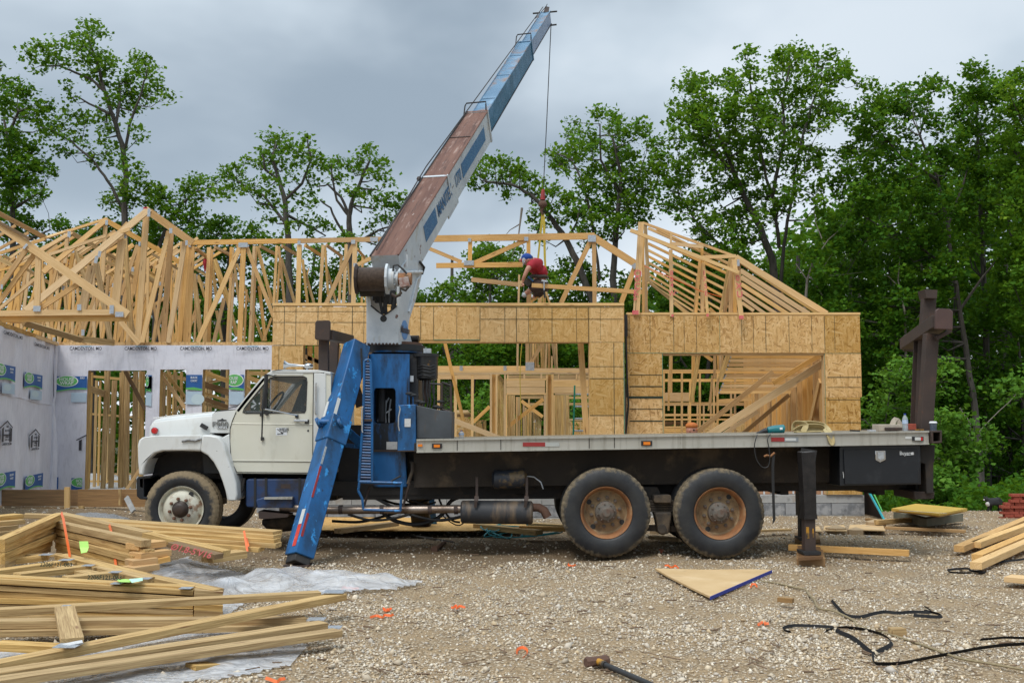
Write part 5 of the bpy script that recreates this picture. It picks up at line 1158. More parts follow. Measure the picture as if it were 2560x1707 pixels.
for i, y0_ in enumerate(y0s):
    m_ = .44 + .022 * i; xe = 235 + (960 - y0_) / (m_ + .03 * 0); xe = min(xe, 1120 if i < 5 else 2000); rf.append((235, y0_, xe, y0_ + (xe - 235) * m_, 26 - i * .8, 19.5 + .25 * i, 19.5 + .25 * i, WOOD if i % 3 else WOODL))
rf += [(320, 128, 1040, 480, 20, 19.4), (1095, 405, 1985, 960, 58, 18.95, 18.95, WOODL), (1140, 455, 1900, 960, 26, 19.2, 19.2, WOODY), (1140, 535, 1812, 960, 46, 19.5, 19.5, WOODL), (1145, 600, 1705, 960, 42, 19.8, 19.8, WOODL), (1150, 668, 1605, 960, 38, 20.1, 20.1, WOODL), (1150, 735, 1495, 960, 34, 20.4, 20.4, WOODL), (1155, 795, 1385, 960, 32, 20.7, 20.7, WOODL), (1155, 850, 1270, 930, 30, 21, 21, WOODL), (250, 650, 640, 960, 30, 21, 21, WOODY), (490, 850, 620, 960, 30, 20.6, 20.6, WOODL), (230, 920, 270, 962, 20, 20, 20, WOODY), (840, 900, 905, 960, 20, 20.5), (1540, 750, 1590, 820, 20, 20, 20, WOODD)]
sticks(hb, E, rf, 19.5, WOOD, 'rafter')
sticks(hb, E, [(62, 140, 1125, 555, 36, 18.5, 18.5, WOODL), (465, 272, 778, 302, 34, 18.6, 18.6, WOODL), (770, 405, 1096, 394, 34, 18.6, 18.6, WOODL)], 18.6, WOODL, 'brace')
for i, (x, y, w, h) in enumerate(((112, 945, 62, 40), (475, 975, 20, 26), (819, 972, 22, 28), (1150, 992, 44, 34))):
    c = P(*E(x, y), 18.55); W_, H_ = w / sE * 18.6 / F, h / sE * 18.6 / F
    MB().box((c.x - W_ / 2, 18.545, c.z - H_ / 2), (c.x + W_ / 2, 18.56, c.z + H_ / 2)).build('red_sprayed_end', RED_PAINT, hb)
for s_, x, y, sz in (('O', 135, 565, .17), ('O', 128, 620, .12), ('C', 130, 690, .15), ('K', 118, 750, .14), ('S', 108, 800, .14), ('8', 466, 560, .12), ('8', 468, 620, .12), ('4', 468, 680, .12), ('W', 470, 760, .12), ('1', 785, 560, .12), ('7', 790, 620, .12), ('5', 800, 690, .12), ('E', 806, 760, .12), ('0', 1115, 610, .14), ('X', 1125, 690, .15), ('U', 1135, 770, .15)):
    p = P(*E(x, y), 18.53 if x > 900 or x in (785, 790, 800, 806) else 18.66); text(s_, p, sz, RED_PAINT, hb, name='sprayed_mark', extrude=.001)
plate(hb, E, 1118, 460, 26, 66, 18.95, sE)
MB().tube([P(*E(200, 490), 18.9), P(*E(450, 600), 18.65), P(*E(740, 730), 18.85), P(*E(955, 795), 18.9)], .008, 5).build('orange_strap', ORANGE, hb)
# loose board spanning from the lifted truss to the stack, worker's upright
o = thing('loose_board', 'long loose board sloping across the truss beside the kneeling worker', 'board', P(1380, 710, 19.4))
sticks(o, C, [(90, 975, 660, 1035, 54, 19.4, 19.4, WOOD), (830, 1045, 2250, 1135, 52, 19.4, 19.4, WOOD)], 19.4, WOOD, 'board')
o = thing('upright_board', 'thin pale upright board left of the kneeling worker', 'board', P(1296, 850, 19.2))
sticks(o, C, [(676, 915, 668, 1260, 24, 19.2)], 19.2, WOODL, 'board', t=.03)
sticks(o, C2, [(1200, 60, 1195, 488, 28, 19.9)], 19.9, WOODL, 'board', t=.03)
pk = sub('peak_posts', P(1350, 755, 20.8))
sticks(pk, C, [(945, 1110, 925, 1270, 50, 20.8, 20.8, WOODL), (985, 1150, 980, 1270, 40, 20.7, 20.7, WOODY), (1000, 1110, 1050, 1260, 22, 20.6, 20.6, WOODL), (915, 1180, 820, 1250, 26, 20.3), (800, 1090, 795, 1260, 60, 20.5, 20.5, WOOD), (700, 990, 705, 1060, 30, 19.5, 19.5, WOODL)], 20.7)
# ladder inside the left opening
ld = thing('ladder', 'green fibreglass ladder standing inside the left garage opening', 'ladder', P(1432, 1238, 19.6))
sticks(ld, C2, [(1998, 690, 1962, 1930, 22, 19.6), (2225, 690, 2195, 1930, 22, 19.9)], 19.6, surf('ladder_green', (.01, .22, .14), None, 5, .5), 'rail', t=.07)
for yy_ in (815, 985, 1155, 1325, 1495, 1665, 1830):
    MB().tube([P(*C2(2005 - (yy_ - 690) * .03, yy_), 19.6), P(*C2(2218 - (yy_ - 690) * .03, yy_), 19.9)], .016, 8).build('rung', STEEL, ld)
# yellow cord down through the opening
tag(MB().tube([P(*C2(1262, 60), 19.8), P(*C2(1238, 330), 19.8), P(*C2(1232, 600), 19.8), P(*C2(1240, 900), 19.8), P(*C2(1252, 1190), 19.8), P(*C2(1250, 1700), 19.8)], .008, 5).build('cord', YELLOW), 'thin yellow cord hanging down through the left opening', 'cord')
# ------------------------------------------------------------------ crane truck
truck = thing('crane_truck', 'white and blue boom crane truck with long flatbed and rusty boom raised over the house', 'crane truck', (0.5, 13.9, 0))
T1 = Zr(320, 780, 2.376); T3 = Zr(880, 640, 3.136); T4 = Zr(1540, 980, 2.613); TB = Zr(1000, 820, 2.528)
def pz(zr, pts, Y): return [(p.x, p.z) for p in (P(*zr(x, y), Y) for x, y in pts)]
def prz(name, zr, pts, Y, y0, y1, mat, parent=None, holes=(), bevel=0, smooth=False, seg=2):
    return MB().prism(pz(zr, pts, Y), y0, y1, [pz(zr, h, Y) for h in holes]).build(name, mat, parent or truck, bevel=bevel, smooth=smooth or bevel > 0, seg=seg, merge=True)
def bx(name, zr, x0, y0, x1, y1, Y, d, mat, parent=None, bevel=0, smooth=False):
    a = P(*zr(x0, (y0 + y1) / 2), Y); b = P(*zr(x1, (y0 + y1) / 2), Y); c = P(*zr((x0 + x1) / 2, y0), Y); e = P(*zr((x0 + x1) / 2, y1), Y)
    return MB().box((a.x, Y, e.z), (b.x, Y + d, c.z)).build(name, mat, parent or truck, bevel=bevel, smooth=bevel > 0)
def tb_(name, zr, pts, Y, r, mat, parent=None, n=8, dy=0):
    return MB().tube([P(*zr(x, y), Y + (dy * i / max(1, len(pts) - 1))) for i, (x, y) in enumerate(pts)], r, n).build(name, mat, parent or truck, smooth=True)
IDZ = Zr(0, 0, 1)

# ---- wheels
def tyre(name, c, r, rimr, y0, w, mat, parent, lugs=96, treads=True):
    prof = [(rimr - .01, w * .20), (rimr + .012, w * .04), (rimr + .03, 0), (rimr + (r - rimr) * .45, -.012), (rimr + (r - rimr) * .78, 0), (r - .018, w * .07), (r, w * .14),
            (r, w * .38), (r - .012, w * .40), (r - .012, w * .44), (r, w * .46), (r, w * .62), (r - .012, w * .64), (r - .012, w * .68), (r, w * .70),
            (r, w * .86), (r - .018, w * .93), (rimr + (r - rimr) * .78, w), (rimr + (r - rimr) * .45, w + .012), (rimr + .03, w), (rimr - .01, w * .8)]
    prof = [(a, b + y0) for a, b in prof]
    def mod(j, k, rr):
        if treads and j in (5, 6, 7, 15, 16) and (k % 4 == 0): return rr - (.009 if r > .5 else .006)
        return rr
    return MB().lathe(prof, (c.x, 0, c.z), 'y', lugs * 2, mod=mod).build(name, mat, parent, smooth=True, merge=True)
def nuts(parent, c, rr, y, n, s, mat, name='wheel_nut', a0=.2):
    for i in range(n):
        a = a0 + i * 2 * math.pi / n; x, z = c.x + rr * math.cos(a), c.z + rr * math.sin(a)
        MB().lathe([(0, y - .045), (s * .55, y - .045), (s * .6, y - .03), (s, y - .028), (s, y), (0, y)], (x, 0, z), 'y', 6).build(name, mat, parent)
def rear_wheel(u, v, Y, label=None):
    c = P(u, v, Y); r = .522
    w = sub('wheel', c, truck)
    if label: w['label'] = label
    tyre('tyre', c, r, .295, Y - .02, .27, TYRER, w)
    tyre('inner_tyre', c, r, .295, Y + .32, .27, BLACK, w, treads=False)
    # deep dished rim
    prof = [(.305, Y), (.300, Y - .012), (.288, Y - .005), (.278, Y + .02), (.262, Y + .10), (.255, Y + .125), (.235, Y + .14), (.215, Y + .135), (.12, Y + .105), (.115, Y + .03), (.10, Y + .0), (.06, Y - .008), (0, Y - .01)]
    MB().lathe(prof[:6], (c.x, 0, c.z), 'y', 56).build('rim', RUSTB, w, smooth=True, merge=True)
    MB().lathe(prof[5:9] , (c.x, 0, c.z), 'y', 56).build('wheel_disc', RIMR, w, smooth=True, merge=True)
    MB().lathe([(.13, Y + .108), (.125, Y + .05), (.10, Y + .03), (.085, Y + .0), (.05, Y - .012), (.045, Y - .02), (0, Y - .02)], (c.x, 0, c.z), 'y', 24).build('hub', HUB, w, smooth=True, merge=True)
    nuts(w, c, .170, Y + .12, 10, .022, HUB); nuts(w, c, .098, Y + .035, 8, .010, HUB, 'hub_bolt')
    for a in (2.6, -.55, 4.0) if u < 1600 else (.95, 4.15):
        x, z = c.x + .226 * math.cos(a), c.z + .226 * math.sin(a)
        MB().lathe([(0, 0), (.030, 0), (.030, .004), (0, .004)], (x, Y + .127, z), 'y', 16).build('hand_hole', BLACK, w)
    return c
c1 = rear_wheel(1516, 1281, 12.7); c2 = rear_wheel(1800, 1283, 12.7)
for c in (c1, c2):
    MB().lathe([(0, 12.8), (.05, 12.8), (.12, 13.2), (.12, 13.5), (.07, 13.55), (.16, 13.75), (.2, 13.9), (.16, 14.05), (.07, 14.3), (.07, 15.0), (0, 15.0)], (c.x, 0, c.z), 'y', 16).build('axle', CHASSIS, truck, smooth=True)
    for y_ in (14.52, 14.86): tyre('far_tyre', Vector((c.x, 0, c.z)), .52, .29, y_, .26, BLACK, truck, treads=False)
    MB().lathe([(0, 15.0), (.29, 15.0), (.29, 15.06), (0, 15.06)], (c.x, 0, c.z), 'y', 20).build('far_rim', RIMR, truck)
YF = 12.92
cf = P(453, 1272, YF); wf = sub('wheel', cf, truck)
RF_ = .445
tyre('tyre', cf, RF_, .262, YF - .01, .26, TYREF, wf)
MB().lathe([(.270, YF), (.268, YF - .014), (.258, YF - .008), (.250, YF + .02), (.235, YF + .045), (.22, YF + .03), (.19, YF - .01), (.155, YF - .03), (.10, YF - .035)], (cf.x, 0, cf.z), 'y', 56).build('wheel_disc', RIMW, wf, smooth=True, merge=True)
MB().lathe([(.10, YF - .034), (.095, YF - .05), (.085, YF - .055), (.07, YF - .09), (.05, YF - .10), (.0, YF - .10)], (cf.x, 0, cf.z), 'y', 24).build('hub', surf('greasy_hub', (.02, .016, .014), (.06, .035, .022), 8, .5), wf, smooth=True, merge=True)
nuts(wf, cf, .125, YF - .032, 8, .020, surf('rusty_nut', (.13, .06, .035), (.2, .1, .06), 20, .8))
MB().lathe([(0, 0), (.030, 0), (.030, .004), (0, .004)], (cf.x + .115, YF - .006, cf.z + .175), 'y', 16).build('hand_hole', BLACK, wf)
tyre('far_tyre', Vector((cf.x, 0, cf.z)), RF_, .26, 14.68, .26, BLACK, truck, treads=False)
MB().board((cf.x, 13.1, cf.z - .02), (cf.x, 14.8, cf.z - .02), .1, .1).build('front_axle', CHASSIS, truck)

# ---- cab
YC = 12.95
cab_out = [(640, 590), (700, 512), (805, 388), (830, 366), (860, 352), (1100, 356), (1205, 366), (1205, 962), (645, 957), (622, 900), (607, 820), (602, 720), (612, 655)]
win = [(686, 592), (694, 572), (740, 515), (820, 418), (842, 398), (870, 388), (1040, 386), (1056, 392), (1060, 410), (1054, 575), (1048, 590), (1035, 594), (700, 598)]
cab = prz('cab', T1, cab_out, YC, YC, YC + .05, CREAM, holes=[win], bevel=.008)
prz('cab_far_side', T1, cab_out, YC, 14.82, 14.87, CREAM, holes=[win])
prz('cab_roof', T1, [(800, 392), (822, 368), (858, 346), (900, 342), (1130, 344), (1205, 356), (1205, 372), (1130, 362), (870, 364), (835, 380), (812, 396)], YC, YC - .012, 14.88, WHITE, bevel=.02)
prz('cab_back', T1, [(1175, 362), (1205, 362), (1205, 960), (1175, 960)], YC, YC + .05, 14.82, WHITE)
prz('cab_corner', T1, [(1106, 362), (1175, 364), (1175, 958), (1100, 958)], YC, YC - .012, YC + .0, WHITE, bevel=.008)
prz('dashboard', T1, [(640, 592), (760, 600), (780, 640), (780, 900), (660, 900)], YC, YC + .06, 14.8, BLACK)
prz('cab_floor', T1, [(650, 930), (1175, 930), (1175, 955), (650, 955)], YC, YC + .06, 14.8, BLACK)
prz('seat', T1, [(1000, 560), (1040, 545), (1090, 560), (1110, 800), (1120, 880), (880, 880), (880, 820), (1010, 800)], YC, 13.2, 14.7, surf('dark_seat', (.03, .03, .035), None, 5, .8), bevel=.03)
# steering wheel
sw = P(*T1(870, 545), 13.4)
MB().tube([sw + Vector((.10 * math.cos(a) , .2 * math.sin(a), .16 * math.cos(a) * .9)) for a in [i * 2 * math.pi / 20 for i in range(21)]], .014, 6).build('steering_wheel', BLACK, truck, smooth=True)
prz('window_seal', T1, [(680, 597), (690, 568), (738, 508), (818, 412), (842, 391), (870, 381), (1044, 380), (1062, 388), (1066, 412), (1059, 582), (1050, 600), (700, 604)], YC, YC - .006, YC + .0, BLACK, holes=[win])
prz('side_glass', T1, win, YC, YC + .02, YC + .024, GLASS)
prz('side_glass', T1, win, YC, 14.83, 14.834, GLASS)
prz('vent_window_bar', T1, [(812, 425), (828, 410), (824, 596), (808, 596)], YC, YC - .01, YC + .03, BLACK)
prz('seat_belt_post', T1, [(1010, 395), (1056, 400), (1000, 590), (935, 592)], YC, 13.3, 13.33, BLACK)
a, b = P(*T1(648, 586), YC), P(*T1(808, 388), YC)
MB().add([(a.x, YC + .06, a.z), (b.x, YC + .06, b.z), (b.x, 14.8, b.z), (a.x, 14.8, a.z)], [(0, 1, 2, 3)]).build('windshield', GLASS, truck, solid=.006)
for yy_ in (YC + .0, 14.80): MB().board((a.x, yy_ + .03, a.z), (b.x, yy_ + .03, b.z), .05, .06).build('windshield_pillar', WHITE, truck)
# door seams and mouldings
def seam(pts, Y=YC - .004, r=.0045, m=BLACK): tb_('door_seam', T1, pts, Y, r, m, n=4)
seam([(642, 592), (622, 640), (606, 690), (604, 760), (610, 850), (626, 910), (645, 948)]); seam([(645, 950), (1098, 954)]); seam([(1102, 362), (1098, 660), (1096, 954)])
tb_('door_moulding', T1, [(612, 662), (1098, 668)], YC + .001, .007, CREAM, n=6); tb_('door_moulding', T1, [(608, 882), (1096, 886)], YC + .001, .012, surf('door_lower_trim', (.42, .41, .34), None, 3, .5), n=6)
tb_('roof_drip_rail', T1, [(838, 378), (870, 370), (1040, 371), (1030, 375)], YC - .015, .006, WHITE, n=6)
# door handle, decal, grab bar
h = sub('door_handle', P(*T1(1030, 648), YC), truck)
MB().board(P(*T1(985, 644), YC - .03), P(*T1(1070, 645), YC - .03), .028, .02).build('handle_bar', CHROME, h, bevel=.005)
bx('handle_plate', T1, 1050, 638, 1074, 662, YC - .012, .012, BLACK, h)
MB().lathe([(0, -.004), (.012, -.004), (.012, 0)], P(*T1(1070, 704), YC), 'y', 10).build('door_lock', BLACK, truck)
dc = sub('decal', P(*T1(911, 708), YC), truck)
bx('decal_sheet', T1, 878, 686, 945, 731, YC - .0025, .002, WWHITE, dc)
for i, s_ in enumerate(('24-7 HEAVY DUTY', 'BOOM TRUCK', 'SERVICE')): pass
for s_, x, y in (('JOE WEST AND', 925, 692), ('BOOM CRANE', 928, 700), ('SERVICE', 933, 709)):
    text(s_, P(*T1(x, y), YC - .005), .021, BLACK, dc, name='decal_letters', extrude=.0006, sx=.8)
MB().board(P(*T1(885, 694), YC - .004), P(*T1(914, 716), YC - .004), .006, .001).board(P(*T1(886, 723), YC - .004), P(*T1(920, 722), YC - .004), .008, .001).board(P(*T1(908, 712), YC - .005), P(*T1(922, 722), YC - .005), .014, .001).build('decal_crane', BLACK, dc)
tb_('grab_bar', T1, [(1122, 420), (1115, 425), (1114, 600), (1121, 610)], YC - .05, .012, CHROME)
# cowl with badges
cowl = prz('cowl', T1, [(520, 592), (640, 580), (640, 592), (612, 652), (602, 718), (486, 718), (497, 605)], YC, YC + .03, 14.8, WHITE)
tb_('cowl_seam', T1, [(486, 719), (602, 719)], YC + .026, .004, BLACK, n=4)
bg = sub('badge', P(*T1(548, 675), YC), truck)
text('F900', P(*T1(548, 668), YC + .018), .088, surf('badge_grey', (.16, .16, .15), None, 5, .4), bg, name='badge_letters', extrude=.004, sx=1.15)
bx('badge_bar', T1, 528, 679, 591, 691, YC + .02, .008, BLACK, bg)
text('DIESEL', P(*T1(560, 685), YC + .012), .035, WWHITE, bg, name='badge_letters', extrude=.001, sx=1.25)
prz('emblem', T1, [(526, 641), (546, 638), (552, 634), (558, 630), (564, 637), (582, 640), (580, 645), (560, 647), (540, 647), (527, 645)], YC, YC + .024, YC + .03, surf('dull_black_metal', (.04, .04, .04), None, 5, .4), bg)
# hood
def hoodring(x, yt, yb, yn=13.06, yf=14.78, rr=.10):
    a = P(*T1(x, yt), YC); b = P(*T1(x, yb), YC)
    zt, zb = a.z, b.z; X = a.x
    pts = [(yn, zb), (yn, zt - rr * 1.3), (yn + rr * .25, zt - rr * .5), (yn + rr, zt - rr * .1), (yn + rr * 3, zt + .015), ((yn + yf) / 2, zt + .03)]
    mir = [(yn + yf - y, z) for y, z in reversed(pts[:-1])]
    return [(X, y, z) for y, z in pts + mir]
MB().loft([hoodring(92, 690, 740, 13.16, 14.68, .08), hoodring(100, 652, 740, 13.12, 14.72), hoodring(128, 634, 740), hoodring(200, 622, 740), hoodring(350, 605, 738), hoodring(498, 591, 730)]).build('hood', WHITE, truck, smooth=True, merge=True)
MB().loft([hoodring(496, 588, 722, 13.03, 14.81), hoodring(508, 586, 722, 13.03, 14.81)]).build('hood_gap', BLACK, truck, smooth=True)
prz('hood_gap_strip', T1, [(500, 600), (514, 588), (530, 588), (515, 600), (496, 720), (482, 720)], YC, YC + .06, YC + .1, BLACK)
prz('grille', T1, [(84, 745), (100, 740), (110, 960), (80, 960)], YC, 13.2, 14.6, BLACK)
MB().lathe([(.0, -.05), (.028, -.045), (.038, -.02), (.04, 0)], P(*T1(160, 704), 13.05), 'y', 18).build('marker_light', REDL, truck, smooth=True)
MB().lathe([(.042, -.012), (.046, -.006), (.044, 0), (.0, 0)], P(*T1(160, 704), 13.05), 'y', 18).build('marker_bezel', CHROME, truck)
MB().board(P(*T1(432, 668), 13.03), P(*T1(472, 692), 13.03), .05, .03).build('hood_latch', BLACK, truck, bevel=.006)
tb_('hood_edge', T1, [(150, 630), (300, 611), (500, 594)], 13.1, .006, WHITE, n=5)
# fenders
fen = [(64, 790), (72, 760), (92, 742), (170, 733), (450, 731), (445, 800), (440, 826), (330, 822), (215, 824), (165, 838), (130, 870), (108, 915), (98, 968), (72, 966), (66, 880)]
flare = [(448, 729), (500, 730), (545, 740), (575, 775), (590, 830), (606, 880), (628, 940), (650, 1010), (658, 1080), (652, 1118), (596, 1118), (585, 1060), (568, 1005), (545, 945), (515, 890), (480, 850), (438, 826)]
for (y0, y1) in ((12.84, 13.22), (14.60, 14.98)):
    prz('fender', T1, fen, YC - .06, y0, y1, WHITE, bevel=.022, seg=3)
    prz('fender_flare', T1, flare, YC - .08, y0 - .03, y1, WHITE, bevel=.022, seg=3)
prz('splash_panel', T1, [(560, 745), (604, 722), (608, 830), (640, 955), (652, 1100), (640, 1100), (600, 900)], YC, YC - .02, YC + .05, WHITE, bevel=.01)
tb_('fender_scrape', T1, [(320, 768), (360, 760), (400, 764), (436, 752)], YC - .125, .012, surf('scraped_bare_paint', (.06, .055, .05), (.3, .3, .3), 30, .7), n=5)
tb_('fender_seam', T1, [(446, 735), (440, 780), (438, 822)], YC - .125, .005, BLACK, n=4)
prz('wheel_well', T1, [(105, 830), (580, 830), (640, 1000), (560, 1000), (100, 980)], YC, 13.24, 13.4, CHASSIS)
prz('wheel_well_top', T1, [(110, 812), (560, 812), (600, 900), (545, 880), (440, 835), (200, 835), (120, 880)], YC, 12.95, 14.9, CHASSIS)
prz('splash_guard', T1, [(420, 830), (520, 900), (560, 960), (430, 960)], YC, 13.1, 13.14, surf('grey_inner_guard', (.05, .05, .05), (.03, .03, .03), 4, .8))
prz('bumper', T1, [(53, 990), (66, 976), (138, 973), (138, 985), (98, 990), (98, 1095), (126, 1100), (120, 1112), (75, 1110), (56, 1092)], YC, 12.92, 14.9, BLACKM, bevel=.01)
# air horn
hn = sub('air_horn', P(*T1(1010, 320), 13.4), truck)
p0, p1 = P(*T1(928, 313), 13.3), P(*T1(1100, 322), 13.3)
MB().tube([p0, p0.lerp(p1, .06), p0.lerp(p1, .16), p0.lerp(p1, .5), p0.lerp(p1, .72)], [.055, .040, .022, .014, .012], 16).build('horn_trumpet', CHROME, hn, smooth=True)
MB().ball(p0.lerp(p1, .84), .05, 12, (1.2, .8, .7)).build('horn_body', CHROME, hn, smooth=True)
MB().tube([p0.lerp(p1, .8), p0.lerp(p1, .8) - Vector((0, 0, .07))], .014, 8).build('horn_stand', CHROME, hn)
tb_('roof_wire', T1, [(855, 352), (880, 345), (930, 340), (1000, 342)], YC - .02, .004, BLACK, n=4)
# mirror on long brackets
mr_ = sub('mirror', P(*T1(805, 560), 12.7), truck)
tb_('mirror_head', T1, [(822, 368), (818, 450), (804, 560), (802, 575)], 12.68, .024, BLACK, mr_, n=6)
tb_('mirror_arm', T1, [(826, 372), (860, 378), (880, 372)], 12.75, .008, CHROME, mr_, dy=.2)
tb_('mirror_arm', T1, [(806, 575), (900, 592), (1005, 614)], 12.7, .009, CHROME, mr_, dy=.22)
tb_('mirror_arm', T1, [(800, 570), (798, 640), (795, 745)], 12.72, .009, BLACK, mr_, dy=.1)
for x, y in ((795, 750), (790, 606), (1000, 616), (822, 600)): bx('mirror_foot', T1, x - 7, y - 8, x + 9, y + 12, YC - .035, .035, BLACK, mr_)
tb_('wiper', T1, [(592, 572), (640, 562), (700, 520)], 13.3, .006, BLACK)

# ---- frame, tank, underbody
def xz(u, v, Y): p = P(u, v, Y); return p.x, p.z
for yy_ in (13.42, 14.35):
    MB().board(P(350, 1226, yy_), P(2315, 1206, yy_), .17, .06).build('frame_rail', CHASSIS, truck)
for u in (420, 560, 760, 900, 1100, 1300, 1420, 1660, 1960, 2200): 
    p = P(u, 1218, 13.42); MB().box((p.x - .05, 13.4, p.z - .09), (p.x + .05, 14.4, p.z + .07)).build('cross_member', CHASSIS, truck)
prz('engine_block', T1, [(150, 900), (600, 900), (620, 1100), (160, 1080)], 13.6, 13.55, 14.4, CHASSIS)
prz('gearbox', IDZ, [(600, 1180), (860, 1180), (840, 1250), (640, 1262)], 13.6, 13.6, 14.2, CHASSIS)
tk = sub('fuel_tank', P(*T1(870, 1080), 13), truck)
prz('tank_shell', T1, [(697, 1000), (712, 990), (1060, 990), (1060, 1160), (706, 1160), (695, 1150)], YC, 12.98, 13.38, BLUEX, tk, bevel=.03)
prz('tank_step', T1, [(765, 1110), (820, 1095), (985, 1095), (985, 1160), (770, 1160)], YC, 12.9, 13.0, BLUEX, tk, bevel=.015)
prz('tank_tread', T1, [(820, 1096), (985, 1094), (983, 1108), (818, 1108)], YC, 12.86, 12.93, ALU, tk)
for x in (745, 810, 1010): prz('tank_strap', T1, [(x, 986), (x + 14, 986), (x + 14, 1165), (x, 1165)], YC, 12.972, 13.0, BLACK, tk)
bx('rust_patch', T1, 908, 1020, 965, 1046, 12.978, .003, RUST, tk)
prz('step_plate', T1, [(780, 1180), (960, 1200), (950, 1215), (800, 1226), (782, 1222)], YC, 12.9, 13.2, RUST)
tb_('cab_bracket', T1, [(690, 985), (680, 1050), (655, 1110)], 13.0, .018, CHASSIS)
# bed
bed = sub('flatbed', P(1680, 1100, 12.7), truck)
MB().board(P(1042, 1114.5, 12.7), P(2320, 1093.5, 12.7), .152, .05).build('side_rail', ALU, bed, bevel=.004)
MB().board(P(1042, 1099.5, 12.69), P(2320, 1078.5, 12.69), .02, .075).build('rail_lip', ALU, bed)
MB().board(P(1042, 1129.5, 12.69), P(2320, 1109, 12.69), .016, .075).build('rail_lip', ALU, bed)
for u in (1143, 1252, 1473, 1536): 
    q = P(u, 1114.5 - (u - 1042) * .01643, 12.672); MB().box((q.x - .004, q.y - .003, q.z - .068), (q.x + .004, q.y, q.z + .068)).build('rail_seam', CHASSIS, bed)
za, zbb = P(1042, 1103, 12.75).z, P(2320, 1082, 12.75).z; xa_, xb_ = P(1042, 1103, 12.75).x, P(2320, 1082, 12.75).x
for i in range(12):
    y_ = 12.74 + i * .197
    MB().board((xa_, y_ + .098, za), (xb_, y_ + .098, zbb), .19, .035, (0, 0, 1)).build('deck_plank', DECK, bed)
MB().board((xa_, 15.12, za - .06), (xb_, 15.12, zbb - .06), .15, .05).build('side_rail', ALU, bed)
for i in range(14):
    t_ = i / 13; x = xa_ + (xb_ - xa_) * t_; z = za + (zbb - za) * t_ - .07
    MB().box((x - .03, 12.74, z - .05), (x + .03, 15.08, z + .05)).build('cross_bearer', CHASSIS, bed)
# torsion box below
MB().board(P(1035, 1171, 13.18), P(2120, 1157, 13.18), .45, .05).build('torsion_box_side', CHASSM, truck)
MB().board(P(1035, 1178, 14.5), P(2120, 1165, 14.5), .36, .05).build('torsion_box_side', CHASSIS, truck)
MB().board(P(1035, 1150, 13.85), P(2120, 1140, 13.85), 1.3, .02, (0, 0, 1)).build('torsion_box_top', CHASSIS, truck)
MB().board(P(860, 1225, 13.5), P(1470, 1222, 13.5), .22, .2).build('sub_frame', CHASSIS, truck)
MB().board(P(860, 1150, 13.95), P(1100, 1150, 13.95), .9, .9).build('crane_base_box', CHASSIS, truck)
MB().tube([P(1060, 1218, 13.7), P(1500, 1240, 13.8)], .05, 10).build('drive_shaft', CHASSIS, truck, smooth=True)
# lamps and reflectors on the rail
def on_rail(name, u0, v0, u1, v1, mat, d=.004, Y=12.672): 
    x0, x1, z0, z1 = rect(u0, v0, u1, v1, Y); return MB().box((x0, Y - d, z0), (x1, Y, z1)).build(name, mat, bed)
for (a_, b_, c_, d_) in ((1080, 1108.5, 1105, 1120.5), (1603, 1101.5, 1630, 1114)):
    on_rail('lamp_bracket', a_, b_, c_, d_, BLACK, .012); on_rail('amber_lamp', a_ + 5, b_ + 2.5, c_ - 5, d_ - 2.5, AMBER, .03)
on_rail('amber_lamp', 1045, 1110, 1056, 1116, AMBER, .02)
on_rail('red_reflector', 1307, 1105.5, 1363, 1115.5, REFR); on_rail('white_reflector', 1363, 1105.5, 1398, 1115.5, surf('worn_reflector', (.36, .38, .36), (.44, .45, .42), 9, .6))
on_rail('red_reflector', 1928, 1093, 1961, 1103.5, REFR); on_rail('worn_reflector_patch', 1961, 1093, 1996, 1103.5, surf('scuffed_grey', (.24, .26, .27), None, 9, .6), .003); on_rail('white_reflector', 1963, 1095, 1990, 1101.5, REFW, .005)
on_rail('end_lamp_bracket', 2280, 1091, 2308, 1102, BLACK, .012); on_rail('end_lamp', 2286, 1092.5, 2302, 1100.5, REFW, .025); on_rail('end_lamp_red', 2300, 1092.5, 2305, 1100.5, REDL, .027); on_rail('end_tape', 2263, 1091, 2279, 1097, REFW, .003)
# toolbox
tbx = sub('toolbox', P(2200, 1160, 12.72), truck)
prz('box_body', T4, [(1462, 362), (1470, 352), (1985, 347), (1990, 354), (1995, 602), (1480, 612), (1462, 610)], 12.74, 12.75, 13.25, BLACKM, tbx, bevel=.006)
prz('box_door', T4, [(1486, 376), (1974, 370), (1978, 594), (1492, 600)], 12.74, 12.728, 12.75, BLACKM, tbx, bevel=.005)
prz('latch_plate', T4, [(1690, 382), (1758, 380), (1760, 440), (1724, 459), (1692, 442)], 12.73, 12.716, 12.728, CHROME, tbx, bevel=.004)
prz('latch_handle', T4, [(1706, 392), (1744, 391), (1745, 430), (1724, 442), (1708, 431)], 12.73, 12.706, 12.716, STEEL, tbx)
text('Buyers', P(*T4(1893, 399), 12.722), .062, WWHITE, tbx, name='maker_letters', extrude=.001, sx=.85)
prz('maker_mark', T4, [(1922, 398), (1934, 390), (1947, 395), (1940, 401), (1947, 407), (1932, 410)], 12.73, 12.722, 12.727, WWHITE, tbx)
bx('maker_underline', T4, 1890, 410, 1922, 412, 12.722, .004, WWHITE, tbx)
tb_('door_scratch', T4, [(1483, 520), (1486, 540), (1487, 560)], 12.745, .004, WWHITE, tbx, n=4)
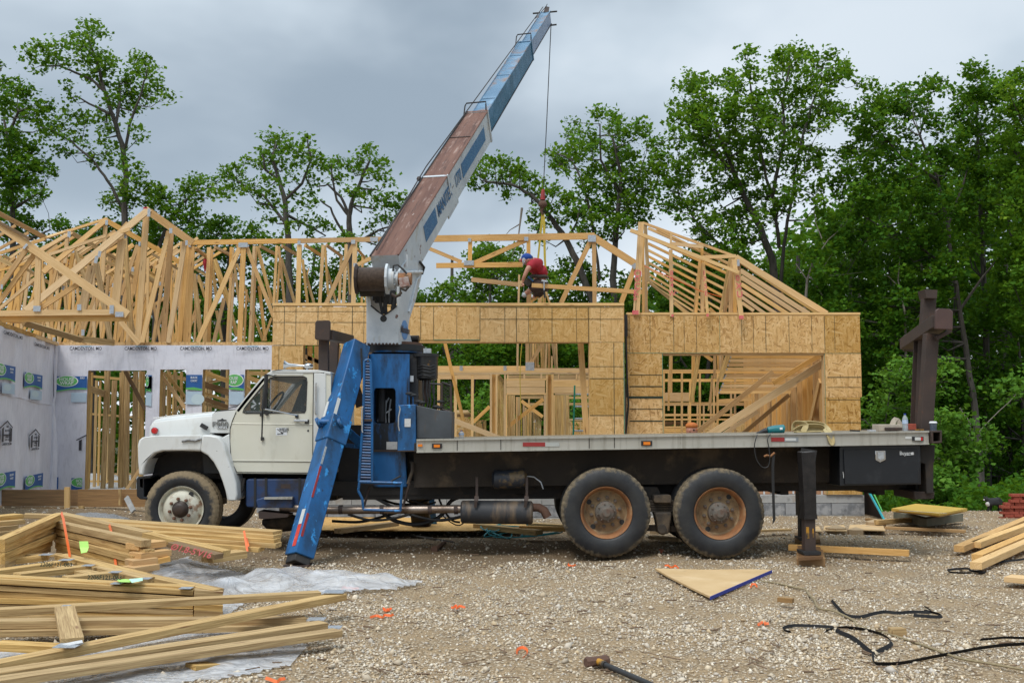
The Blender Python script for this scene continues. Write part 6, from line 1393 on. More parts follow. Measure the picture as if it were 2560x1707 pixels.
# rear corner tube and hanging bits
rc = sub('rear_crossbeam', P(2340, 1090, 12.7), truck)
prz('square_tube', T4, [(2042, 252), (2112, 249), (2114, 330), (2045, 335)], 12.7, 12.62, 15.15, RUST, rc, holes=[[(2056, 264), (2100, 262), (2101, 320), (2057, 322)]], bevel=.006)
prz('tube_hollow_shade', T4, [(2054, 262), (2102, 260), (2103, 322), (2056, 324)], 12.8, 12.85, 12.87, BLACK, rc)  # black plate inside the hollow tube stands in for its inner shade
prz('bumper_post', T4, [(2000, 345), (2095, 345), (2092, 460), (2085, 465), (2085, 665), (2040, 665), (2030, 470), (1995, 460)], 12.8, 12.85, 13.1, CHASSIS, rc, bevel=.01)
prz('hitch_plate', T4, [(1965, 650), (2105, 655), (2100, 700), (1970, 705)], 12.8, 12.9, 13.6, RUST, rc, bevel=.01)
prz('rail_end', T4, [(1960, 360), (2020, 360), (2020, 640), (1960, 640)], 13.1, 13.1, 14.6, CHASSIS, rc)
# rubber flap and cord hook
MB().loft([[P(*T4(x, y), 12.66 + d) for x, y, d in ((xx - 9, yy_, 0), (xx + 9, yy_, 0), (xx + 9, yy_, .012), (xx - 9, yy_, .012))] for xx, yy_ in ((1032, 392), (1024, 480), (1026, 600), (1029, 720), (1033, 835))] + [[P(*T4(x, y), 12.66 + d) for x, y, d in ((1021, 862, 0), (1023, 862, 0), (1023, 862, .01), (1021, 862, .01))]]).build('hanging_strap', BLACK, truck)
MB().tube([P(*T4(968, 420), 12.66), P(*T4(985, 412), 12.65), P(*T4(1010, 418), 12.66), P(*T4(1036, 395), 12.66)], .014, 6).build('strap_hook', RUSTB, truck, smooth=True)
# rear stabilisers
def stabil(zr_off, Y, lab=None):
    s_ = sub('stabiliser', P(*T4(1270, 900), Y), truck)
    sc = 12.2 / Y
    def q(pts): return [((x - 1270 + zr_off) + 1270 - zr_off + zr_off * 0, y) for x, y in pts]
    prz('outer_leg', T4, [(1213, 390), (1302, 385), (1312, 790), (1318, 830), (1225, 832), (1232, 790)], Y, Y, Y + .2, GREASE, s_, bevel=.008)
    prz('inner_leg', T4, [(1237, 830), (1307, 830), (1312, 1040), (1240, 1042)], Y, Y + .03, Y + .17, RUST, s_, bevel=.005)
    bx('paint_patch', T4, 1243, 880, 1262, 955, Y + .027, .003, YELP, s_); bx('paint_patch', T4, 1284, 890, 1292, 950, Y + .027, .003, YELP, s_)
    prz('foot_plate', T4, [(1217, 1040), (1335, 1038), (1338, 1060), (1222, 1064)], Y, Y - .03, Y + .25, BLACK, s_, bevel=.006)
    return s_
stabil(0, 12.25)
s2_ = sub('stabiliser', P(*T4(1215, 800), 14.8), truck)
prz('outer_leg', T4, [(1195, 600), (1222, 600), (1225, 810), (1200, 810)], 14.6, 14.6, 14.8, CHASSIS, s2_); prz('inner_leg', T4, [(1207, 800), (1230, 800), (1235, 955), (1210, 958)], 14.6, 14.63, 14.77, CHASSIS, s2_)
prz('foot_plate', T4, [(1192, 945), (1240, 945), (1240, 962), (1192, 964)], 14.6, 14.5, 14.8, BLACK, s2_)
MB().board(P(*T4(1257, 420), 12.46), P(*T4(1190, 425), 14.9), .17, .17).build('stabiliser_beam', CHASSIS, truck)
# suspension between rear wheels
sp_ = sub('suspension', P(1658, 1290, 12.9), truck)
for i in range(5): MB().board(P(1600, 1252 + i * 6, 12.95), P(1715, 1252 + i * 6, 12.95), .022, .09).build('spring_leaf', CHASSM, sp_)
prz('spring_saddle', T4, [(246, 672), (352, 668), (360, 715), (350, 722), (246, 720), (240, 700)], 12.9, 12.82, 13.05, CHASSM, sp_, bevel=.012)
prz('trunnion', T4, [(246, 782), (358, 780), (346, 860), (342, 915), (300, 928), (268, 918), (262, 860)], 12.9, 12.80, 13.05, CHASSM, sp_, bevel=.02)
MB().lathe([(0, -.03), (.05, -.028), (.055, 0)], P(*T4(300, 892), 12.80), 'y', 16).build('trunnion_cap', CHASSM, sp_)
MB().board(P(1590, 1318, 13.0), P(1730, 1322, 13.0), .07, .07).build('radius_rod', CHASSM, sp_)
prz('spring_hanger', T4, [(150, 620), (270, 620), (290, 660), (240, 700), (180, 700)], 13.1, 13.1, 13.3, CHASSIS, sp_)
MB().lathe([(0, -.1), (.10, -.1), (.12, -.05), (.12, .05), (.08, .1), (0, .1)], P(*T4(225, 640), 13.6), 'y', 16).build('brake_chamber', CHASSIS, sp_, smooth=True)
# exhaust
ex = sub('exhaust', P(1240, 1280, 12.95), truck)
MB().tube([P(700, 1268, 13.0), P(830, 1275, 13.0), P(1160, 1272, 13.0)], .048, 14).build('exhaust_pipe', PIPE, ex, smooth=True)
for u in (852, 955, 1075, 1140): MB().tube([P(u - 5, 1274, 13.0), P(u + 5, 1273.5, 13.0)], .054, 14).build('pipe_clamp', RUST, ex, smooth=True)
MB().tube([P(1152, 1279, 13.0), P(1156, 1279, 13.0), P(1240, 1280, 13.0), P(1328, 1281, 13.0), P(1332, 1281, 13.0)], [.115, .136, .138, .138, .118], 24).build('muffler', surf('muffler_black', (.022, .024, .028), (.035, .036, .04), 4, .6, layers=[((.14, .10, .065), 3, .5, .66, (2.4, 1, .5))], bmp=.15), ex, smooth=True)
MB().tube([P(1332, 1268, 13.0), P(1347, 1268, 13.0), P(1360, 1275, 13.0), P(1369, 1292, 13.0)], [.05, .05, .052, .055], 14, cap=False).build('tail_elbow', RUSTP, ex, smooth=True)
for u in (1192, 1317): 
    MB().board(P(u, 1192, 12.9), P(u, 1240, 12.88), .03, .008).board(P(u, 1240, 12.88), P(u - 2, 1252, 12.84), .05, .008).board(P(u - 2, 1252, 12.84), P(u - 4, 1268, 12.85), .035, .008).build('hanger', RUST, ex)
at_ = sub('air_tank', P(1273, 1197, 13.0), truck)
MB().tube([P(1230, 1198, 13.0), P(1236, 1198, 13.0), P(1273, 1197, 13.0), P(1311, 1196, 13.0), P(1317, 1196, 13.0)], [.07, .112, .115, .112, .07], 22).build('tank_shell', surf('muddy_tank', (.012, .016, .024), (.02, .024, .034), 3, .5, layers=[((.14, .095, .045), 6, .5, .6)], bmp=.2), at_, smooth=True)
MB().tube([P(1317, 1190, 12.98), P(1335, 1192, 12.98), P(1352, 1205, 12.98), P(1358, 1222, 12.98)], .008, 6).build('air_line', STEEL, at_, smooth=True)
# hoses sagging below the frame
for i, pts in enumerate(([(870, 1285), (930, 1300), (1000, 1292), (1060, 1268)], [(940, 1245), (1010, 1280), (1090, 1300), (1160, 1290)], [(1010, 1240), (1080, 1268), (1150, 1278)], [(1180, 1235), (1130, 1250), (1100, 1290), (1045, 1310), (985, 1300), (950, 1275)], [(980, 1225), (1040, 1262), (1090, 1255)], [(830, 1302), (900, 1304), (960, 1290), (1020, 1272)], [(1095, 1240), (1110, 1275), (1130, 1300), (1150, 1305)], [(930, 1235), (985, 1258), (1040, 1258), (1100, 1238)], [(1180, 1285), (1150, 1312), (1120, 1300), (1100, 1278)])):
    yy_ = 13.3 + .12 * i; pp_ = [P(u, v, yy_) for u, v in pts]; q = []
    for k in range(len(pp_) - 1):
        for j in range(6):
            t_ = j / 6; p_1 = pp_[max(k - 1, 0)]; p0_ = pp_[k]; p1_ = pp_[k + 1]; p2_ = pp_[min(k + 2, len(pp_) - 1)]
            q.append(.5 * ((2 * p0_) + (p1_ - p_1) * t_ + (2 * p_1 - 5 * p0_ + 4 * p1_ - p2_) * t_ ** 2 + (3 * p0_ - p_1 - 3 * p1_ + p2_) * t_ ** 3))
    q.append(pp_[-1]); MB().tube(q, [.016, .02, .014, .024, .012, .018, .014, .016, .008][i], 7).build('hydraulic_hose', BLACK, truck, smooth=True)
# far outrigger foot
MB().board(P(1045, 1225, 15.4), P(1062, 1392, 16.2), .26, .22).build('far_outrigger', CHASSIS, truck)
MB().board(P(1075, 1225, 15.9), P(1092, 1388, 16.3), .10, .06).build('far_outrigger_plate', BLUE, truck)

# ---- outrigger leg towards the camera
og = sub('outrigger', P(760, 1250, 12.4), truck)
def box4(a, b, w, d, ang, name, mats, parent, w2=None, end=True):
    """beam whose cross-section is turned by ang about its own axis"""
    a, b = Vector(a), Vector(b); D = (b - a).normalized(); n = Vector((0, -1, 0)); n = (n - D * n.dot(D)).normalized(); q = D.cross(n).normalized()
    M = Matrix.Rotation(ang, 3, D); n, q = M @ n, M @ q
    vs = []; mb = MB(); w2 = w2 or w
    for p, ww_ in ((a, w), (b, w2)):
        for sn, sq in ((-1, -1), (1, -1), (1, 1), (-1, 1)): vs.append(p + n * sn * d / 2 + q * sq * ww_ / 2)
    mb.add(vs, [(0, 1, 5, 4), (1, 2, 6, 5), (2, 3, 7, 6), (3, 0, 4, 7), (3, 2, 1, 0), (4, 5, 6, 7)])
    return mb.build(name, mats, parent, bevel=.012, smooth=True), n, q, D
la, lb = P(893, 862, 13.25), P(748, 1392, 12.15)
OA = R(-38)
o_, n_, q_, D_ = box4(la, lb, .245, .245, OA, 'outer_box', BLUE, og)
foot, *_ = box4(lb - D_ * .02, P(742, 1412, 12.1), .20, .20, OA, 'foot_box', surf('foot_dark', (.01, .012, .016), (.05, .045, .04), 6, .7), og)
MB().box(tuple(P(712, 1414, 12.12) + Vector((0, -.16, -.03))), tuple(P(775, 1410, 12.12) + Vector((0, .16, .0)))).build('foot_pad', RUST, og)
fn = n_ if n_.x < 0 else -n_
# which of the four faces look to the camera: pick outward normals with the most negative y
faces = sorted([n_, -n_, q_, -q_], key=lambda v: v.y)[:2]
fl_ = min(faces, key=lambda v: v.x); fr_ = max(faces, key=lambda v: v.x)
def on_leg(t0, t1, f, side, s0, s1, mat, name, th=.004):
    """patch on face f between fractions t0..t1, spanning s0..s1 (m) across it"""
    A_ = la.lerp(lb, t0) + f * (.1235 + th / 2); B_ = la.lerp(lb, t1) + f * (.1235 + th / 2)
    sd = D_.cross(f).normalized()
    if sd.x < 0: sd = -sd
    m_ = (s0 + s1) / 2
    MB().board(A_ + sd * m_, B_ + sd * m_, abs(s1 - s0), th, tuple(f)).build(name, mat, og)
on_leg(.81, .875, fl_, 1, .01, .08, REFW, 'reflective_tape'); on_leg(.877, .97, fl_, 1, .01, .08, REFRB, 'reflective_tape')
on_leg(.62, .76, fr_, 1, -.12, -.095, REFR, 'worn_tape'); on_leg(.83, .93, fr_, 1, -.12, -.09, REFR, 'worn_tape'); on_leg(.53, .61, fr_, 1, -.12, -.095, surf('scraped_primer', (.4, .42, .42), (.2, .25, .3), 30, .7), 'worn_tape')
on_leg(.30, .40, fr_, 1, -.13, -.09, WHITE, 'worn_tape'); on_leg(.30, .39, fl_, 1, -.12, -.07, WHITE, 'worn_tape')
# clevis collar and braces
cl_ = la.lerp(lb, .42)
box4(la.lerp(lb, .375), la.lerp(lb, .49), .275, .275, OA, 'collar', BLUE, og)
MB().tube([cl_ + fl_ * .16 - Vector((.06, 0, -.02)), cl_ + fl_ * .16 + Vector((.2, 0, .02))], .032, 12).build('clevis_pin', BLUE, og, smooth=True)
for dx in (-.07, .19): MB().tube([cl_ + fl_ * .16 + Vector((dx, 0, .0)), cl_ + fl_ * .16 + Vector((dx + .03, 0, .015))], .065, 14).build('clevis_lug', BLUE, og, smooth=True)
MB().board(P(*T1(1245, 655), 12.85), P(*T1(1395, 790), 13.25), .10, .05).build('brace_arm', BLUE, og, bevel=.006)
MB().board(P(*T1(1290, 790), 13.1), P(*T1(1400, 800), 13.3), .05, .05).build('brace_arm', BLUE, og)
MB().board(P(*T1(1340, 420), 13.4), P(*T1(1385, 560), 13.4), .12, .03).build('gusset', RUST, og)
tb_('leg_hose', T1, [(1385, 215), (1392, 380), (1340, 500), (1300, 640), (1280, 760)], 13.05, .012, BLACK, og)

# ---- rusty posts behind the cab and at the tail
def brown(name, a, b, w, t, parent, face=(0, -1, 0), mat=None): return MB().board(a, b, w, t, face).build(name, mat or RUST, parent, bevel=.006)
r1 = sub('headache_rack', P(810, 930, 13.1), truck)
zt_ = P(*T1(1160, 130), 13.1)
brown('rack_post', P(*T1(1164, 800), 13.1), P(*T1(1164, 120), 13.1), .115, .115, r1)
brown('rack_post', P(*T1(1195, 800), 14.7), P(*T1(1230, 140), 14.7), .115, .115, r1)
brown('rack_beam', P(*T1(1180, 135), 13.0), P(*T1(1310, 165), 14.9), .15, .12, r1, (0, 0, 1))
prz('end_plate', T1, [(1117, 66), (1124, 54), (1200, 52), (1206, 62), (1204, 165), (1196, 172), (1120, 166), (1114, 158)], 13.0, 12.94, 12.99, RUST, r1, bevel=.008)
T6 = Zr(2060, 680, 2.064)
r2_ = sub('rear_rack', P(2330, 1070, 13.2), truck)
for x0, x1, t0, t1 in ((466, 480, 385, 812), (496, 512, 370, 812), (535, 562, 300, 812)):
    pass
def hbeam(name, a, b, w, d, parent):
    a, b = Vector(a), Vector(b)
    ob = MB()
    ob.board(a + Vector((0, -d / 2, 0)), b + Vector((0, -d / 2, 0)), w, .014).board(a + Vector((0, d / 2, 0)), b + Vector((0, d / 2, 0)), w, .014).board(a, b, .012, d - .02)
    return ob.build(name, RUST, parent)
hbeam('rack_post', P(*T6(488, 818), 13.9), P(*T6(508, 330), 13.9), .16, .16, r2_)
brown('rack_post', P(*T6(520, 818), 13.0), P(*T6(552, 320), 13.0), .15, .14, r2_)
brown('rack_upright', P(*T6(528, 330), 14.3), P(*T6(540, 130), 14.3), .17, .12, r2_)
prz('upright_cap', T6, [(512, 92), (578, 95), (575, 138), (522, 136)], 14.2, 14.15, 14.4, RUST, r2_)
brown('rack_beam', P(*T6(600, 255), 12.75), P(*T6(430, 372), 14.8), .2, .15, r2_, (0, 0, 1))
prz('end_plate', T6, [(570, 200), (582, 190), (645, 192), (660, 205), (659, 300), (568, 296)], 12.7, 12.66, 12.70, surf('plate_brown', (.065, .038, .034), (.09, .05, .042), 5, .7, bmp=.2), r2_, bevel=.01)
prz('end_plate', T6, [(420, 330), (432, 318), (476, 316), (478, 410), (420, 405)], 14.8, 14.86, 14.9, RUST, r2_)
brown('rack_strut', P(*T6(575, 345), 12.9), P(*T6(655, 300), 12.9), .05, .05, r2_)

# ---- crane turret
tr_ = sub('crane_turret', P(980, 1100, 13.9), truck)
pc = P(982, 870, 13.9)
def disc(name, u, v0, v1, r, mat, Y=13.9, n=40, parent=None):
    z0, z1 = P(u, v1, Y).z, P(u, v0, Y).z
    return MB().lathe([(0, z0), (r, z0), (r, z1), (0, z1)], (P(u, (v0 + v1) / 2, Y).x, Y, 0), 'z', n).build(name, mat, parent or tr_, smooth=True, merge=True)
disc('slew_ring', 983, 858, 866, .37, RUSTP); disc('bearing_ring', 983, 865, 880, .405, BLACK); disc('flange', 983, 879, 884.5, .385, BLUED)
prz('column_plate', T3, [(128, 770), (150, 768), (150, 1525), (128, 1525)], 13.5, 13.5, 14.2, BLUED, tr_)
prz('column_front', T3, [(148, 768), (452, 768), (452, 1165), (440, 1525), (162, 1525), (150, 1000)], 13.45, 13.42, 13.46, BLUED, tr_,
    holes=[[(190, 1034), (322, 1034), (338, 1042), (344, 1060), (344, 1285), (336, 1302), (318, 1310), (196, 1310), (180, 1300), (174, 1280), (174, 1060), (180, 1042)]])
prz('column_side', T3, [(452, 768), (520, 768), (520, 1200), (452, 1200)], 13.5, 13.52, 14.2, surf('oily_black_column', (.012, .014, .018), (.02, .02, .024), 3, .5, layers=[((.06, .05, .04), 6, .55, .7)], bmp=.2), tr_)
prz('column_edge', T3, [(428, 775), (450, 770), (450, 1165), (430, 1165)], 13.4, 13.405, 13.42, BLUED, tr_)
prz('column_core', T3, [(150, 768), (520, 768), (520, 1525), (150, 1525)], 13.9, 13.98, 14.3, BLACK, tr_)
for i, (a_, b_) in enumerate((((290, 1110), (200, 1300)), ((270, 1130), (265, 1305)), ((305, 1120), (290, 1305)), ((310, 1200), (235, 1260)))): tb_('inner_hose', T3, [a_, ((a_[0] + b_[0]) / 2 - 6, (a_[1] + b_[1]) / 2), b_], 13.6, .010, STEEL, tr_, n=6)
MB().tube([P(*T3(235, 1035), 13.6), P(*T3(235, 1300), 13.6)], .05, 8).build('inner_cylinder', BLACK, tr_)
prz('column_foot', T3, [(160, 1528), (422, 1526), (432, 1810), (165, 1812)], 13.35, 13.36, 14.3, BLUED, tr_, bevel=.01)
prz('column_foot_edge', T3, [(160, 1520), (425, 1518), (425, 1532), (160, 1534)], 13.35, 13.33, 13.42, RUST, tr_)
bx('data_plate', T3, 270, 1455, 355, 1515, 13.40, .012, LABEL, tr_)
bx('bolt_plate', T3, 455, 937, 482, 985, 13.44, .03, STEEL, tr_)
MB().tube([P(*T3(95, 728), 13.3), P(*T3(95, 728), 13.42)], .055, 16).build('pivot_lug', BLUED, tr_, smooth=True)
prz('pivot_bracket', T3, [(75, 735), (95, 728), (125, 740), (120, 810), (95, 815)], 13.42, 13.42, 13.47, BLUED, tr_)
# slew motor
mt_ = sub('slew_motor', P(*T3(585, 870), 13.6), truck)
MB().tube([P(*T3(585, 785), 13.6), P(*T3(585, 790), 13.6), P(*T3(585, 960), 13.6), P(*T3(585, 975), 13.6)], [.10, .145, .14, .11], 20).build('motor_body', surf('oily_motor', (.01, .01, .01), (.016, .015, .014), 5, .3, layers=[((.22, .10, .01), 5, .62, .68)], bmp=.2), mt_, smooth=True)
for y in (860, 880, 905, 935): MB().tube([P(*T3(515, y + 5), 13.48), P(*T3(560, y - 3), 13.42), P(*T3(610, y + 6), 13.42), P(*T3(650, y - 6), 13.5)], .008, 5).build('wrapped_hose', BLACK, mt_)
MB().tube([P(*T3(585, 970), 13.6), P(*T3(590, 1060), 13.6), P(*T3(575, 1150), 13.6)], [.06, .05, .02], 12).build('valve_stack', RUST, mt_, smooth=True)
disc('motor_flange', 1063, 885, 892, .17, BLACK, 13.6, parent=mt_); bx('ribbed_cover', T3, 560, 724, 618, 760, 13.5, .12, STEEL, mt_)
for xx in (560, 590, 610, 640): tb_('hose', T3, [(xx, 975), (xx - 5, 1060), (xx + 8, 1130), (xx, 1190)], 13.45, .011, BLACK, mt_)
# control box
cb = sub('control_box', P(*T3(570, 1300), 13.0), truck)
prz('box_door', T3, [(362, 1168), (500, 1162), (505, 1500), (497, 1525), (358, 1525)], 13.0, 12.96, 13.3, BLUE, cb, bevel=.008)
prz('box_side', T3, [(505, 1170), (700, 1210), (784, 1218), (782, 1432), (505, 1430)], 13.0, 13.02, 13.6, surf('streaked_dark_panel', (.035, .04, .045), (.07, .08, .09), 2.5, .6, layers=[((.09, .06, .04), 3, .55, .7, (2, 1, .5)), ((.10, .13, .16), 3, .6, .75)], bmp=.1), cb, bevel=.006)
bx('notice', T3, 412, 1274, 460, 1338, 12.952, .003, LABEL, cb)
tb_('door_handle', T3, [(372, 1175), (378, 1200), (366, 1260), (364, 1330), (372, 1370)], 12.92, .010, CHROME, cb)
prz('lower_lip', T3, [(360, 1522), (505, 1520), (500, 1530), (362, 1532)], 13.0, 12.955, 13.3, RUST, cb)
for x, y in ((440, 1078), (470, 1090), (510, 1140), (535, 1148), (650, 1180), (672, 1186), (685, 1140)):
    tb_('control_lever', T3, [(x + 8, y), (x + 10, y + 90)], 13.1, .006, BLUE if x < 500 else BLACK, cb, n=5); MB().ball(P(*T3(x + 10, y), 13.1), .034, 10, (1.5, 1, .6)).build('lever_knob', BLACK, cb, smooth=True)
# mesh guard
mg = sub('mesh_guard', P(*T3(740, 1100), 13.2), truck)
gp = [(705, 990), (775, 1015), (778, 1222), (703, 1200)]
for i in range(4): MB().tube([P(*T3(*gp[i]), 13.1), P(*T3(*gp[(i + 1) % 4]), 13.1)], .016, 6).build('guard_frame', RUST if i else CHASSIS, mg)
mb = MB()
for i in range(9):
    t_ = i / 9
    l_ = lambda k, t: (gp[k][0] + (gp[(k + 1) % 4][0] - gp[k][0]) * t, gp[k][1] + (gp[(k + 1) % 4][1] - gp[k][1]) * t)
    y0_ = 990 + 210 * t_; mb.tube([P(*T3(705, y0_), 13.1), P(*T3(777, y0_ + 55 if y0_ + 55 < 1215 else 1215), 13.1)], .004, 4); mb.tube([P(*T3(705, y0_ + 20), 13.1), P(*T3(777, max(1015, y0_ - 30)), 13.1)], .004, 4)
mb.build('wire_mesh', CHASSIS, mg)
tb_('guard_arm', T3, [(612, 1000), (700, 1005)], 13.2, .012, BLACK, mg); tb_('guard_arm', T3, [(645, 1010), (648, 1075)], 13.2, .008, BLACK, mg)
# walkway panel and steps beside the column
st_ = sub('side_steps', P(*T1(1410, 800), 12.85), truck)
fr_pts = [(1408, 288), (1430, 280), (1442, 292), (1450, 640), (1450, 1005), (1372, 1005), (1374, 960), (1390, 720), (1398, 600), (1404, 300)]
for i in range(len(fr_pts)): tb_('panel_frame', T1, [fr_pts[i], fr_pts[(i + 1) % len(fr_pts)]], 12.85, .016, BLUE, st_, n=6)
for i in range(42):
    y = 305 + i * 16.5; xl = 1406 - max(0, (y - 300)) * .045; MB().board(P(*T1(xl, y), 12.86), P(*T1(1446, y + 3), 12.86), .018, .02, (0, -1, .6)).build('tread_slat', BLUEX if i % 2 else BLUE, st_)
prz('panel_back', T1, [(1406, 290), (1442, 294), (1448, 1002), (1376, 1002), (1392, 720)], 12.9, 12.9, 12.92, BLUEX, st_)
bx('panel_clip', T1, 1402, 634, 1450, 648, 12.83, .03, RUST, st_)
tb_('grab_handle', T1, [(1398, 560), (1392, 570), (1390, 700), (1394, 715)], 12.8, .011, CHROME, st_)
sp2 = [(1375, 1008), (1628, 1014), (1618, 1180), (1398, 1172), (1392, 1110), (1368, 1060), (1375, 1008)]
for i in range(len(sp2) - 1): tb_('step_frame', T1, [sp2[i], sp2[i + 1]], 12.85, .016, BLUE, st_, n=6)
tb_('step_frame', T1, [(1436, 1030), (1398, 1170)], 13.0, .014, RUST, st_); tb_('step_frame', T1, [(1672, 1015), (1630, 1170)], 13.0, .014, RUST, st_); tb_('step_strut', T1, [(1688, 890), (1690, 940), (1664, 1020)], 13.1, .022, CHASSM, st_)
tb_('lever_rod', T1, [(1560, 1005), (1620, 972)], 12.9, .010, BLACK, st_)
MB().board(P(*T1(1378, 1012), 12.95), P(*T1(1626, 1018), 12.95), .2, .02, (0, 0, 1)).build('step_plate', RUST, st_)

# ---- boom
boom = sub('boom', P(985, 640, 13.9), truck)
Bp, Tp = P(988, 655, 13.9), P(1366, 45, 24.0)
dB = (Tp - Bp); LB = dB.length; dB.normalize(); nB = (Vector((0, 0, 1)) - dB * dB.z).normalized(); sB_ = dB.cross(nB).normalized()
print('BOOM', Bp, Tp, LB, dB, sB_)
def tOf(u, v):
    """distance along the boom axis whose picture lies nearest (u,v)"""
    best = None
    for i in range(0, 700):
        t_ = -1 + (LB + 1) * i / 700; q = Bp + dB * t_
        dy = q.y; x = q.x; z = q.z - CAMZ
        cu = x / (dy * _cp + z * _sp) * F + CX; cv = CY - (-dy * _sp + z * _cp) / (dy * _cp + z * _sp) * F
        d_ = (cu - u) ** 2 + (cv - v) ** 2
        if best is None or d_ < best[0]: best = (d_, t_)
    return best[1]
t1_, t2_ = tOf(1198, 318), tOf(1316, 128)
def bsec(name, t0, t1, w0, w1, h0, h1, mats, dn=0.0):
    vs = []
    for t_, w, h_ in ((t0, w0, h0), (t1, w1, h1)):
        c = Bp + dB * t_ + nB * dn
        for a_, b_ in ((-1, -1), (1, -1), (1, 1), (-1, 1)): vs.append(c + sB_ * a_ * w / 2 + nB * b_ * h_ / 2)
    mb = MB()
    mb.add(vs, [(0, 1, 5, 4), (1, 2, 6, 5), (3, 0, 4, 7), (3, 2, 1, 0), (4, 5, 6, 7)], mi=1); mb.f.append([2, 3, 7, 6]); mb.m.append(0); mb.uv += [(t0, w0), (t0, 0), (t1, 0), (t1, w1)]
    return mb.build(name, mats, boom)
W1, W2, W3 = .37, .265, .205; H1, H2, H3 = .52, .38, .29
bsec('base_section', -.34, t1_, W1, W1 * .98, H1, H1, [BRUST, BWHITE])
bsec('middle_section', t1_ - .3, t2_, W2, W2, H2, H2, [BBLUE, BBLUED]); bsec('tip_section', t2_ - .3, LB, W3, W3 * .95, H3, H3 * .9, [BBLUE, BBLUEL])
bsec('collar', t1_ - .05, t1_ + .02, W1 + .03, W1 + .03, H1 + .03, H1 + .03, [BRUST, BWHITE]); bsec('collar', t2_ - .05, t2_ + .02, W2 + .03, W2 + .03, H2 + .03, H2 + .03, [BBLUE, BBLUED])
def onb(t_, a_, b_): return Bp + dB * t_ + sB_ * a_ + nB * b_
for (t0, w_, h_, m_) in ((-.12, W1, H1, BRUST), ):
    for sd in (-1, 1): MB().tube([onb(-.34, sd * W1 / 2, H1 / 2), onb(t1_, sd * W1 / 2, H1 / 2)], .014, 6).build('edge_bead', BRUST if sd > 0 else CHASSIS, boom)
for sd in (-1, 1):
    MB().tube([onb(t1_, sd * W2 / 2, H2 / 2), onb(t2_, sd * W2 / 2, H2 / 2)], .012, 6).build('edge_bead', BBLUE, boom)
    MB().tube([onb(t2_, sd * W3 / 2, H3 / 2), onb(LB, sd * W3 / 2, H3 / 2)], .010, 6).build('edge_bead', BBLUE, boom)
MB().tube([onb(t1_, W2 / 2, -H2 / 2), onb(t2_, W2 / 2, -H2 / 2)], .014, 6).build('edge_bead', CHASSIS, boom); MB().tube([onb(t2_, W3 / 2, -H3 / 2), onb(LB, W3 / 2, -H3 / 2)], .012, 6).build('edge_bead', RUST, boom)
# weld strips on the rusty top
for f_ in (.44, .76): 
    t_ = t1_ * f_; MB().board(onb(t_, -W1 / 2, H1 / 2 + .006), onb(t_, W1 / 2, H1 / 2 + .006), .05 if f_ == .44 else .02, .012, tuple(nB)).build('weld_strip', BWHITE if f_ == .44 else RUST, boom)
tq = t1_ * .44
MB().board(onb(tq, W1 / 2 + .01, -.02), onb(tq, W1 / 2 + .01, H1 / 2 + .02), .05, .012, tuple(sB_)).build('clamp_band', BWHITE, boom); MB().ball(onb(tq, -W1 / 2 - .06, H1 / 2 - .02), .04, 8).build('clamp_knob', RUST, boom)
for f_ in (.2, .5, .78): t_ = t1_ + (t2_ - t1_) * f_; MB().board(onb(t_, -W2 / 2, H2 / 2 + .004), onb(t_, W2 / 2, H2 / 2 + .004), .018, .008, tuple(nB)).build('weld_strip', BBLUE, boom)
# wire hoops
for t_, w_, h_ in ((t1_, W2, H1), (t2_, W3, H2)):
    MB().tube([onb(t_ - .25, -w_ / 2 - .07, h_ / 2 - .1), onb(t_ + .05, -w_ / 2 - .07, h_ / 2 + .10), onb(t_ + .1, -w_ / 2 - .05, h_ / 2 + .13), onb(t_ + .12, w_ / 2 + .02, h_ / 2 + .13), onb(t_ + .05, w_ / 2 + .03, h_ / 2 + .1), onb(t_, w_ / 2 + .03, h_ / 2)], .012, 6).build('guard_hoop', CHASSIS, boom)
    MB().board(onb(t_ - .35, -w_ / 2 - .05, h_ / 2 - .12), onb(t_ - .15, -w_ / 2 - .07, h_ / 2 - .05), .06, .04).build('hoop_bracket', RUST, boom)
# hoist rope along the left edge of the boom
MB().tube([onb(-.3, -.1, H1 / 2 + .06), onb(t1_ * .5, -W1 / 2 - .02, H1 / 2 + .05), onb(LB, -.05, H3 / 2 + .10)], .010, 5).build('hoist_rope', CHASSIS, boom)
# lettering and blue bands on the right side face
def band(u0, v0, u1, v1, b0, b1, m_):
    ta, tb2 = tOf(u0, v0), tOf(u1, v1); MB().board(onb(ta, W1 / 2 + .003, (b0 + b1) / 2), onb(tb2, W1 / 2 + .003, (b0 + b1) / 2), abs(b1 - b0), .004, tuple(sB_)).build('blue_band', m_, boom); return ta, tb2
def cl2(v): return 988 + (655 - v) * .6197, v
BANDM = surf('blue_mesh_band', (.015, .09, .22), (.02, .12, .28), 10, .5, layers=[((.10, .22, .36), 60, .5, .56, (1, .5, 2))])
ba = band(*cl2(588), *cl2(540), -.11, .12, BANDM); bb = band(*cl2(432), *cl2(338), -.10, .12, BANDM)
mw = Matrix((dB, nB, sB_)).transposed().to_euler()
tm = (tOf(*cl2(505))); tn = tOf(*cl2(449))
text('MANITEX', onb(tm, W1 / 2 + .008, .01), .27, BLUEINK, boom, tuple(mw), 'boom_letters', .001, sx=.72)
text('1770', onb(tn, W1 / 2 + .008, .01), .27, BLUEINK, boom, tuple(mw), 'boom_letters', .001, sx=.72)
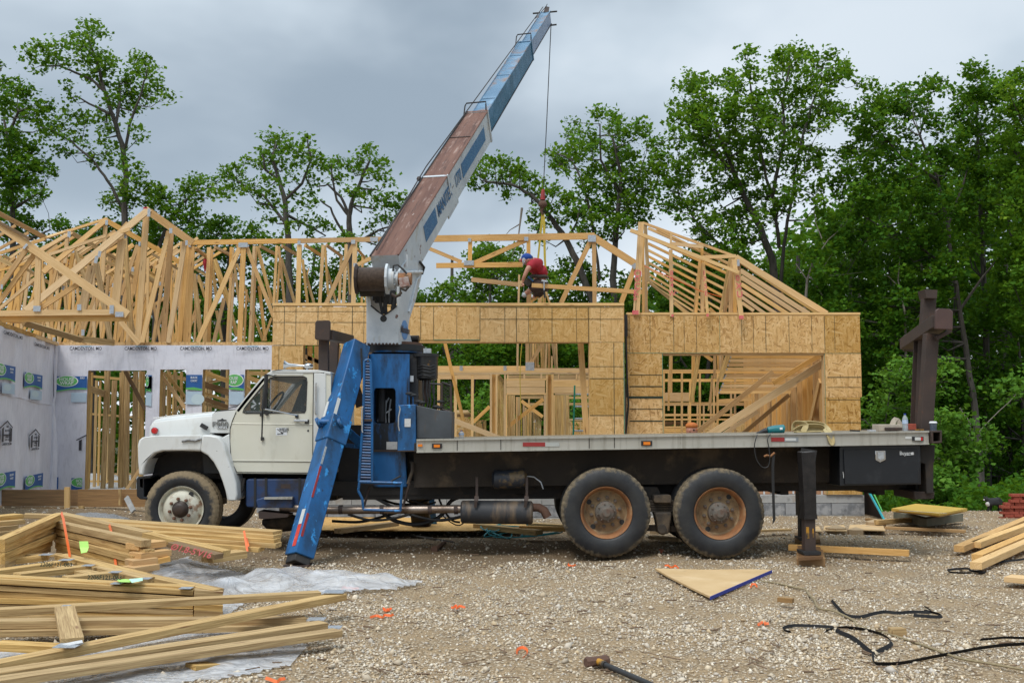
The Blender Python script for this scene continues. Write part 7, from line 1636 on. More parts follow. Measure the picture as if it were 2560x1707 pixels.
# boom head
MB().board(onb(LB - .05, 0, .1), onb(LB + .22, 0, .16), .10, .08).build('head_plate', RUST, boom)
MB().tube([onb(LB, -.30, .12), onb(LB, .26, .12)], .02, 8).build('head_pin', CHASSIS, boom); MB().tube([onb(LB - .15, -.05, -H3 / 2), onb(LB - .12, .24, -H3 / 2)], .02, 8).build('head_pin', CHASSIS, boom)
MB().tube([onb(LB, -.26, .0), onb(LB + .14, 0, .22), onb(LB, .05, .3)], .008, 5).build('head_wire', CHASSIS, boom)
MB().lathe([(0, -.03), (.11, -.03), (.085, 0), (.11, .03), (0, .03)], onb(LB + .02, .0, -.08), 'x', 20).build('sheave', CHASSIS, boom)
# underside lift cylinder and foot flare
MB().tube([onb(.35, 0, -H1 / 2 - .12), onb(t1_ * .52, 0, -H1 / 2 - .05)], [.07, .07], 14).build('lift_cylinder', BWHITE, boom, smooth=True)
MB().board(onb(t1_ * .40, W1 / 2 - .02, -H1 / 2 - .02), onb(t1_ * .52, W1 / 2 - .02, -H1 / 2 - .02), .10, .02, tuple(sB_)).build('cylinder_lug', BWHITE, boom)

# pedestal: front plate and two receding cheeks
pd = sub('pedestal', P(960, 800, 13.5), truck)
prz('front_plate', T3, [(118, 270), (142, 270), (150, 385), (250, 466), (352, 388), (365, 300), (372, 300), (366, 694), (120, 694)], 13.45, 13.43, 13.47, BWHITE, pd, bevel=.004)
MB().lathe([(0, -.012), (.042, -.012), (.042, 0)], P(*T3(248, 492), 13.44), 'y', 18).build('pin_hole', BLACK, pd)
tb_('plate_edge', T3, [(148, 388), (200, 432), (250, 466), (300, 432), (352, 390)], 13.42, .01, BLACK, pd, n=5)
hB = Vector((dB.x, dB.y, 0)).normalized()
def cheek(x0f, pts, name):
    e = P(*T3(x0f, 500), 13.45); E0 = Vector((e.x, 13.45, 0)); poly = []
    for (x, y) in pts:
        u, v = T3(x, y); a_, b_ = (u - CX) / F, -(v - CY) / F; dy = _cp - b_ * _sp; m_ = a_ / dy
        L_ = (m_ * E0.y - E0.x) / (hB.x - m_ * hB.y) if x0f > 300 else 0
        q = E0 + hB * L_; z = P(u, v, q.y).z; poly.append((L_, z))
    return E0, poly
E0, poly = cheek(368, [(368, 694), (475, 694), (440, 560), (452, 490), (500, 345), (560, 95), (545, 70), (505, 40), (430, 30), (372, 120), (368, 290)], 'cheek')
for off, mt2 in ((0, BWHITE), (-.40, BWHITE)):
    mb = MB(); sdv = Vector((hB.y, -hB.x, 0)); n0 = len(poly)
    base_ = [E0 + hB * L_ + Vector((0, 0, z)) + sdv * off for L_, z in poly]; back_ = [p - sdv * .03 for p in base_]
    tr3 = tessellate_polygon([[Vector((L_, z, 0)) for L_, z in poly]])
    mb.add(base_ + back_, [tuple(t) for t in tr3] + [tuple(n0 + k for k in reversed(t)) for t in tr3] + [(i, (i + 1) % n0, n0 + (i + 1) % n0, n0 + i) for i in range(n0)])
    mb.build('cheek_plate', mt2, pd)
sdv = Vector((hB.y, -hB.x, 0))
def onc(x, y, off=.004):
    u, v = T3(x, y); a_, b_ = (u - CX) / F, -(v - CY) / F; dy = _cp - b_ * _sp; m_ = a_ / dy
    L_ = (m_ * E0.y - E0.x) / (hB.x - m_ * hB.y); q = E0 + hB * L_; return Vector((q.x, q.y, P(u, v, q.y).z)) + sdv * off
cen = onc(412, 580)
el = [cen + hB * (.24 * math.cos(t)) + Vector((0, 0, .105 * math.sin(t) * 1.15)) for t in [i * 2 * math.pi / 30 for i in range(30)]]
el = [cen + hB * (.13 * math.cos(t)) + Vector((0, 0, .125 * math.sin(t))) for t in [i * 2 * math.pi / 30 for i in range(30)]]
MB().add(el, [tuple(range(30))]).build('maker_badge', surf('badge_blue', (.10, .26, .52), None, 5, .5), pd, solid=.003)
text('Manitex', cen + sdv * .006, .13, surf('badge_dark', (.05, .05, .06), None, 5, .5), pd, tuple(Matrix((hB, Vector((0, 0, 1)), sdv)).transposed().to_euler()), 'badge_letters', .001, sx=.85, shear=.3)
MB().tube([onc(478, 650, -.05), onc(478, 650, .08)], .045, 12).build('hinge_pin', GREASE, pd, smooth=True)
MB().tube([onc(440, 440, .01), onc(500, 190, .01), onc(520, 165, .01)], .016, 6).build('rib', BWHITE, pd); MB().tube([onc(405, 130, .03), onc(530, 125, .03)], .022, 8).build('rib', BWHITE, pd, smooth=True)
MB().tube([onc(520, 45, .02), onc(555, 90, .02), onc(540, 140, .02)], .016, 8).build('bent_pipe', CHASSIS, pd, smooth=True)
MB().tube([onc(408, -10, .04), onc(410, 85, .04)], .014, 8).build('rod', BWHITE, pd, smooth=True)
for x in range(9): MB().ball(P(*T3(130 + x * 28, 690), 13.40), .018, 6).build('base_bolt', RUST, pd)
# hydraulics seen in the pedestal mouth
for pts in ([(215, 300), (225, 380), (240, 455)], [(232, 300), (262, 380), (268, 455)], [(262, 300), (256, 380), (250, 455)], [(282, 300), (262, 400), (262, 455)], [(345, 320), (330, 370), (320, 420)], [(180, 300), (178, 350)], [(300, 300), (296, 380)]):
    tb_('hydraulic_hose', T3, pts, 13.5, .02 if pts[0][0] < 290 and pts[0][0] > 200 else .03, BLACK, pd)
MB().board(P(*T3(180, 320), 13.6), P(*T3(340, 320), 13.6), .15, .1).build('manifold', BLACK, pd)
# winch
wn_ = sub('winch', P(*T3(165, 180), 13.1), truck)
wc = P(*T3(160, 182), 13.1); sx_ = Vector((.985, -.03, 0)).normalized()
def cyl(name, c, ax, L_, r, mat, parent, n=28, prof=None):
    c = Vector(c); ax = Vector(ax).normalized(); return MB().tube([c - ax * L_ / 2, c + ax * L_ / 2], r, n).build(name, mat, parent, smooth=True)
cyl('drum_core', wc, sx_, .33, .125, BLACK, wn_)
mb = MB()
for i in range(27): 
    cc = wc + sx_ * (-.158 + i * .0122); ring = []
    for k in range(25): a_ = 2 * math.pi * k / 24; ring.append(cc + Vector((0, math.cos(a_), math.sin(a_))) * .142)
    mb.tube(ring, .0068, 5, cap=False)
tag(mb.build('wire_rope_wraps', surf('wire_rope', (.055, .036, .026), (.11, .075, .052), 30, .5, .3), wn_, smooth=True), kind='stuff')
MB().tube([wc - sx_ * .20, wc - sx_ * .195, wc - sx_ * .17, wc - sx_ * .165], [.192, .197, .165, .14], 10).build('drum_flange', RUST, wn_)
MB().tube([wc + sx_ * .165, wc + sx_ * .172, wc + sx_ * .20], [.15, .192, .190], 10).build('drum_flange', BWHITE, wn_)
cyl('gear_case', wc + sx_ * .235, sx_, .08, .13, BWHITE, wn_); cyl('gear_case', wc + sx_ * .29, sx_, .06, .09, BWHITE, wn_)
for k in range(8): a_ = k * math.pi / 4; MB().ball(wc + sx_ * .28 + Vector((0, math.cos(a_), math.sin(a_))) * .105, .014, 6).build('case_bolt', BWHITE, wn_)
cyl('motor', wc + sx_ * .40, sx_, .16, .075, RUSTB, wn_); MB().board(wc + sx_ * .34 + Vector((0, -.05, -.06)), wc + sx_ * .46 + Vector((0, -.05, -.04)), .12, .12).build('motor_valve', surf('scraped_valve', (.2, .07, .04), (.4, .36, .34), 18, .7, bmp=.3), wn_, bevel=.01)
tb_('winch_hose', T3, [(322, 120), (325, 75), (360, 70), (400, 105), (430, 140)], 13.0, .012, BLACK, wn_); tb_('winch_hose', T3, [(360, 310), (385, 290), (378, 255), (420, 270), (442, 240)], 12.98, .017, CHASSM, wn_); tb_('winch_hose', T3, [(310, 300), (345, 318), (380, 300)], 13.0, .02, RUST, wn_)
MB().board(wc + Vector((-.02, .12, -.1)), wc + Vector((-.02, .35, -.05)), .3, .2).build('winch_mount', CHASSIS, wn_)

# ---- hoist line, hook ball, slings
MB().tube([onb(LB + .0, .09, -.16), P(1367, 300, 24), P(1358, 478, 24)], .011, 6).build('hoist_line', CHASSIS, truck)
hk = thing('hook_ball', 'rusty ball weight and hook hanging on the hoist line above the worker', 'crane hook', P(1357, 510, 24))
YK = 24.0
MB().ball(P(1357, 511, YK), .098, 16, (1, 1, .95)).build('ball_weight', RUSTP, hk, smooth=True)
MB().tube([P(1358, 474, YK), P(1357, 486, YK), P(1357, 500, YK)], [.035, .05, .06], 10).build('swivel', REFR, hk, smooth=True)
MB().tube([P(1357, 520, YK), P(1353, 528, YK), P(1357, 537, YK), P(1361, 532, YK)], [.04, .035, .025, .01], 8).build('hook', RUSTP, hk, smooth=True)
sl = thing('lifting_sling', 'yellow lifting sling hanging from the hook behind the flat truss', 'sling', P(1358, 560, YK))
for (pts, w) in (([(963, 170), (950, 300), (935, 420), (928, 520), (905, 735)], .055), ([(968, 170), (980, 300), (985, 500), (990, 700), (1000, 880)], .062)):
    for k in range(len(pts) - 1): MB().board(P(*C(*pts[k]), YK), P(*C(*pts[k + 1]), YK), w * (1 - .08 * k), .008, (.25 if w < .06 else -.1, -1, 0)).build('strap', YELLOW, sl)
MB().tube([P(*C(966, 120), YK), P(*C(966, 180), YK)], .012, 6).build('shackle', CHASSIS, sl)
# ------------------------------------------------------------------ lumber and debris in front of the truck
G = Zr(0, 1240, 2.352); K = Zr(1500, 1300, 2.219)
def lay(par, L, mat=WOODY, w=.13, zr=G, name='board'):
    """(x1,y1,x2,y2,side height in zoom px,Y1,Y2[,w[,mat]]) : centre line of the side face turned to the camera"""
    x1, y1, x2, y2, h, Y1, Y2 = L[:7]; w = L[7] if len(L) > 7 and L[7] else w; m = L[8] if len(L) > 8 else mat
    a, b = P(*zr(x1, y1), Y1), P(*zr(x2, y2), Y2); t = h / zr.s * (Y1 + Y2) / 2 / F
    d = (b - a); n = Vector((-d.y, d.x, 0)).normalized(); n = n if n.y > 0 else -n
    return MB().board(a + n * w / 2, b + n * w / 2, w, t, (0, 0, 1)).build(name, m, par, bevel=.003)
def lplate(par, x, y, w, d, Y, zr=G, z=.004, ang=0):
    c = P(*zr(x, y), Y); W = w / zr.s * Y / F; mb = MB(); n = int(W / .012)
    mb.box((c.x - W / 2, c.y - d / 2, c.z), (c.x + W / 2, c.y + d / 2, c.z + z))
    for i in range(n):
        for j in range(int(d / .016)): mb.box((c.x - W / 2 + i * .012 + .002, c.y - d / 2 + .004 + j * .016, c.z + z), (c.x - W / 2 + i * .012 + .007, c.y - d / 2 + .012 + j * .016, c.z + z + .002))
    mb.build('nail_plate', STEEL, par)
s1 = thing('truss_stack', 'nearest long trusses lying flat across plastic in the lower left corner', 'truss stack', PG(300, 1650))
for L in ((-40, 1112, 2015, 808, 42, 6.25, 7.75), (-40, 1068, 1930, 762, 42, 6.38, 7.9), (-40, 1016, 2040, 592, 44, 6.75, 8.85), (-40, 690, 1890, 583, 38, 8.1, 9.0), (-40, 758, 1800, 738, 44, 7.9, 8.5), (-40, 812, 1720, 778, 34, 7.85, 8.4), (-40, 888, 330, 908, 44, 7.3, 7.3)): lay(s1, L)
MB().board(P(*G(380, 662), 8.15), P(*G(425, 852), 7.1), .14, .045, (0, 0, 1)).build('cross_web', WOODY, s1, bevel=.003)
MB().board(P(*G(424, 856), 7.06), P(*G(428, 872), 7.0), .12, .003, (0, -.3, 1)).build('paper_tag', LABEL, s1)
for a in ((1965, 562, 120, .16, 8.9), (1862, 722, 100, .13, 8.45), (1966, 770, 84, .12, 8.2), (400, 878, 130, .14, 7.0), (382, 648, 46, .10, 8.2)): lplate(s1, *a)
s2 = thing('truss_stack', 'middle stack of flat trusses with short webs and steel plates left', 'truss stack', PG(300, 1540))
for i, (ya, yb, xb2) in enumerate(((500, 574, 1310), (537, 608, 1135), (576, 625, 1135), (612, 655, 1310), (648, 690, 1310), (684, 712, 1135), (715, 720, 900))):
    lay(s2, (-40, ya + (i % 2) * 2, 1135, yb - (6 if xb2 > 1200 else 0), 30, 8.75 + .02 * (i % 3), 8.95)); 
    if xb2 > 1200: lay(s2, (1142, yb - 4, 1310, yb + 6, 38, 8.93, 9.0))
for L in ((320, 358, 800, 476, 30, 10.2, 9.4), (800, 476, 1250, 568, 30, 9.4, 8.98), (-40, 356, 320, 350, 14, 10.4, 10.25), (-40, 400, 275, 362, 34, 10.0, 10.1), (-40, 458, 402, 398, 34, 9.4, 9.9), (120, 474, 540, 424, 34, 9.1, 9.6), (400, 494, 700, 462, 36, 9.0, 9.3), (280, 420, 500, 470, 34, 9.9, 9.3), (-40, 478, 1135, 542, 14, 8.8, 9.0), (540, 430, 830, 500, 34, 9.7, 9.2)): lay(s2, L)
for a in ((275, 343, 66, .12, 10.1), (392, 374, 70, .12, 9.9), (520, 407, 60, .1, 9.6), (678, 446, 60, .1, 9.3), (100, 474, 60, .1, 9.0), (395, 492, 60, .1, 9.0), (690, 512, 60, .1, 8.9), (1095, 540, 70, .1, 8.95), (860, 484, 50, .1, 9.1)): lplate(s2, *a)
text('2206F121-063', P(*G(330, 402), 9.4), .05, LINE, s2, (R(84), 0, R(-4)), 'stamped_letters', .0008); text('2206F121-063', P(*G(615, 478), 8.9), .05, LINE, s2, (R(84), 0, R(-4)), 'stamped_letters', .0008)
s3 = thing('truss_stack', 'peaked stack of flat trusses bound with orange straps behind the middle stack', 'truss stack', PG(220, 1420))
for i, (ya, xb2, yb) in enumerate(((165, 830, 280), (205, 850, 335), (250, 775, 372), (288, 790, 418), (326, 780, 440), (362, 760, 455))):
    lay(s3, (305 + i * 6, ya, xb2, yb, 38, 11.3, 10.0, .1))
for L in ((815, 300, 980, 278, 36, 10.05, 10.3, .2, WOOD), (830, 355, 1010, 332, 36, 9.95, 10.2, .2, WOOD), (780, 397, 930, 378, 34, 9.85, 10.0, .2, WOOD), (925, 385, 1003, 368, 30, 10.05, 10.15, .2, WOOD), (790, 438, 940, 415, 34, 9.75, 9.95, .2, WOOD)): lay(s3, L)
for i, (xa2, ya, yb) in enumerate(((312, 118, 262), (270, 190, 302), (285, 232, 345), (250, 275, 372), (240, 310, 395), (290, 152, 285))): lay(s3, (-40, yb + 10, xa2, ya, 36, 9.7, 11.3, .1))
lay(s3, (318, 118, 840, 232, 42, 11.45, 10.9)); lay(s3, (835, 230, 1305, 340, 34, 10.9, 10.5)); lay(s3, (985, 285, 1260, 358, 30, 10.6, 10.35, .13, WOODD))  # dark lumber colour on the last board stands in for shade
text("Ø1.8-5'V16", P(*G(1120, 322), 10.33), .085, RED_PAINT, s3, (R(90), R(13), 0), 'sprayed_letters', .001, shear=.3)
for pts in (([(360, 97), (372, 130), (412, 358)]), ([(642, 168), (652, 200), (684, 425)])):
    for k in range(2): MB().board(P(*G(*pts[k]), 11.2 - .25 * k - .1), P(*G(*pts[k + 1]), 10.95 - .85 * k), .03, .003).build('orange_strap', ORANGE, s3)
MB().loft([[P(*G(x, 264), 10.1), P(*G(x + 4, 300), 10.08), P(*G(x + (14 if x < 480 else -6), 338 - (x - 465) * .2), 10.0)] for x in (465, 482, 500, 518)], cap=False, closed=False).build('lime_tag', LIME, s3)
s4 = thing('lumber_pack', 'long pack of yellow boards with an orange tie lying before the front wheel', 'lumber', PG(560, 1400))
for L in ((400, 140, 1605, 222, 26, 12.0, 11.3), (560, 172, 1608, 244, 26, 11.7, 11.25), (780, 215, 1612, 268, 27, 11.4, 11.2), (830, 240, 1620, 294, 27, 11.3, 11.15), (930, 268, 1520, 318, 26, 11.2, 11.1), (1250, 372, 1455, 342, 42, 10.7, 11.0)): lay(s4, L, w=.2)
for k, pts in enumerate(([(1435, 202), (1455, 325)], [(1448, 245), (1462, 295)])): MB().board(P(*G(*pts[0]), 11.2), P(*G(*pts[1]), 11.05), .022, .003).build('orange_tie', ORANGE, s4)
s5 = thing('lumber_pack', 'small pack of boards at the left edge behind the peaked truss stack', 'lumber', PG(40, 1310))
for L in ((-40, 135, 140, 118, 26, 12.2, 12.5), (-40, 165, 150, 150, 26, 12.1, 12.4), (-40, 198, 110, 182, 26, 12, 12.3), (140, 118, 300, 122, 24, 12.5, 12.6), (-40, 228, 80, 215, 26, 11.9, 12.2)): lay(s5, L, w=.2)
tg = thing('paper_tag', 'crumpled green and mint paper tags lying on the middle truss stack', 'tag', P(*G(760, 500), 8.9))
MB().add([P(*G(x, y), yy) for x, y, yy in ((685, 490, 8.95), (740, 485, 9.1), (785, 492, 9.0), (760, 505, 8.8), (700, 503, 8.8))], [(0, 1, 2, 3, 4)]).build('lime_sheet', LIME, tg)
MB().add([P(*G(x, y), yy) for x, y, yy in ((757, 486, 8.9), (838, 478, 9.1), (840, 495, 8.9), (775, 508, 8.78))], [(0, 1, 2, 3)]).build('mint_sheet', MINT, tg)

# plastic sheeting
def sheet(label, poly, amp, zoff, seed, step=.05):
    pl3 = [PG(u, v, .1) for u, v in poly]; po = [(p.x, p.y) for p in pl3]; rs = random.Random(seed)
    x0, x1 = min(p[0] for p in po), max(p[0] for p in po); y0, y1 = min(p[1] for p in po), max(p[1] for p in po)
    w = [(rs.uniform(-5, 5), rs.uniform(-7, 7), rs.uniform(0, 6), rs.uniform(.4, 1)) for _ in range(7)] + [(rs.uniform(-22, 22), rs.uniform(-22, 22), rs.uniform(0, 6), .07) for _ in range(12)]
    nx_, ny_ = int((x1 - x0) / step) + 2, int((y1 - y0) / step) + 2; vs = []; ok = {}
    for j in range(ny_):
        for i in range(nx_):
            x, y = x0 + i * step, y0 + j * step
            h = sum(a * (1 - abs(math.sin(p * x + q * y + c + .8 * math.sin(q * x * .7 - p * y * .6)))) for p, q, c, a in w) / 3.4
            # lower towards the rim
            d = min(math.hypot(x - (p[0] * (1 - t) + q[0] * t), y - (p[1] * (1 - t) + q[1] * t)) for p, q in zip(po, po[1:] + po[:1]) for t in (0, .25, .5, .75))
            vs.append((x, y, ghf(x, y) + zoff + amp * h * min(1, d / .35))); ok[(i, j)] = inpoly(x, y, po)
    fs = [(j * nx_ + i, j * nx_ + i + 1, (j + 1) * nx_ + i + 1, (j + 1) * nx_ + i) for j in range(ny_ - 1) for i in range(nx_ - 1) if ok[(i, j)] and ok[(i + 1, j)] and ok[(i, j + 1)] and ok[(i + 1, j + 1)]]
    used = sorted({k for f in fs for k in f}); mp_ = {k: n for n, k in enumerate(used)}
    o = MB().add([vs[k] for k in used], [tuple(mp_[k] for k in f) for f in fs]).build('plastic_sheet', PLASTIC, smooth=True)
    return tag(o, label, 'plastic sheet')
sheet('crumpled clear plastic sheet trailing from the stacks past the blue outrigger foot', [(340, 1470), (380, 1405), (470, 1392), (560, 1410), (640, 1425), (760, 1408), (860, 1420), (1070, 1436), (1000, 1456), (850, 1464), (640, 1466), (600, 1500), (560, 1520), (380, 1500)], .13, .02, 4)
sheet('clear plastic sheet spread under the nearest trusses in the lower left corner', [(-40, 1600), (300, 1580), (560, 1545), (700, 1515), (792, 1530), (775, 1580), (740, 1628), (640, 1650), (590, 1662), (480, 1672), (340, 1700), (240, 1725), (-40, 1760)], .045, .012, 9)
o = thing('timber_offcut', 'pale timber offcut poking out under the plastic in the lower left', 'timber', PG(530, 1670))
lay(o, (1150, 1010, 1375, 995, 30, 7.0, 7.2)); 

# form boards before the wrapped wall
fb = thing('form_board', 'weathered wooden form boards staked along the wrapped wall foundation', 'form board', (-7.5, 16.5, .3))
for (u0, v0, u1, v1, yy_, m) in ((-20, 1224, 198, 1264, 16.5, WOODG), (196, 1223, 372, 1266, 16.4, WOODG), (-20, 1268, 200, 1290, 16.4, WOODG)):
    a = P(u0, (v0 + v1) / 2, yy_); b = P(u1, (v0 + v1) / 2, yy_); MB().board(a, b, (v1 - v0) * yy_ / F, .04).build('board', m, fb)
for u, v0, v1 in ((168, 1217, 1292), (204, 1264, 1300), (300, 1222, 1262)): MB().board(P(u, v0, 16.3), P(u, v1, 16.3), .075 if u < 290 else .03, .04).build('stake', WOODL if u < 190 else WOODY, fb)
o = MB().board(P(316, 1243, 15.9), P(334, 1278, 15.7), .07, .03).build('grey_offcut', surf('grey_weathered_wood', (.28, .28, .27), (.38, .38, .37), 12, .9)); tag(o, 'small grey weathered board leaning on the form boards', 'board')
hp = MB(); 
for j in range(13):
    for i in range(33):
        x = -6.35 + i * .05; y = 14.6 + j * .07; a_ = max(0, 1 - ((x + 5.7) / .55) ** 2 - ((y - 15.0) / .36) ** 2)
        hp.v.append((x, y, ghf(x, y) - .03 + .10 * a_ ** .7 + random.uniform(0, .03)))
hp.f = [(j * 33 + i, j * 33 + i + 1, (j + 1) * 33 + i + 1, (j + 1) * 33 + i) for j in range(12) for i in range(32)]; hp.m = [0] * len(hp.f); hp.uv = [(0, 0)] * 4 * len(hp.f)
tag(hp.build('gravel_heap', GREYROCK), 'low heap of dark grey gravel beside the front wheel', 'gravel heap')

# ---- ground things on the right
def flatpoly(px, z, t, mat, name, label=None, cat=None, par=None, lift=None):
    pts = [PG(u, v, z) for u, v in px]; n = len(pts)
    tr = tessellate_polygon([[Vector((p.x, p.y, 0)) for p in pts]])
    zz = [z + (lift[i] if lift else 0) for i in range(n)]
    vs = [(p.x, p.y, zz[i] + t) for i, p in enumerate(pts)] + [(p.x, p.y, zz[i]) for i, p in enumerate(pts)]
    o = MB().add(vs, [tuple(q) for q in tr] + [tuple(n + k for k in reversed(q)) for q in tr] + [(i, (i + 1) % n, n + (i + 1) % n, n + i) for i in range(n)]).build(name, mat, par)
    if label: tag(o, label, cat)
    return o
pw = thing('plywood_offcut', 'triangular plywood offcut with blue painted edge lying before the rear wheels', 'plywood', PG(1770, 1450))
tri_ = [T4(255, 1160), T4(560, 1168), T4(905, 1166), T4(1018, 1170), T4(615, 1346), T4(480, 1282), T4(330, 1205)]
flatpoly(tri_, .04, .018, PLY, 'sheet', par=pw)
a, b = PG(*T4(615, 1346), .045), PG(*T4(1018, 1172), .045); MB().board(a + Vector((0, -.004, .003)), b + Vector((0, -.004, .003)), .03, .006).build('blue_edge', BLUEE, pw)
def gboard(label, x1, y1, x2, y2, zr, w=.09, t=.045, mat=WOOD, z=.02, name='loose_board'):
    a, b = PG(*zr(x1, y1), z + t), PG(*zr(x2, y2), z + t); a.z = max(a.z, ghf(a.x, a.y) + .01 + t / 2); b.z = max(b.z, ghf(b.x, b.y) + .01 + t / 2)
    o = MB().board(a, b, w, t, (0, 0, 1)).build(name, mat, bevel=.002); return tag(o, label, 'board')
gboard('long timber lying behind the stabiliser foot pad', 1130, 1012, 1915, 1050, T4, .09, .07, WOOD)
gboard('thin board lying on gravel below the yellow panels', 1760, 885, 2285, 908, T4, .09, .04, WOOD)
gboard('pale offcut behind the rear wheel on the gravel', 945, 905, 1135, 897, T4, .09, .03, WOODL)
for i, (xa2, xb2, lab) in enumerate(((1190, 1345, 'left'), (1352, 1510, 'middle'), (1518, 1760, 'right'))):
    flatpoly([T4(xa2, 912 - i * 5), T4(xb2, 914 - i * 3), T4(xb2 - 20, 880 - i * 8), T4(xa2 + 10, 886 - i * 8)], .03, .012, PLY, 'plywood_strip', '%s of three plywood strips along the foundation' % lab, 'plywood strip')
gboard('timber with a white tag beside the yellow panels', 1700, 850, 2010, 828, T4, .09, .07, WOODY)
gboard('short dark offcut near the foot of the leaning sheet', 1640, 830, 1780, 845, T4, .09, .04, WOODD)
pd1 = thing('foot_pad', 'two stacked plywood pads under the near stabiliser foot', 'pad', PG(2028, 1400))
flatpoly([T4(1180, 1140), T4(1368, 1138), T4(1345, 1050), T4(1180, 1050)], .0, .085, WOODG, 'lower_pad', par=pd1); flatpoly([T4(1190, 1100), T4(1352, 1090), T4(1330, 1010), T4(1186, 1012)], .09, .03, surf('wet_plywood', (.14, .07, .03), (.22, .12, .055), 4, .4), 'upper_pad', par=pd1)
flatpoly([T4(1170, 985), T4(1335, 985), T4(1320, 940), T4(1165, 940)], .0, .05, WOODG, 'foot_pad', 'plywood pad under the far stabiliser foot', 'pad')
for i, (lab, x1, y1, x2, y2) in enumerate((('topmost of the four boards fanned at the right edge', 1992, 158, 2430, -30), ('second highest of the four boards fanned at the right edge', 2085, 136, 2430, 10), ('third of the four boards fanned at the right edge', 2092, 208, 2430, 62), ('lowest of the four boards fanned at the right edge', 2085, 252, 2430, 100))):
    gboard(lab, x1, y1, x2, y2, K, .12, .075, WOODL if i % 2 else WOOD)['group'] = 'boards fanned out at the right edge'
gboard('cut board end at the right edge below the fanned boards', 2262, 320, 2430, 335, K, .25, .05, WOODL)
gboard('short timber offcut lying amid the gravel near the rope', 988, 438, 1072, 446, K, .05, .04, WOODD)
q = PG(*K(1660, 660)); tag(MB().board(q + Vector((-.055, .03, .04)), q + Vector((.055, .05, .04)), .08, .075, (0, 0, 1)).build('wood_block', WOODY, bevel=.004), 'small yellow wooden block sitting on the tan rope', 'block')
# yellow form panels on a bundle
yp = thing('panel_stack', 'flat yellow form panels resting on grey timber beside the woods', 'panel stack', PG(2310, 1300))
for k in range(3): flatpoly([T4(1800, 770 + 5 * k), T4(1960, 738 + 5 * k), T4(2295, 770 + 5 * k), T4(2112, 806 + 5 * k)], .30 - .03 * k, .026, YPLY if k < 2 else WOODY, 'panel', par=yp)
for (x1, y1, x2, y2) in ((1840, 800, 2010, 845), (2000, 850, 2240, 815), (1950, 790, 2200, 800)): 
    a, b = PG(*T4(x1, y1), .1), PG(*T4(x2, y2), .1); MB().board(a, b, .12, .14).build('bearer', surf('grey_green_timber', (.13, .13, .09), (.2, .19, .14), 5, .9) if 'grey_green_timber' not in MATS else MATS['grey_green_timber'], yp)
MB().board(PG(*T4(1850, 772), .335), PG(*T4(2160, 790), .335), .012, .004, (0, 0, 1)).build('white_tie', LABEL, yp)
# sheets leaning on the garage corner
ls = thing('leaning_sheet', 'dark sheet with teal edge leaning outside the right garage corner', 'sheet', (6.2, 18.4, 0))
MB().add([P(*T4(1625, 610), 18.9), P(*T4(1770, 865), 17.3), P(*T4(1768, 862), 18.3), P(*T4(1625, 830), 19.2)], [(0, 1, 2, 3)]).build('sheet_face', RUST, ls, solid=.02)
MB().tube([P(*T4(1632, 612), 18.88), P(*T4(1768, 862), 17.28)], .02, 6).build('teal_edge', TEAL, ls); MB().tube([P(*T4(1660, 612), 18.9), P(*T4(1740, 780), 18.0)], .012, 6).build('teal_edge', WGREEN, ls)
# straps, rope, cord, tape
def smooth(pp_, n=5):
    q = []
    for k in range(len(pp_) - 1):
        for j in range(n):
            t_ = j / n; a = pp_[max(k - 1, 0)]; b = pp_[k]; c = pp_[k + 1]; d = pp_[min(k + 2, len(pp_) - 1)]
            q.append(.5 * ((2 * b) + (c - a) * t_ + (2 * a - 5 * b + 4 * c - d) * t_ ** 2 + (3 * b - a - 3 * c + d) * t_ ** 3))
    return q + [pp_[-1]]
def ribbon(name, label, cat, pts, zr, w, mat, h=0.02, hs=None, t=.002, par=None):
    w *= .75
    q = smooth([PG(*zr(x, y), h + (hs[i] if hs else 0)) for i, (x, y) in enumerate(pts)], 4); mb = MB(); r = []
    for i, p in enumerate(q):
        p.z = max(p.z, ghf(p.x, p.y) + .02); d = q[min(i + 1, len(q) - 1)] - q[max(i - 1, 0)]; n = Vector((-d.y, d.x, 0)); n = n.normalized() if n.length > 1e-6 else Vector((0, 1, 0))
        n = (n * .55 + Vector((0, 0, .8))).normalized(); r.append([p - n * w / 2, p + n * w / 2, p + n * w / 2 + Vector((0, t, t)), p - n * w / 2 + Vector((0, t, t))])
    o = mb.loft(r).build(name, mat, par); 
    if label: tag(o, label, cat)
    return o
ribbon('steel_strapping', 'black strapping with a tangled end in the right foreground', 'strapping', [(1285, 445), (1325, 490), (1370, 530), (1450, 535), (1510, 520), (1580, 508), (1650, 514), (1740, 508), (1840, 508), (1800, 478)], K, .035, STRAPB, .03)
ribbon('steel_strapping', 'short black strapping loop around the tangled end in the right foreground', 'strapping', [(1740, 526), (1800, 532), (1880, 536), (1895, 526), (1850, 512), (1800, 500)], K, .035, STRAPB, .03)
ribbon('steel_strapping', 'short bracket shaped black strapping left of the large loop', 'strapping', [(1060, 628), (1020, 618), (1026, 604), (1080, 594), (1180, 598), (1280, 604), (1292, 614), (1252, 624)], K, .03, STRAPB, .03)
ribbon('steel_strapping', 'long black strapping with a large loop sweeping to the right edge', 'strapping', [(2400, 684), (2250, 692), (2100, 710), (1850, 758), (1680, 792), (1540, 798), (1518, 780), (1518, 752), (1560, 728), (1612, 700), (1614, 675), (1560, 642), (1450, 614), (1340, 608), (1314, 622), (1400, 660), (1460, 705), (1510, 748)], K, .04, STRAPB, .03)
ribbon('steel_strapping', 'black strapping crossing the long strapping at the right edge', 'strapping', [(2400, 655), (2260, 650), (2190, 655), (2110, 662)], K, .03, STRAPB, .03)
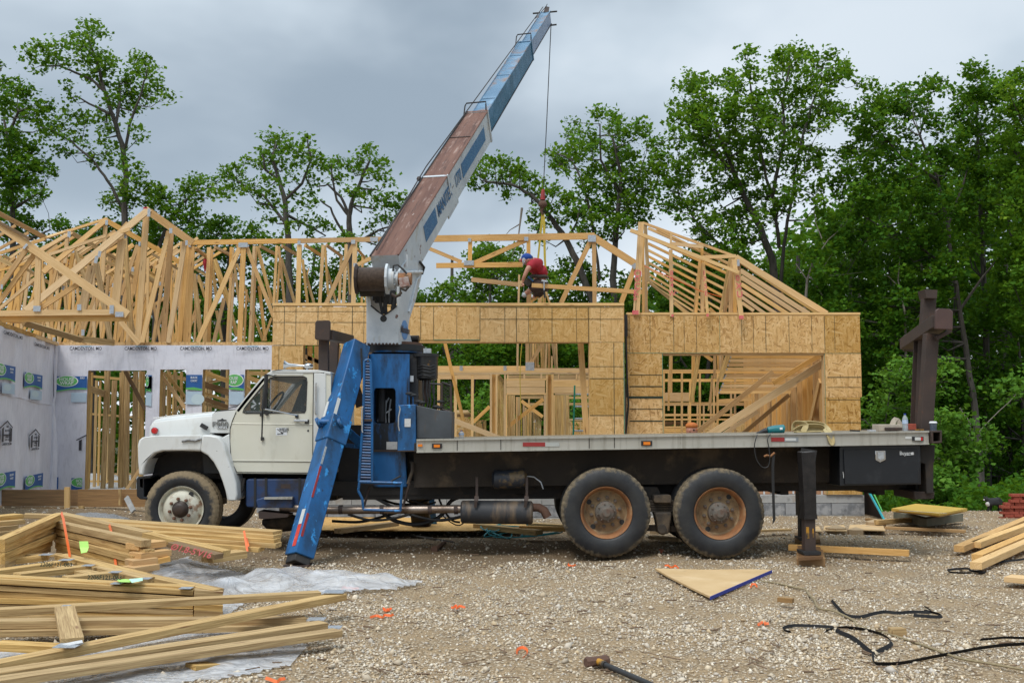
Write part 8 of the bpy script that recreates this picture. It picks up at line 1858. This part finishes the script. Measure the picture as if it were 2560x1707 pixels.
ribbon('steel_strapping', 'flat oval of black strapping below the fanned boards', 'strapping', [(2060, 292), (1960, 290), (1928, 280), (1960, 272), (2040, 268), (2060, 280), (2140, 290), (2100, 296)], K, .03, STRAPB, .03)
ribbon('steel_strapping', 'black strapping running from the lowest fanned board to the edge', 'strapping', [(2160, 246), (2240, 228), (2320, 220), (2420, 205)], K, .03, STRAPB, .03)
tag(MB().tube(smooth([PG(*K(x, y), .03) for x, y in ((880, 336), (960, 345), (1010, 355), (1090, 374), (1140, 384), (1158, 410), (1188, 440), (1205, 480), (1240, 494), (1290, 500), (1350, 526), (1408, 556), (1432, 586), (1520, 606), (1640, 642), (1720, 668), (1820, 702), (1900, 732), (2000, 766), (2150, 792), (2420, 840))], 4), .009, 6).build('rope', surf('grey_rope', (.22, .17, .09), (.30, .24, .14), 30, .9), smooth=True), 'tan rope winding through the gravel to the lower right edge', 'rope')
pts = []; rs = random.Random(21)
for i in range(26): pts.append(PG(1182 + rs.random() * 225, 1312 + rs.random() * 44, .02) + Vector((0, 0, rs.random() * .14)))
tag(MB().tube(smooth([PG(1500, 1326, .03)] + [PG(1415, 1326, .03)] + pts, 6), .009, 5).build('cord_pile', TEAL, smooth=True), 'tangled turquoise cord on the ground below the muffler', 'cord')
for i, (u, v, wd, lab) in enumerate(((875, 1472, 46, 'orange tape scrap right of the plastic sheet end'), (955, 1543, 55, 'long orange tape scrap below the curled scrap'), (968, 1524, 22, 'curled orange tape scrap above the long scrap'), (1145, 1517, 32, 'orange tape scrap in the centre foreground'), (690, 1701, 50, 'orange tape scrap at the bottom edge'), (1305, 1632, 32, 'orange tape ring beside the sledgehammer'), (1428, 1413, 20, 'orange tape scrap before the front rear wheel'), (1680, 1421, 34, 'orange tape scrap behind the plywood triangle'), (1886, 1468, 18, 'orange tape scrap at the blue edge of the plywood'), (1908, 1566, 26, 'curled orange tape scrap left of the black strapping'), (1652, 1382, 8, 'tiny orange scrap between the rear wheels'))):
    rr = random.Random(i); n = 6; pp = [(u - wd / 2 + wd * k / n + rr.uniform(-3, 3), v + rr.uniform(-5, 5)) for k in range(n + 1)]
    if 'ring' in lab: pp = [(u + 14 * math.cos(t), v + 11 * math.sin(t)) for t in (2.8, 3.8, 4.8, 5.8, 6.8, 7.6)] 
    ribbon('orange_tape', lab, 'tape', pp, IDZ, .024, ORANGE, .015, [rr.uniform(0, .008) for _ in pp])['group'] = 'orange strapping tape scraps'
# sledgehammer
sh = thing('sledgehammer', 'rusty sledgehammer with yellow and black handle lying at the bottom edge', 'hammer', PG(1480, 1660))
a, b = PG(1492, 1652, .05), PG(1640, 1716, .03); d = (b - a).normalized(); n = Vector((-d.y, d.x, 0))
MB().loft([[c + n * s_ * .0 + (d * x + Vector((0, 0, z))) * r for x, z in [(math.cos(k * math.pi / 4 + .39), math.sin(k * math.pi / 4 + .39)) for k in range(8)]] for c, r in ((a - n * .085, .030), (a - n * .07, .037), (a - n * .03, .032), (a + n * .03, .032), (a + n * .07, .037), (a + n * .085, .030)) for s_ in (1,)]).build('head', RUSTP, sh)
MB().tube([a, a.lerp(b, .16)], .024, 10).build('yellow_collar', YELP, sh, smooth=True); MB().tube([a.lerp(b, .16), b], .018, 10).build('handle', BLACK, sh, smooth=True)
# pipe, stick, planks and sheet beyond the truck
tag(MB().tube([PG(*TB(215, 1400), .04), PG(*TB(240, 1385), .05), PG(*TB(282, 1350), .04)], [.045, .028, .022], 10).build('rusty_pipe', RUSTP, smooth=True), 'short rusty pipe with a flared mouth on the soil under the truck', 'pipe')
tag(MB().tube([PG(*TB(60, 1306), .03), PG(*TB(340, 1352), .03)], .014, 5).build('stick', BARK), 'thin stick lying on the soil under the exhaust', 'stick')
flatpoly([(760, 1326), (1180, 1328), (1320, 1318), (1300, 1296), (800, 1294)], .10, .012, OSBL, 'osb_sheet', 'osb sheet lying flat on the ground beyond the truck', 'osb sheet')
gboard('plank lying on the sheet beyond the truck left of the far outrigger', 1245, 1300, 1590, 1255, T1, .12, .06, WOODL, .13)
gboard('dark faced plank under the muffler beyond the truck', 485, 1250, 880, 1292, TB, .14, .07, WOODY, .06)
gboard('long plank beyond the turquoise cord', 760, 1262, 1060, 1270, TB, .12, .06, WOOD, .1)
gboard('upper plank beyond the turquoise cord', 820, 1238, 1050, 1250, TB, .12, .04, WOODL, .12)
gboard('blue edged offcut between the rear wheels', 230, 945, 430, 965, T4, .14, .04, PLY, .02)
flatpoly([(1010, 1300), (1100, 1296), (1090, 1308), (1015, 1310)], .02, .05, CONC, 'concrete_chunk', 'flat concrete chunk beyond the exhaust pipe', 'concrete')
o = thing('cement_bag', 'dirty sack lying in the shade beneath the step of the cab', 'sack', PG(700, 1330))
MB().ball(P(705, 1305, 13.8), .2, 14, (1.3, .8, .6)).build('sack_body', CHASSM, o, smooth=True)
for i, (u, v) in enumerate(((1640, 1330), (1105, 1322), (2090, 1330), (2170, 1322), (2140, 1330), (2190, 1318))):
    p = PG(u, v); s_ = .09 + .03 * (i % 3); mb = MB(); mb.ball((p.x, p.y, ghf(p.x, p.y) + s_ * .3), s_, 7, (1.2, 1, .6)); o = mb.build('rock', STONE); tag(o, ['stone lying between the rear wheels', 'dark stone beyond the exhaust pipe', 'left one of the stones before the plywood strips', 'third of the stones before the plywood strips', 'second of the stones before the plywood strips', 'right one of the stones before the plywood strips'][i], 'rock')

# ---- brick stack and dog at the right edge
bk = thing('brick_stack', 'small stack of red bricks beyond the fanned boards at the right edge', 'bricks', PG(2540, 1300))
for j in range(9):
    for i in range(4):
        if i == 0 and j > 5: continue
        v = 1296 - j * 7.3; u = 2502 + i * 24 + (10 if j % 2 else 0) + random.uniform(-2, 2); p = P(u + 11, v, 18.2 + random.uniform(0, .06)); MB().box((p.x - .072, p.y, p.z - .022), (p.x + .072, p.y + .1, p.z + .022)).build('brick', BRICKM, bk)
YD = 19.6
def skin(name, verts, edges, radii, mat, par, sub_=2, root=0):
    me = bpy.data.meshes.new(name); c = sum((Vector(v) for v in verts), Vector()) / len(verts)
    me.from_pydata([tuple(Vector(v) - c) for v in verts], edges, []); o = bpy.data.objects.new(name, me); COL.objects.link(o); WORLD[o] = c
    if par is not None: o.parent = par; o.location = c - WORLD[par]
    else: o.location = c
    m = o.modifiers.new('skin', 'SKIN'); m.use_smooth_shade = True
    for i, r in enumerate(radii):
        sv = me.skin_vertices[0].data[i]; sv.radius = (r, r) if not isinstance(r, tuple) else r; sv.use_root = (i == root)
    s_ = o.modifiers.new('sub', 'SUBSURF'); s_.levels = s_.render_levels = sub_; me.materials.append(mat); return o
dz = P(2480, 1283, YD).z
def DP(u, v, dy=0): return P(u, v, YD + dy)
dog = thing('dog', 'small black and white dog standing at the edge of the woods', 'dog', DP(2480, 1283))
dv_ = [DP(2498, 1252), DP(2488, 1252), DP(2474, 1253), DP(2468, 1250), DP(2464, 1246), DP(2459, 1250),
       DP(2500, 1262, -.04), DP(2503, 1272, -.04), DP(2500, 1282, -.04), DP(2496, 1262, .06), DP(2497, 1272, .06), DP(2494, 1281, .06),
       DP(2472, 1262, -.04), DP(2471, 1272, -.04), DP(2469, 1283, -.04), DP(2477, 1262, .06), DP(2477, 1272, .06), DP(2476, 1282, .06), DP(2504, 1250), DP(2507, 1258)]
skin('body', dv_, [(0, 1), (1, 2), (2, 3), (3, 4), (4, 5), (0, 6), (6, 7), (7, 8), (0, 9), (9, 10), (10, 11), (2, 12), (12, 13), (13, 14), (2, 15), (15, 16), (16, 17), (0, 18), (18, 19)],
     [.062, .066, .062, .042, .046, .018, .029, .017, .015, .029, .017, .015, .029, .017, .017, .029, .017, .017, .017, .01], FURB, dog, root=1)
skin('white_chest', [DP(2467, 1254, -.05), DP(2469, 1260, -.06), DP(2471, 1266, -.05)], [(0, 1), (1, 2)], [.034, .04, .028], FURW, dog); skin('white_blaze', [DP(2461, 1247, -.04), DP(2459, 1251, -.04)], [(0, 1)], [.018, .018], FURW, dog)
for u, v, dy in ((2469, 1279, -.04), (2500, 1279, -.04), (2476, 1279, .06)): skin('white_paw', [DP(u, v, dy), DP(u - 1, v + 4, dy)], [(0, 1)], [.022, .022], FURW, dog)
for u in (2461, 2467): MB().tube([DP(u, 1244, -.01), DP(u - .5, 1239, -.01)], [.02, .004], 6).build('ear', FURB, dog)

# ---- things on the truck bed
dr = thing('power_drill', 'teal corded power drill lying on the truck bed edge', 'drill', P(*T4(1040, 260), 12.72))
YB_ = 12.80
MB().tube([P(*T4(x, y), YB_) for x, y in ((985, 250), (992, 250), (1035, 244), (1095, 240), (1101, 241))], [.018, .042, .05, .052, .035], 14).build('motor_housing', TEALP, dr, smooth=True)
MB().tube([P(*T4(x, y), YB_) for x, y in ((918, 268), (940, 264), (960, 256), (985, 251))], [.01, .02, .026, .036], 12).build('chuck', BLACK, dr, smooth=True)
MB().board(P(*T4(1010, 252), YB_), P(*T4(1030, 262), YB_ - .02), .05, .05).build('trigger_grip', TEALP, dr, bevel=.01); MB().board(P(*T4(1070, 238), YB_ - .052), P(*T4(1088, 237), YB_ - .052), .025, .004).build('white_patch', WWHITE, dr)
MB().tube(smooth([P(*T4(x, y), yy_) for x, y, yy_ in ((928, 268, 12.78), (918, 290, 12.6), (905, 350, 12.6), (915, 430, 12.6), (950, 485, 12.6), (990, 488, 12.6), (1005, 440, 12.6), (1000, 370, 12.6), (990, 310, 12.6), (1008, 275, 12.66), (1025, 262, 12.75))], 5), .006, 6).build('cord', BLACK, dr, smooth=True)
ws = thing('webbing_sling', 'tan webbing sling coiled on the bed with its end hanging over the rail', 'sling', P(*T4(1260, 260), 12.8))
def web(pts, w=.06, name='webbing'):
    q = smooth([P(*T4(x, y), 12.72 + d) for x, y, d in pts], 5); mb = MB(); r = []
    for i, p in enumerate(q):
        d = (q[min(i + 1, len(q) - 1)] - q[max(i - 1, 0)]).normalized(); sd = d.cross(Vector((0, -1, 0))); sd = sd.normalized() if sd.length > .2 else Vector((0, 0, 1)); sd = (sd * .6 + Vector((0, .55, .2))).normalized()
        nn = d.cross(sd).normalized() * .004; r.append([p - sd * w / 2 - nn, p + sd * w / 2 - nn, p + sd * w / 2 + nn, p - sd * w / 2 + nn])
    mb.loft(r).build(name, TANW, ws, smooth=True)
web([(1158, 250, .1), (1160, 215, .12), (1180, 198, .1), (1240, 212, .05), (1220, 262, .02)], .07); web([(1180, 200, .12), (1260, 198, .16), (1340, 208, .18), (1380, 232, .1), (1400, 262, .0), (1415, 310, -.05), (1410, 335, -.06), (1398, 318, -.06), (1385, 280, -.04), (1360, 240, .05)], .06)
web([(1165, 255, .1), (1200, 232, .08), (1260, 222, .1), (1330, 225, .12), (1335, 245, .14), (1250, 258, .1), (1180, 262, .06)], .09); web([(1160, 262, .02), (1200, 268, .02), (1280, 264, .02), (1340, 262, .02)], .05)
def bottle(label, x, y0, y1, zr, Y):
    o = thing('water_bottle', label, 'bottle', P(*zr(x, y1), Y)); z0, z1 = P(*zr(x, y1), Y).z, P(*zr(x, y0), Y).z; h = z1 - z0; X_ = P(*zr(x, y1), Y).x; r = .033
    MB().lathe([(0, 0), (r * .9, 0), (r, .01), (r, h * .28), (r * .93, h * .34), (r, h * .4), (r, h * .66), (r * .8, h * .78), (r * .38, h * .88), (r * .36, h * .92)], (X_, Y, z0), 'z', 16).build('bottle_body', PETB, o, smooth=True)
    MB().lathe([(0, h * .92), (r * .42, h * .92), (r * .42, h), (0, h)], (X_, Y, z0), 'z', 12).build('cap', BLUEE, o, smooth=True); MB().lathe([(r * 1.02, h * .42), (r * 1.02, h * .64)], (X_, Y, z0), 'z', 16).build('label_band', MATS.get('bottle_label') or surf('bottle_label', (.5, .6, .7), (.3, .4, .6), 40, .5), o)
bottle('clear water bottle with blue cap beside the bricks on the bed end', 1890, 140, 254, T4, 12.85); bottle('small water bottle with blue cap beside the grey control box', 387, 645, 697, TB, 13.4)
cp = thing('paper_cup', 'blue grey paper cup with white lid on the bed corner', 'cup', P(*T4(2073, 250), 12.8)); z0 = P(*T4(2073, 250), 12.8).z; X_ = P(*T4(2073, 250), 12.8).x
MB().lathe([(0, 0), (.035, 0), (.042, .085), (0, .085)], (X_, 12.8, z0), 'z', 18).build('cup_body', surf('cup_blue', (.04, .06, .09), (.1, .12, .15), 30, .6), cp, smooth=True); MB().lathe([(.046, .085), (.046, .095), (.04, .098), (.038, .108), (0, .108)], (X_, 12.8, z0), 'z', 18).build('cup_lid', WWHITE, cp, smooth=True)
for (lab, nm, x0, y0, x1, y1, Y, d, m) in (('long grey stone block lying on the bed end', 'stone_block', 1718, 210, 1872, 256, 12.95, .25, 'sb'), ('red brick behind the water bottle', 'brick', 1912, 206, 1962, 246, 13.0, .1, 'r'), ('thin dark block before the grey stone', 'stone_block', 1776, 230, 1870, 250, 12.82, .12, 'd'), ('small clear tray left of the stone block', 'tray', 1658, 246, 1700, 258, 12.85, .1, 'l')):
    mm = {'sb': MATS.get('beige_stone') or surf('beige_stone', (.40, .34, .27), (.48, .42, .34), 12, .9, bmp=.3), 'r': BRICKM, 'd': RUST, 'l': PETB}[m]
    a = P(*T4(x0, y1), Y); b = P(*T4(x1, y0), Y); o = MB().box((a.x, Y, a.z), (b.x, Y + d, b.z)).build(nm, mm, bevel=.006); tag(o, lab, nm.replace('_', ' '))
o = MB().loft([[P(*T4(x, y), 13.02 + dy) for dy, s_ in ((0, 1), (.12, 1))] for x, y in ((1788, 208), (1800, 180), (1818, 162), (1850, 172), (1874, 206))], closed=False, cap=False).build('broken_stone', MATS['beige_stone'], solid=.06); tag(o, 'pointed stone fragment standing on the grey block', 'stone')
tag(MB().board(P(*T4(1955, 246), 12.76), P(*T4(2010, 245), 12.76), .012, .012).build('pencil', YELP), 'yellow pencil lying on the bed near the corner tube', 'pencil')
tag(MB().board(P(*T4(1530, 250), 12.9), P(*T4(1590, 252), 12.9), .02, .05).build('dark_strap', BLACK), 'small dark strap end on the bed right of the webbing', 'strap')

# ---- kneeling worker
Wz = Zr(1290, 620, 9.8)
def W(x, y, Y=20.0): return P(*Wz(x, y), Y)
wk = thing('person', 'person in red t-shirt and backwards blue cap crouching on the roof framing', 'person', W(600, 1330, 20))
hipc = W(620, 800, 20.05); 
body = [W(600, 790, 20.05), W(580, 640, 19.98), W(520, 470, 19.88), W(440, 370, 19.80), W(380, 320, 19.74), W(330, 300, 19.70),      # 0-5 spine, neck
        W(390, 390, 19.62), W(300, 500, 19.5), W(270, 540, 19.48), W(210, 680, 19.46), W(165, 800, 19.5), W(170, 860, 19.5),             # 6-11 near arm
        W(400, 330, 19.98), W(280, 300, 20.10), W(160, 290, 20.12), W(70, 310, 20.14),                                                    # 12-15 far arm
        W(560, 900, 19.92), W(400, 1010, 19.7), W(330, 1060, 19.72), W(215, 1130, 19.8),                                                 # 16-19 near leg
        W(640, 920, 20.2), W(520, 1080, 20.3), W(480, 1180, 20.4), W(430, 1280, 20.45)]                                                   # 20-23 far leg
skin('body', body, [(0, 1), (1, 2), (2, 3), (3, 4), (4, 5), (3, 6), (6, 7), (7, 8), (8, 9), (9, 10), (10, 11), (3, 12), (12, 13), (13, 14), (14, 15), (0, 16), (16, 17), (17, 18), (18, 19), (0, 20), (20, 21), (21, 22), (22, 23)],
     [.14, .13, .14, .11, .06, .055, .06, .05, .042, .036, .030, .022, .06, .05, .042, .028, .10, .08, .05, .045, .10, .085, .06, .05], SKIN, wk)
skin('red_shirt', [W(610, 720, 20.02), W(590, 620, 19.98), W(540, 480, 19.88), W(450, 375, 19.80), W(400, 335, 19.76), W(385, 390, 19.62), W(310, 490, 19.51), W(395, 330, 19.98), W(300, 305, 20.08), W(110, 295, 20.12)],
     [(0, 1), (1, 2), (2, 3), (3, 4), (3, 5), (5, 6), (3, 7), (7, 8), (8, 9)], [.165, .155, .165, .135, .075, .085, .065, .075, .062, .05], REDS, wk)
skin('trousers', [W(620, 800, 20.05), W(560, 900, 19.92), W(410, 1000, 19.70), W(345, 1055, 19.72), W(660, 900, 20.2), W(560, 1060, 20.3), W(480, 1200, 20.42), W(720, 960, 20.3), W(820, 1020, 20.3)], [(0, 1), (1, 2), (2, 3), (0, 4), (4, 5), (5, 6), (0, 7), (7, 8)], [.175, .15, .115, .08, .14, .12, .09, .11, .06], DENIM, wk)
skin('sock', [W(365, 1050, 19.72), W(420, 1085, 19.70)], [(0, 1)], [.055, .05], GREYS, wk)
skin('shoe', [W(235, 1110, 19.8), W(205, 1150, 19.78), W(190, 1180, 19.72)], [(0, 1), (1, 2)], [.05, .055, .04], CAPG, wk)
skin('hair', [W(330, 235, 19.74), W(370, 250, 19.74), W(385, 275, 19.74)], [(0, 1), (1, 2)], [.06, .06, .035], HAIR, wk)
MB().ball(W(275, 280, 19.68), .098, 16, (1, .85, 1.15)).build('head', SKIN, wk, smooth=True)
MB().ball(W(265, 240, 19.68), .105, 16, (1, .9, .80)).build('blue_cap', CAPB, wk, smooth=True); MB().ball(W(205, 300, 19.66), .075, 14, (.6, .9, 1.1)).build('cap_panel', CAPG, wk, smooth=True)
MB().board(W(205, 330, 19.66), W(185, 400, 19.62), .13, .012, (-1, -.3, 0)).build('cap_brim', CAPG, wk, bevel=.005)
MB().ball(W(215, 305, 19.60), .016, 8, (1, 1, 1)).build('nose', SKIN, wk, smooth=True); MB().ball(W(300, 290, 19.585), .022, 8, (.7, .4, 1)).build('ear', SKIN, wk, smooth=True)
for k, (dx, dy) in enumerate(((-16, 70), (-4, 82), (10, 84), (24, 76))): skin('finger', [W(166 + dx * .6, 862, 19.49), W(168 + dx, 862 + dy * .6, 19.46), W(176 + dx, 862 + dy, 19.48)], [(0, 1), (1, 2)], [.010, .009, .007], SKIN, wk)
skin('thumb', [W(150, 850, 19.48), W(138, 885, 19.46)], [(0, 1)], [.011, .009], SKIN, wk)
bl = [W(560, 700, 19.80), W(480, 690, 19.78), W(380, 690, 19.75), W(320, 740, 19.7), W(700, 690, 19.86), W(760, 720, 19.95)]
MB().tube([bl[3], bl[2], bl[1], bl[0], bl[4], bl[5]], .035, 8).build('tool_belt', LEATHER, wk, smooth=True)
MB().loft([[W(x0, y, 19.62), W(x1, y2, 19.62), W(x1, y2, 19.74), W(x0, y, 19.74)] for x0, y, x1, y2 in ((210, 790, 330, 700), (200, 850, 440, 830), (250, 920, 380, 860), (290, 950, 330, 930))]).build('tool_pouch', LEATHER, wk, bevel=.01, smooth=True)
MB().board(W(290, 700, 19.6), W(420, 810, 19.6), .035, .02).build('blue_tool', BLUED, wk)
hm = thing('hammer', 'steel hammer with black grip hanging from the kneeling worker belt', 'hammer', W(690, 900, 19.3))
MB().board(W(625, 800, 19.34), W(760, 820, 19.34), .03, .03).build('hammer_head', STEEL, hm, bevel=.004); MB().tube([W(688, 820, 19.33), W(690, 1030, 19.33)], .012, 8).build('shaft', CHROME, hm); MB().tube([W(690, 1030, 19.33), W(694, 1100, 19.33), W(706, 1220, 19.33)], [.014, .016, .018], 8).build('grip', BLACK, hm, smooth=True)

# ---- second worker beyond the truck bed
YP = 17.0
def V2(x, y, Y=YP): return P(*D2(x, y), Y)
w2_ = thing('person', 'person in orange cap and grey shirt looking down beyond the truck bed', 'person', (V2(440, 1100).x, YP, 0))
hx = V2(455, 1110).x; hz_ = V2(455, 1100).z
bp = [(hx - .10, YP + .05, .92), (hx - .12, YP + .03, 1.15), (hx - .08, YP, 1.32), (hx - .03, YP - .02, hz_ - .13), (hx, YP - .03, hz_ - .06),
      (hx - .1, YP - .2, 1.28), (hx - .05, YP - .26, 1.02), (hx + .15, YP - .26, .92), (hx - .1, YP + .22, 1.28), (hx - .02, YP + .27, 1.02), (hx + .18, YP + .2, .92),
      (hx - .1, YP - .1, .85), (hx - .06, YP - .12, .48), (hx - .1, YP - .12, .08), (hx + .06, YP - .12, .03), (hx - .1, YP + .14, .85), (hx - .06, YP + .15, .48), (hx - .1, YP + .15, .08), (hx + .06, YP + .15, .03)]
ed = [(0, 1), (1, 2), (2, 3), (3, 4), (2, 5), (5, 6), (6, 7), (2, 8), (8, 9), (9, 10), (0, 11), (11, 12), (12, 13), (13, 14), (0, 15), (15, 16), (16, 17), (17, 18)]
skin('body', bp, ed, [.13, .13, .13, .055, .055, .06, .045, .03, .06, .045, .03, .09, .06, .045, .03, .09, .06, .045, .03], SKIN, w2_)
skin('grey_shirt', bp[:3] + [bp[5], bp[6], bp[8], bp[9]], [(0, 1), (1, 2), (2, 3), (3, 4), (2, 5), (5, 6)], [.15, .155, .15, .08, .06, .08, .06], GREYS, w2_)
skin('trousers', [bp[0], bp[11], bp[12], bp[13], bp[15], bp[16], bp[17]], [(0, 1), (1, 2), (2, 3), (0, 4), (4, 5), (5, 6)], [.15, .11, .08, .065, .11, .08, .065], DENIM, w2_)
hc = V2(458, 1098); MB().ball(hc, .095, 18, (.98, .85, 1.25)).build('head', SKIN, w2_, smooth=True)
MB().ball(V2(456, 1046), .097, 16, (1.04, .95, .62)).build('orange_cap', CAPO, w2_, smooth=True); MB().board(V2(485, 1060), V2(530, 1072), .15, .010, (0, -.5, 1)).build('cap_brim', CAPO, w2_, bevel=.004)
MB().ball(V2(503, 1112, YP - .03), .018, 8, (1.3, 1, 1)).build('nose', SKIN, w2_, smooth=True); MB().ball(V2(430, 1105, YP - .085), .024, 8, (.7, .4, 1.2)).build('ear', SKIN, w2_, smooth=True)
skin('beard', [V2(470, 1150, YP - .03), V2(495, 1148, YP - .03)], [(0, 1)], [.035, .025], HAIR, w2_); MB().board(V2(470, 1090, YP - .08), V2(500, 1094, YP - .08), .012, .01).build('eyebrow', HAIR, w2_)
MB().ball(V2(482, 1102, YP - .077), .010, 6).build('eye', BLACK, w2_)
for sy in (-.26, .2):
    for k in range(4): skin('finger', [(hx + .16, YP + sy - .02 + k * .018, .91), (hx + .22, YP + sy - .02 + k * .018, .89), (hx + .24, YP + sy - .02 + k * .018, .86)], [(0, 1), (1, 2)], [.009, .008, .006], SKIN, w2_)
# ------------------------------------------------------------------ lettering becomes plain mesh
bpy.context.view_layer.update()
dg = bpy.context.evaluated_depsgraph_get()
for o in [o for o in bpy.data.objects if o.type == 'FONT']:
    me = bpy.data.meshes.new_from_object(o.evaluated_get(dg))
    n = bpy.data.objects.new(o.name, me); COL.objects.link(n)
    n.parent = o.parent; n.location = o.location; n.rotation_euler = o.rotation_euler; n.scale = o.scale
    nm = o.name.split('.')[0]; bpy.data.objects.remove(o); n.name = nm
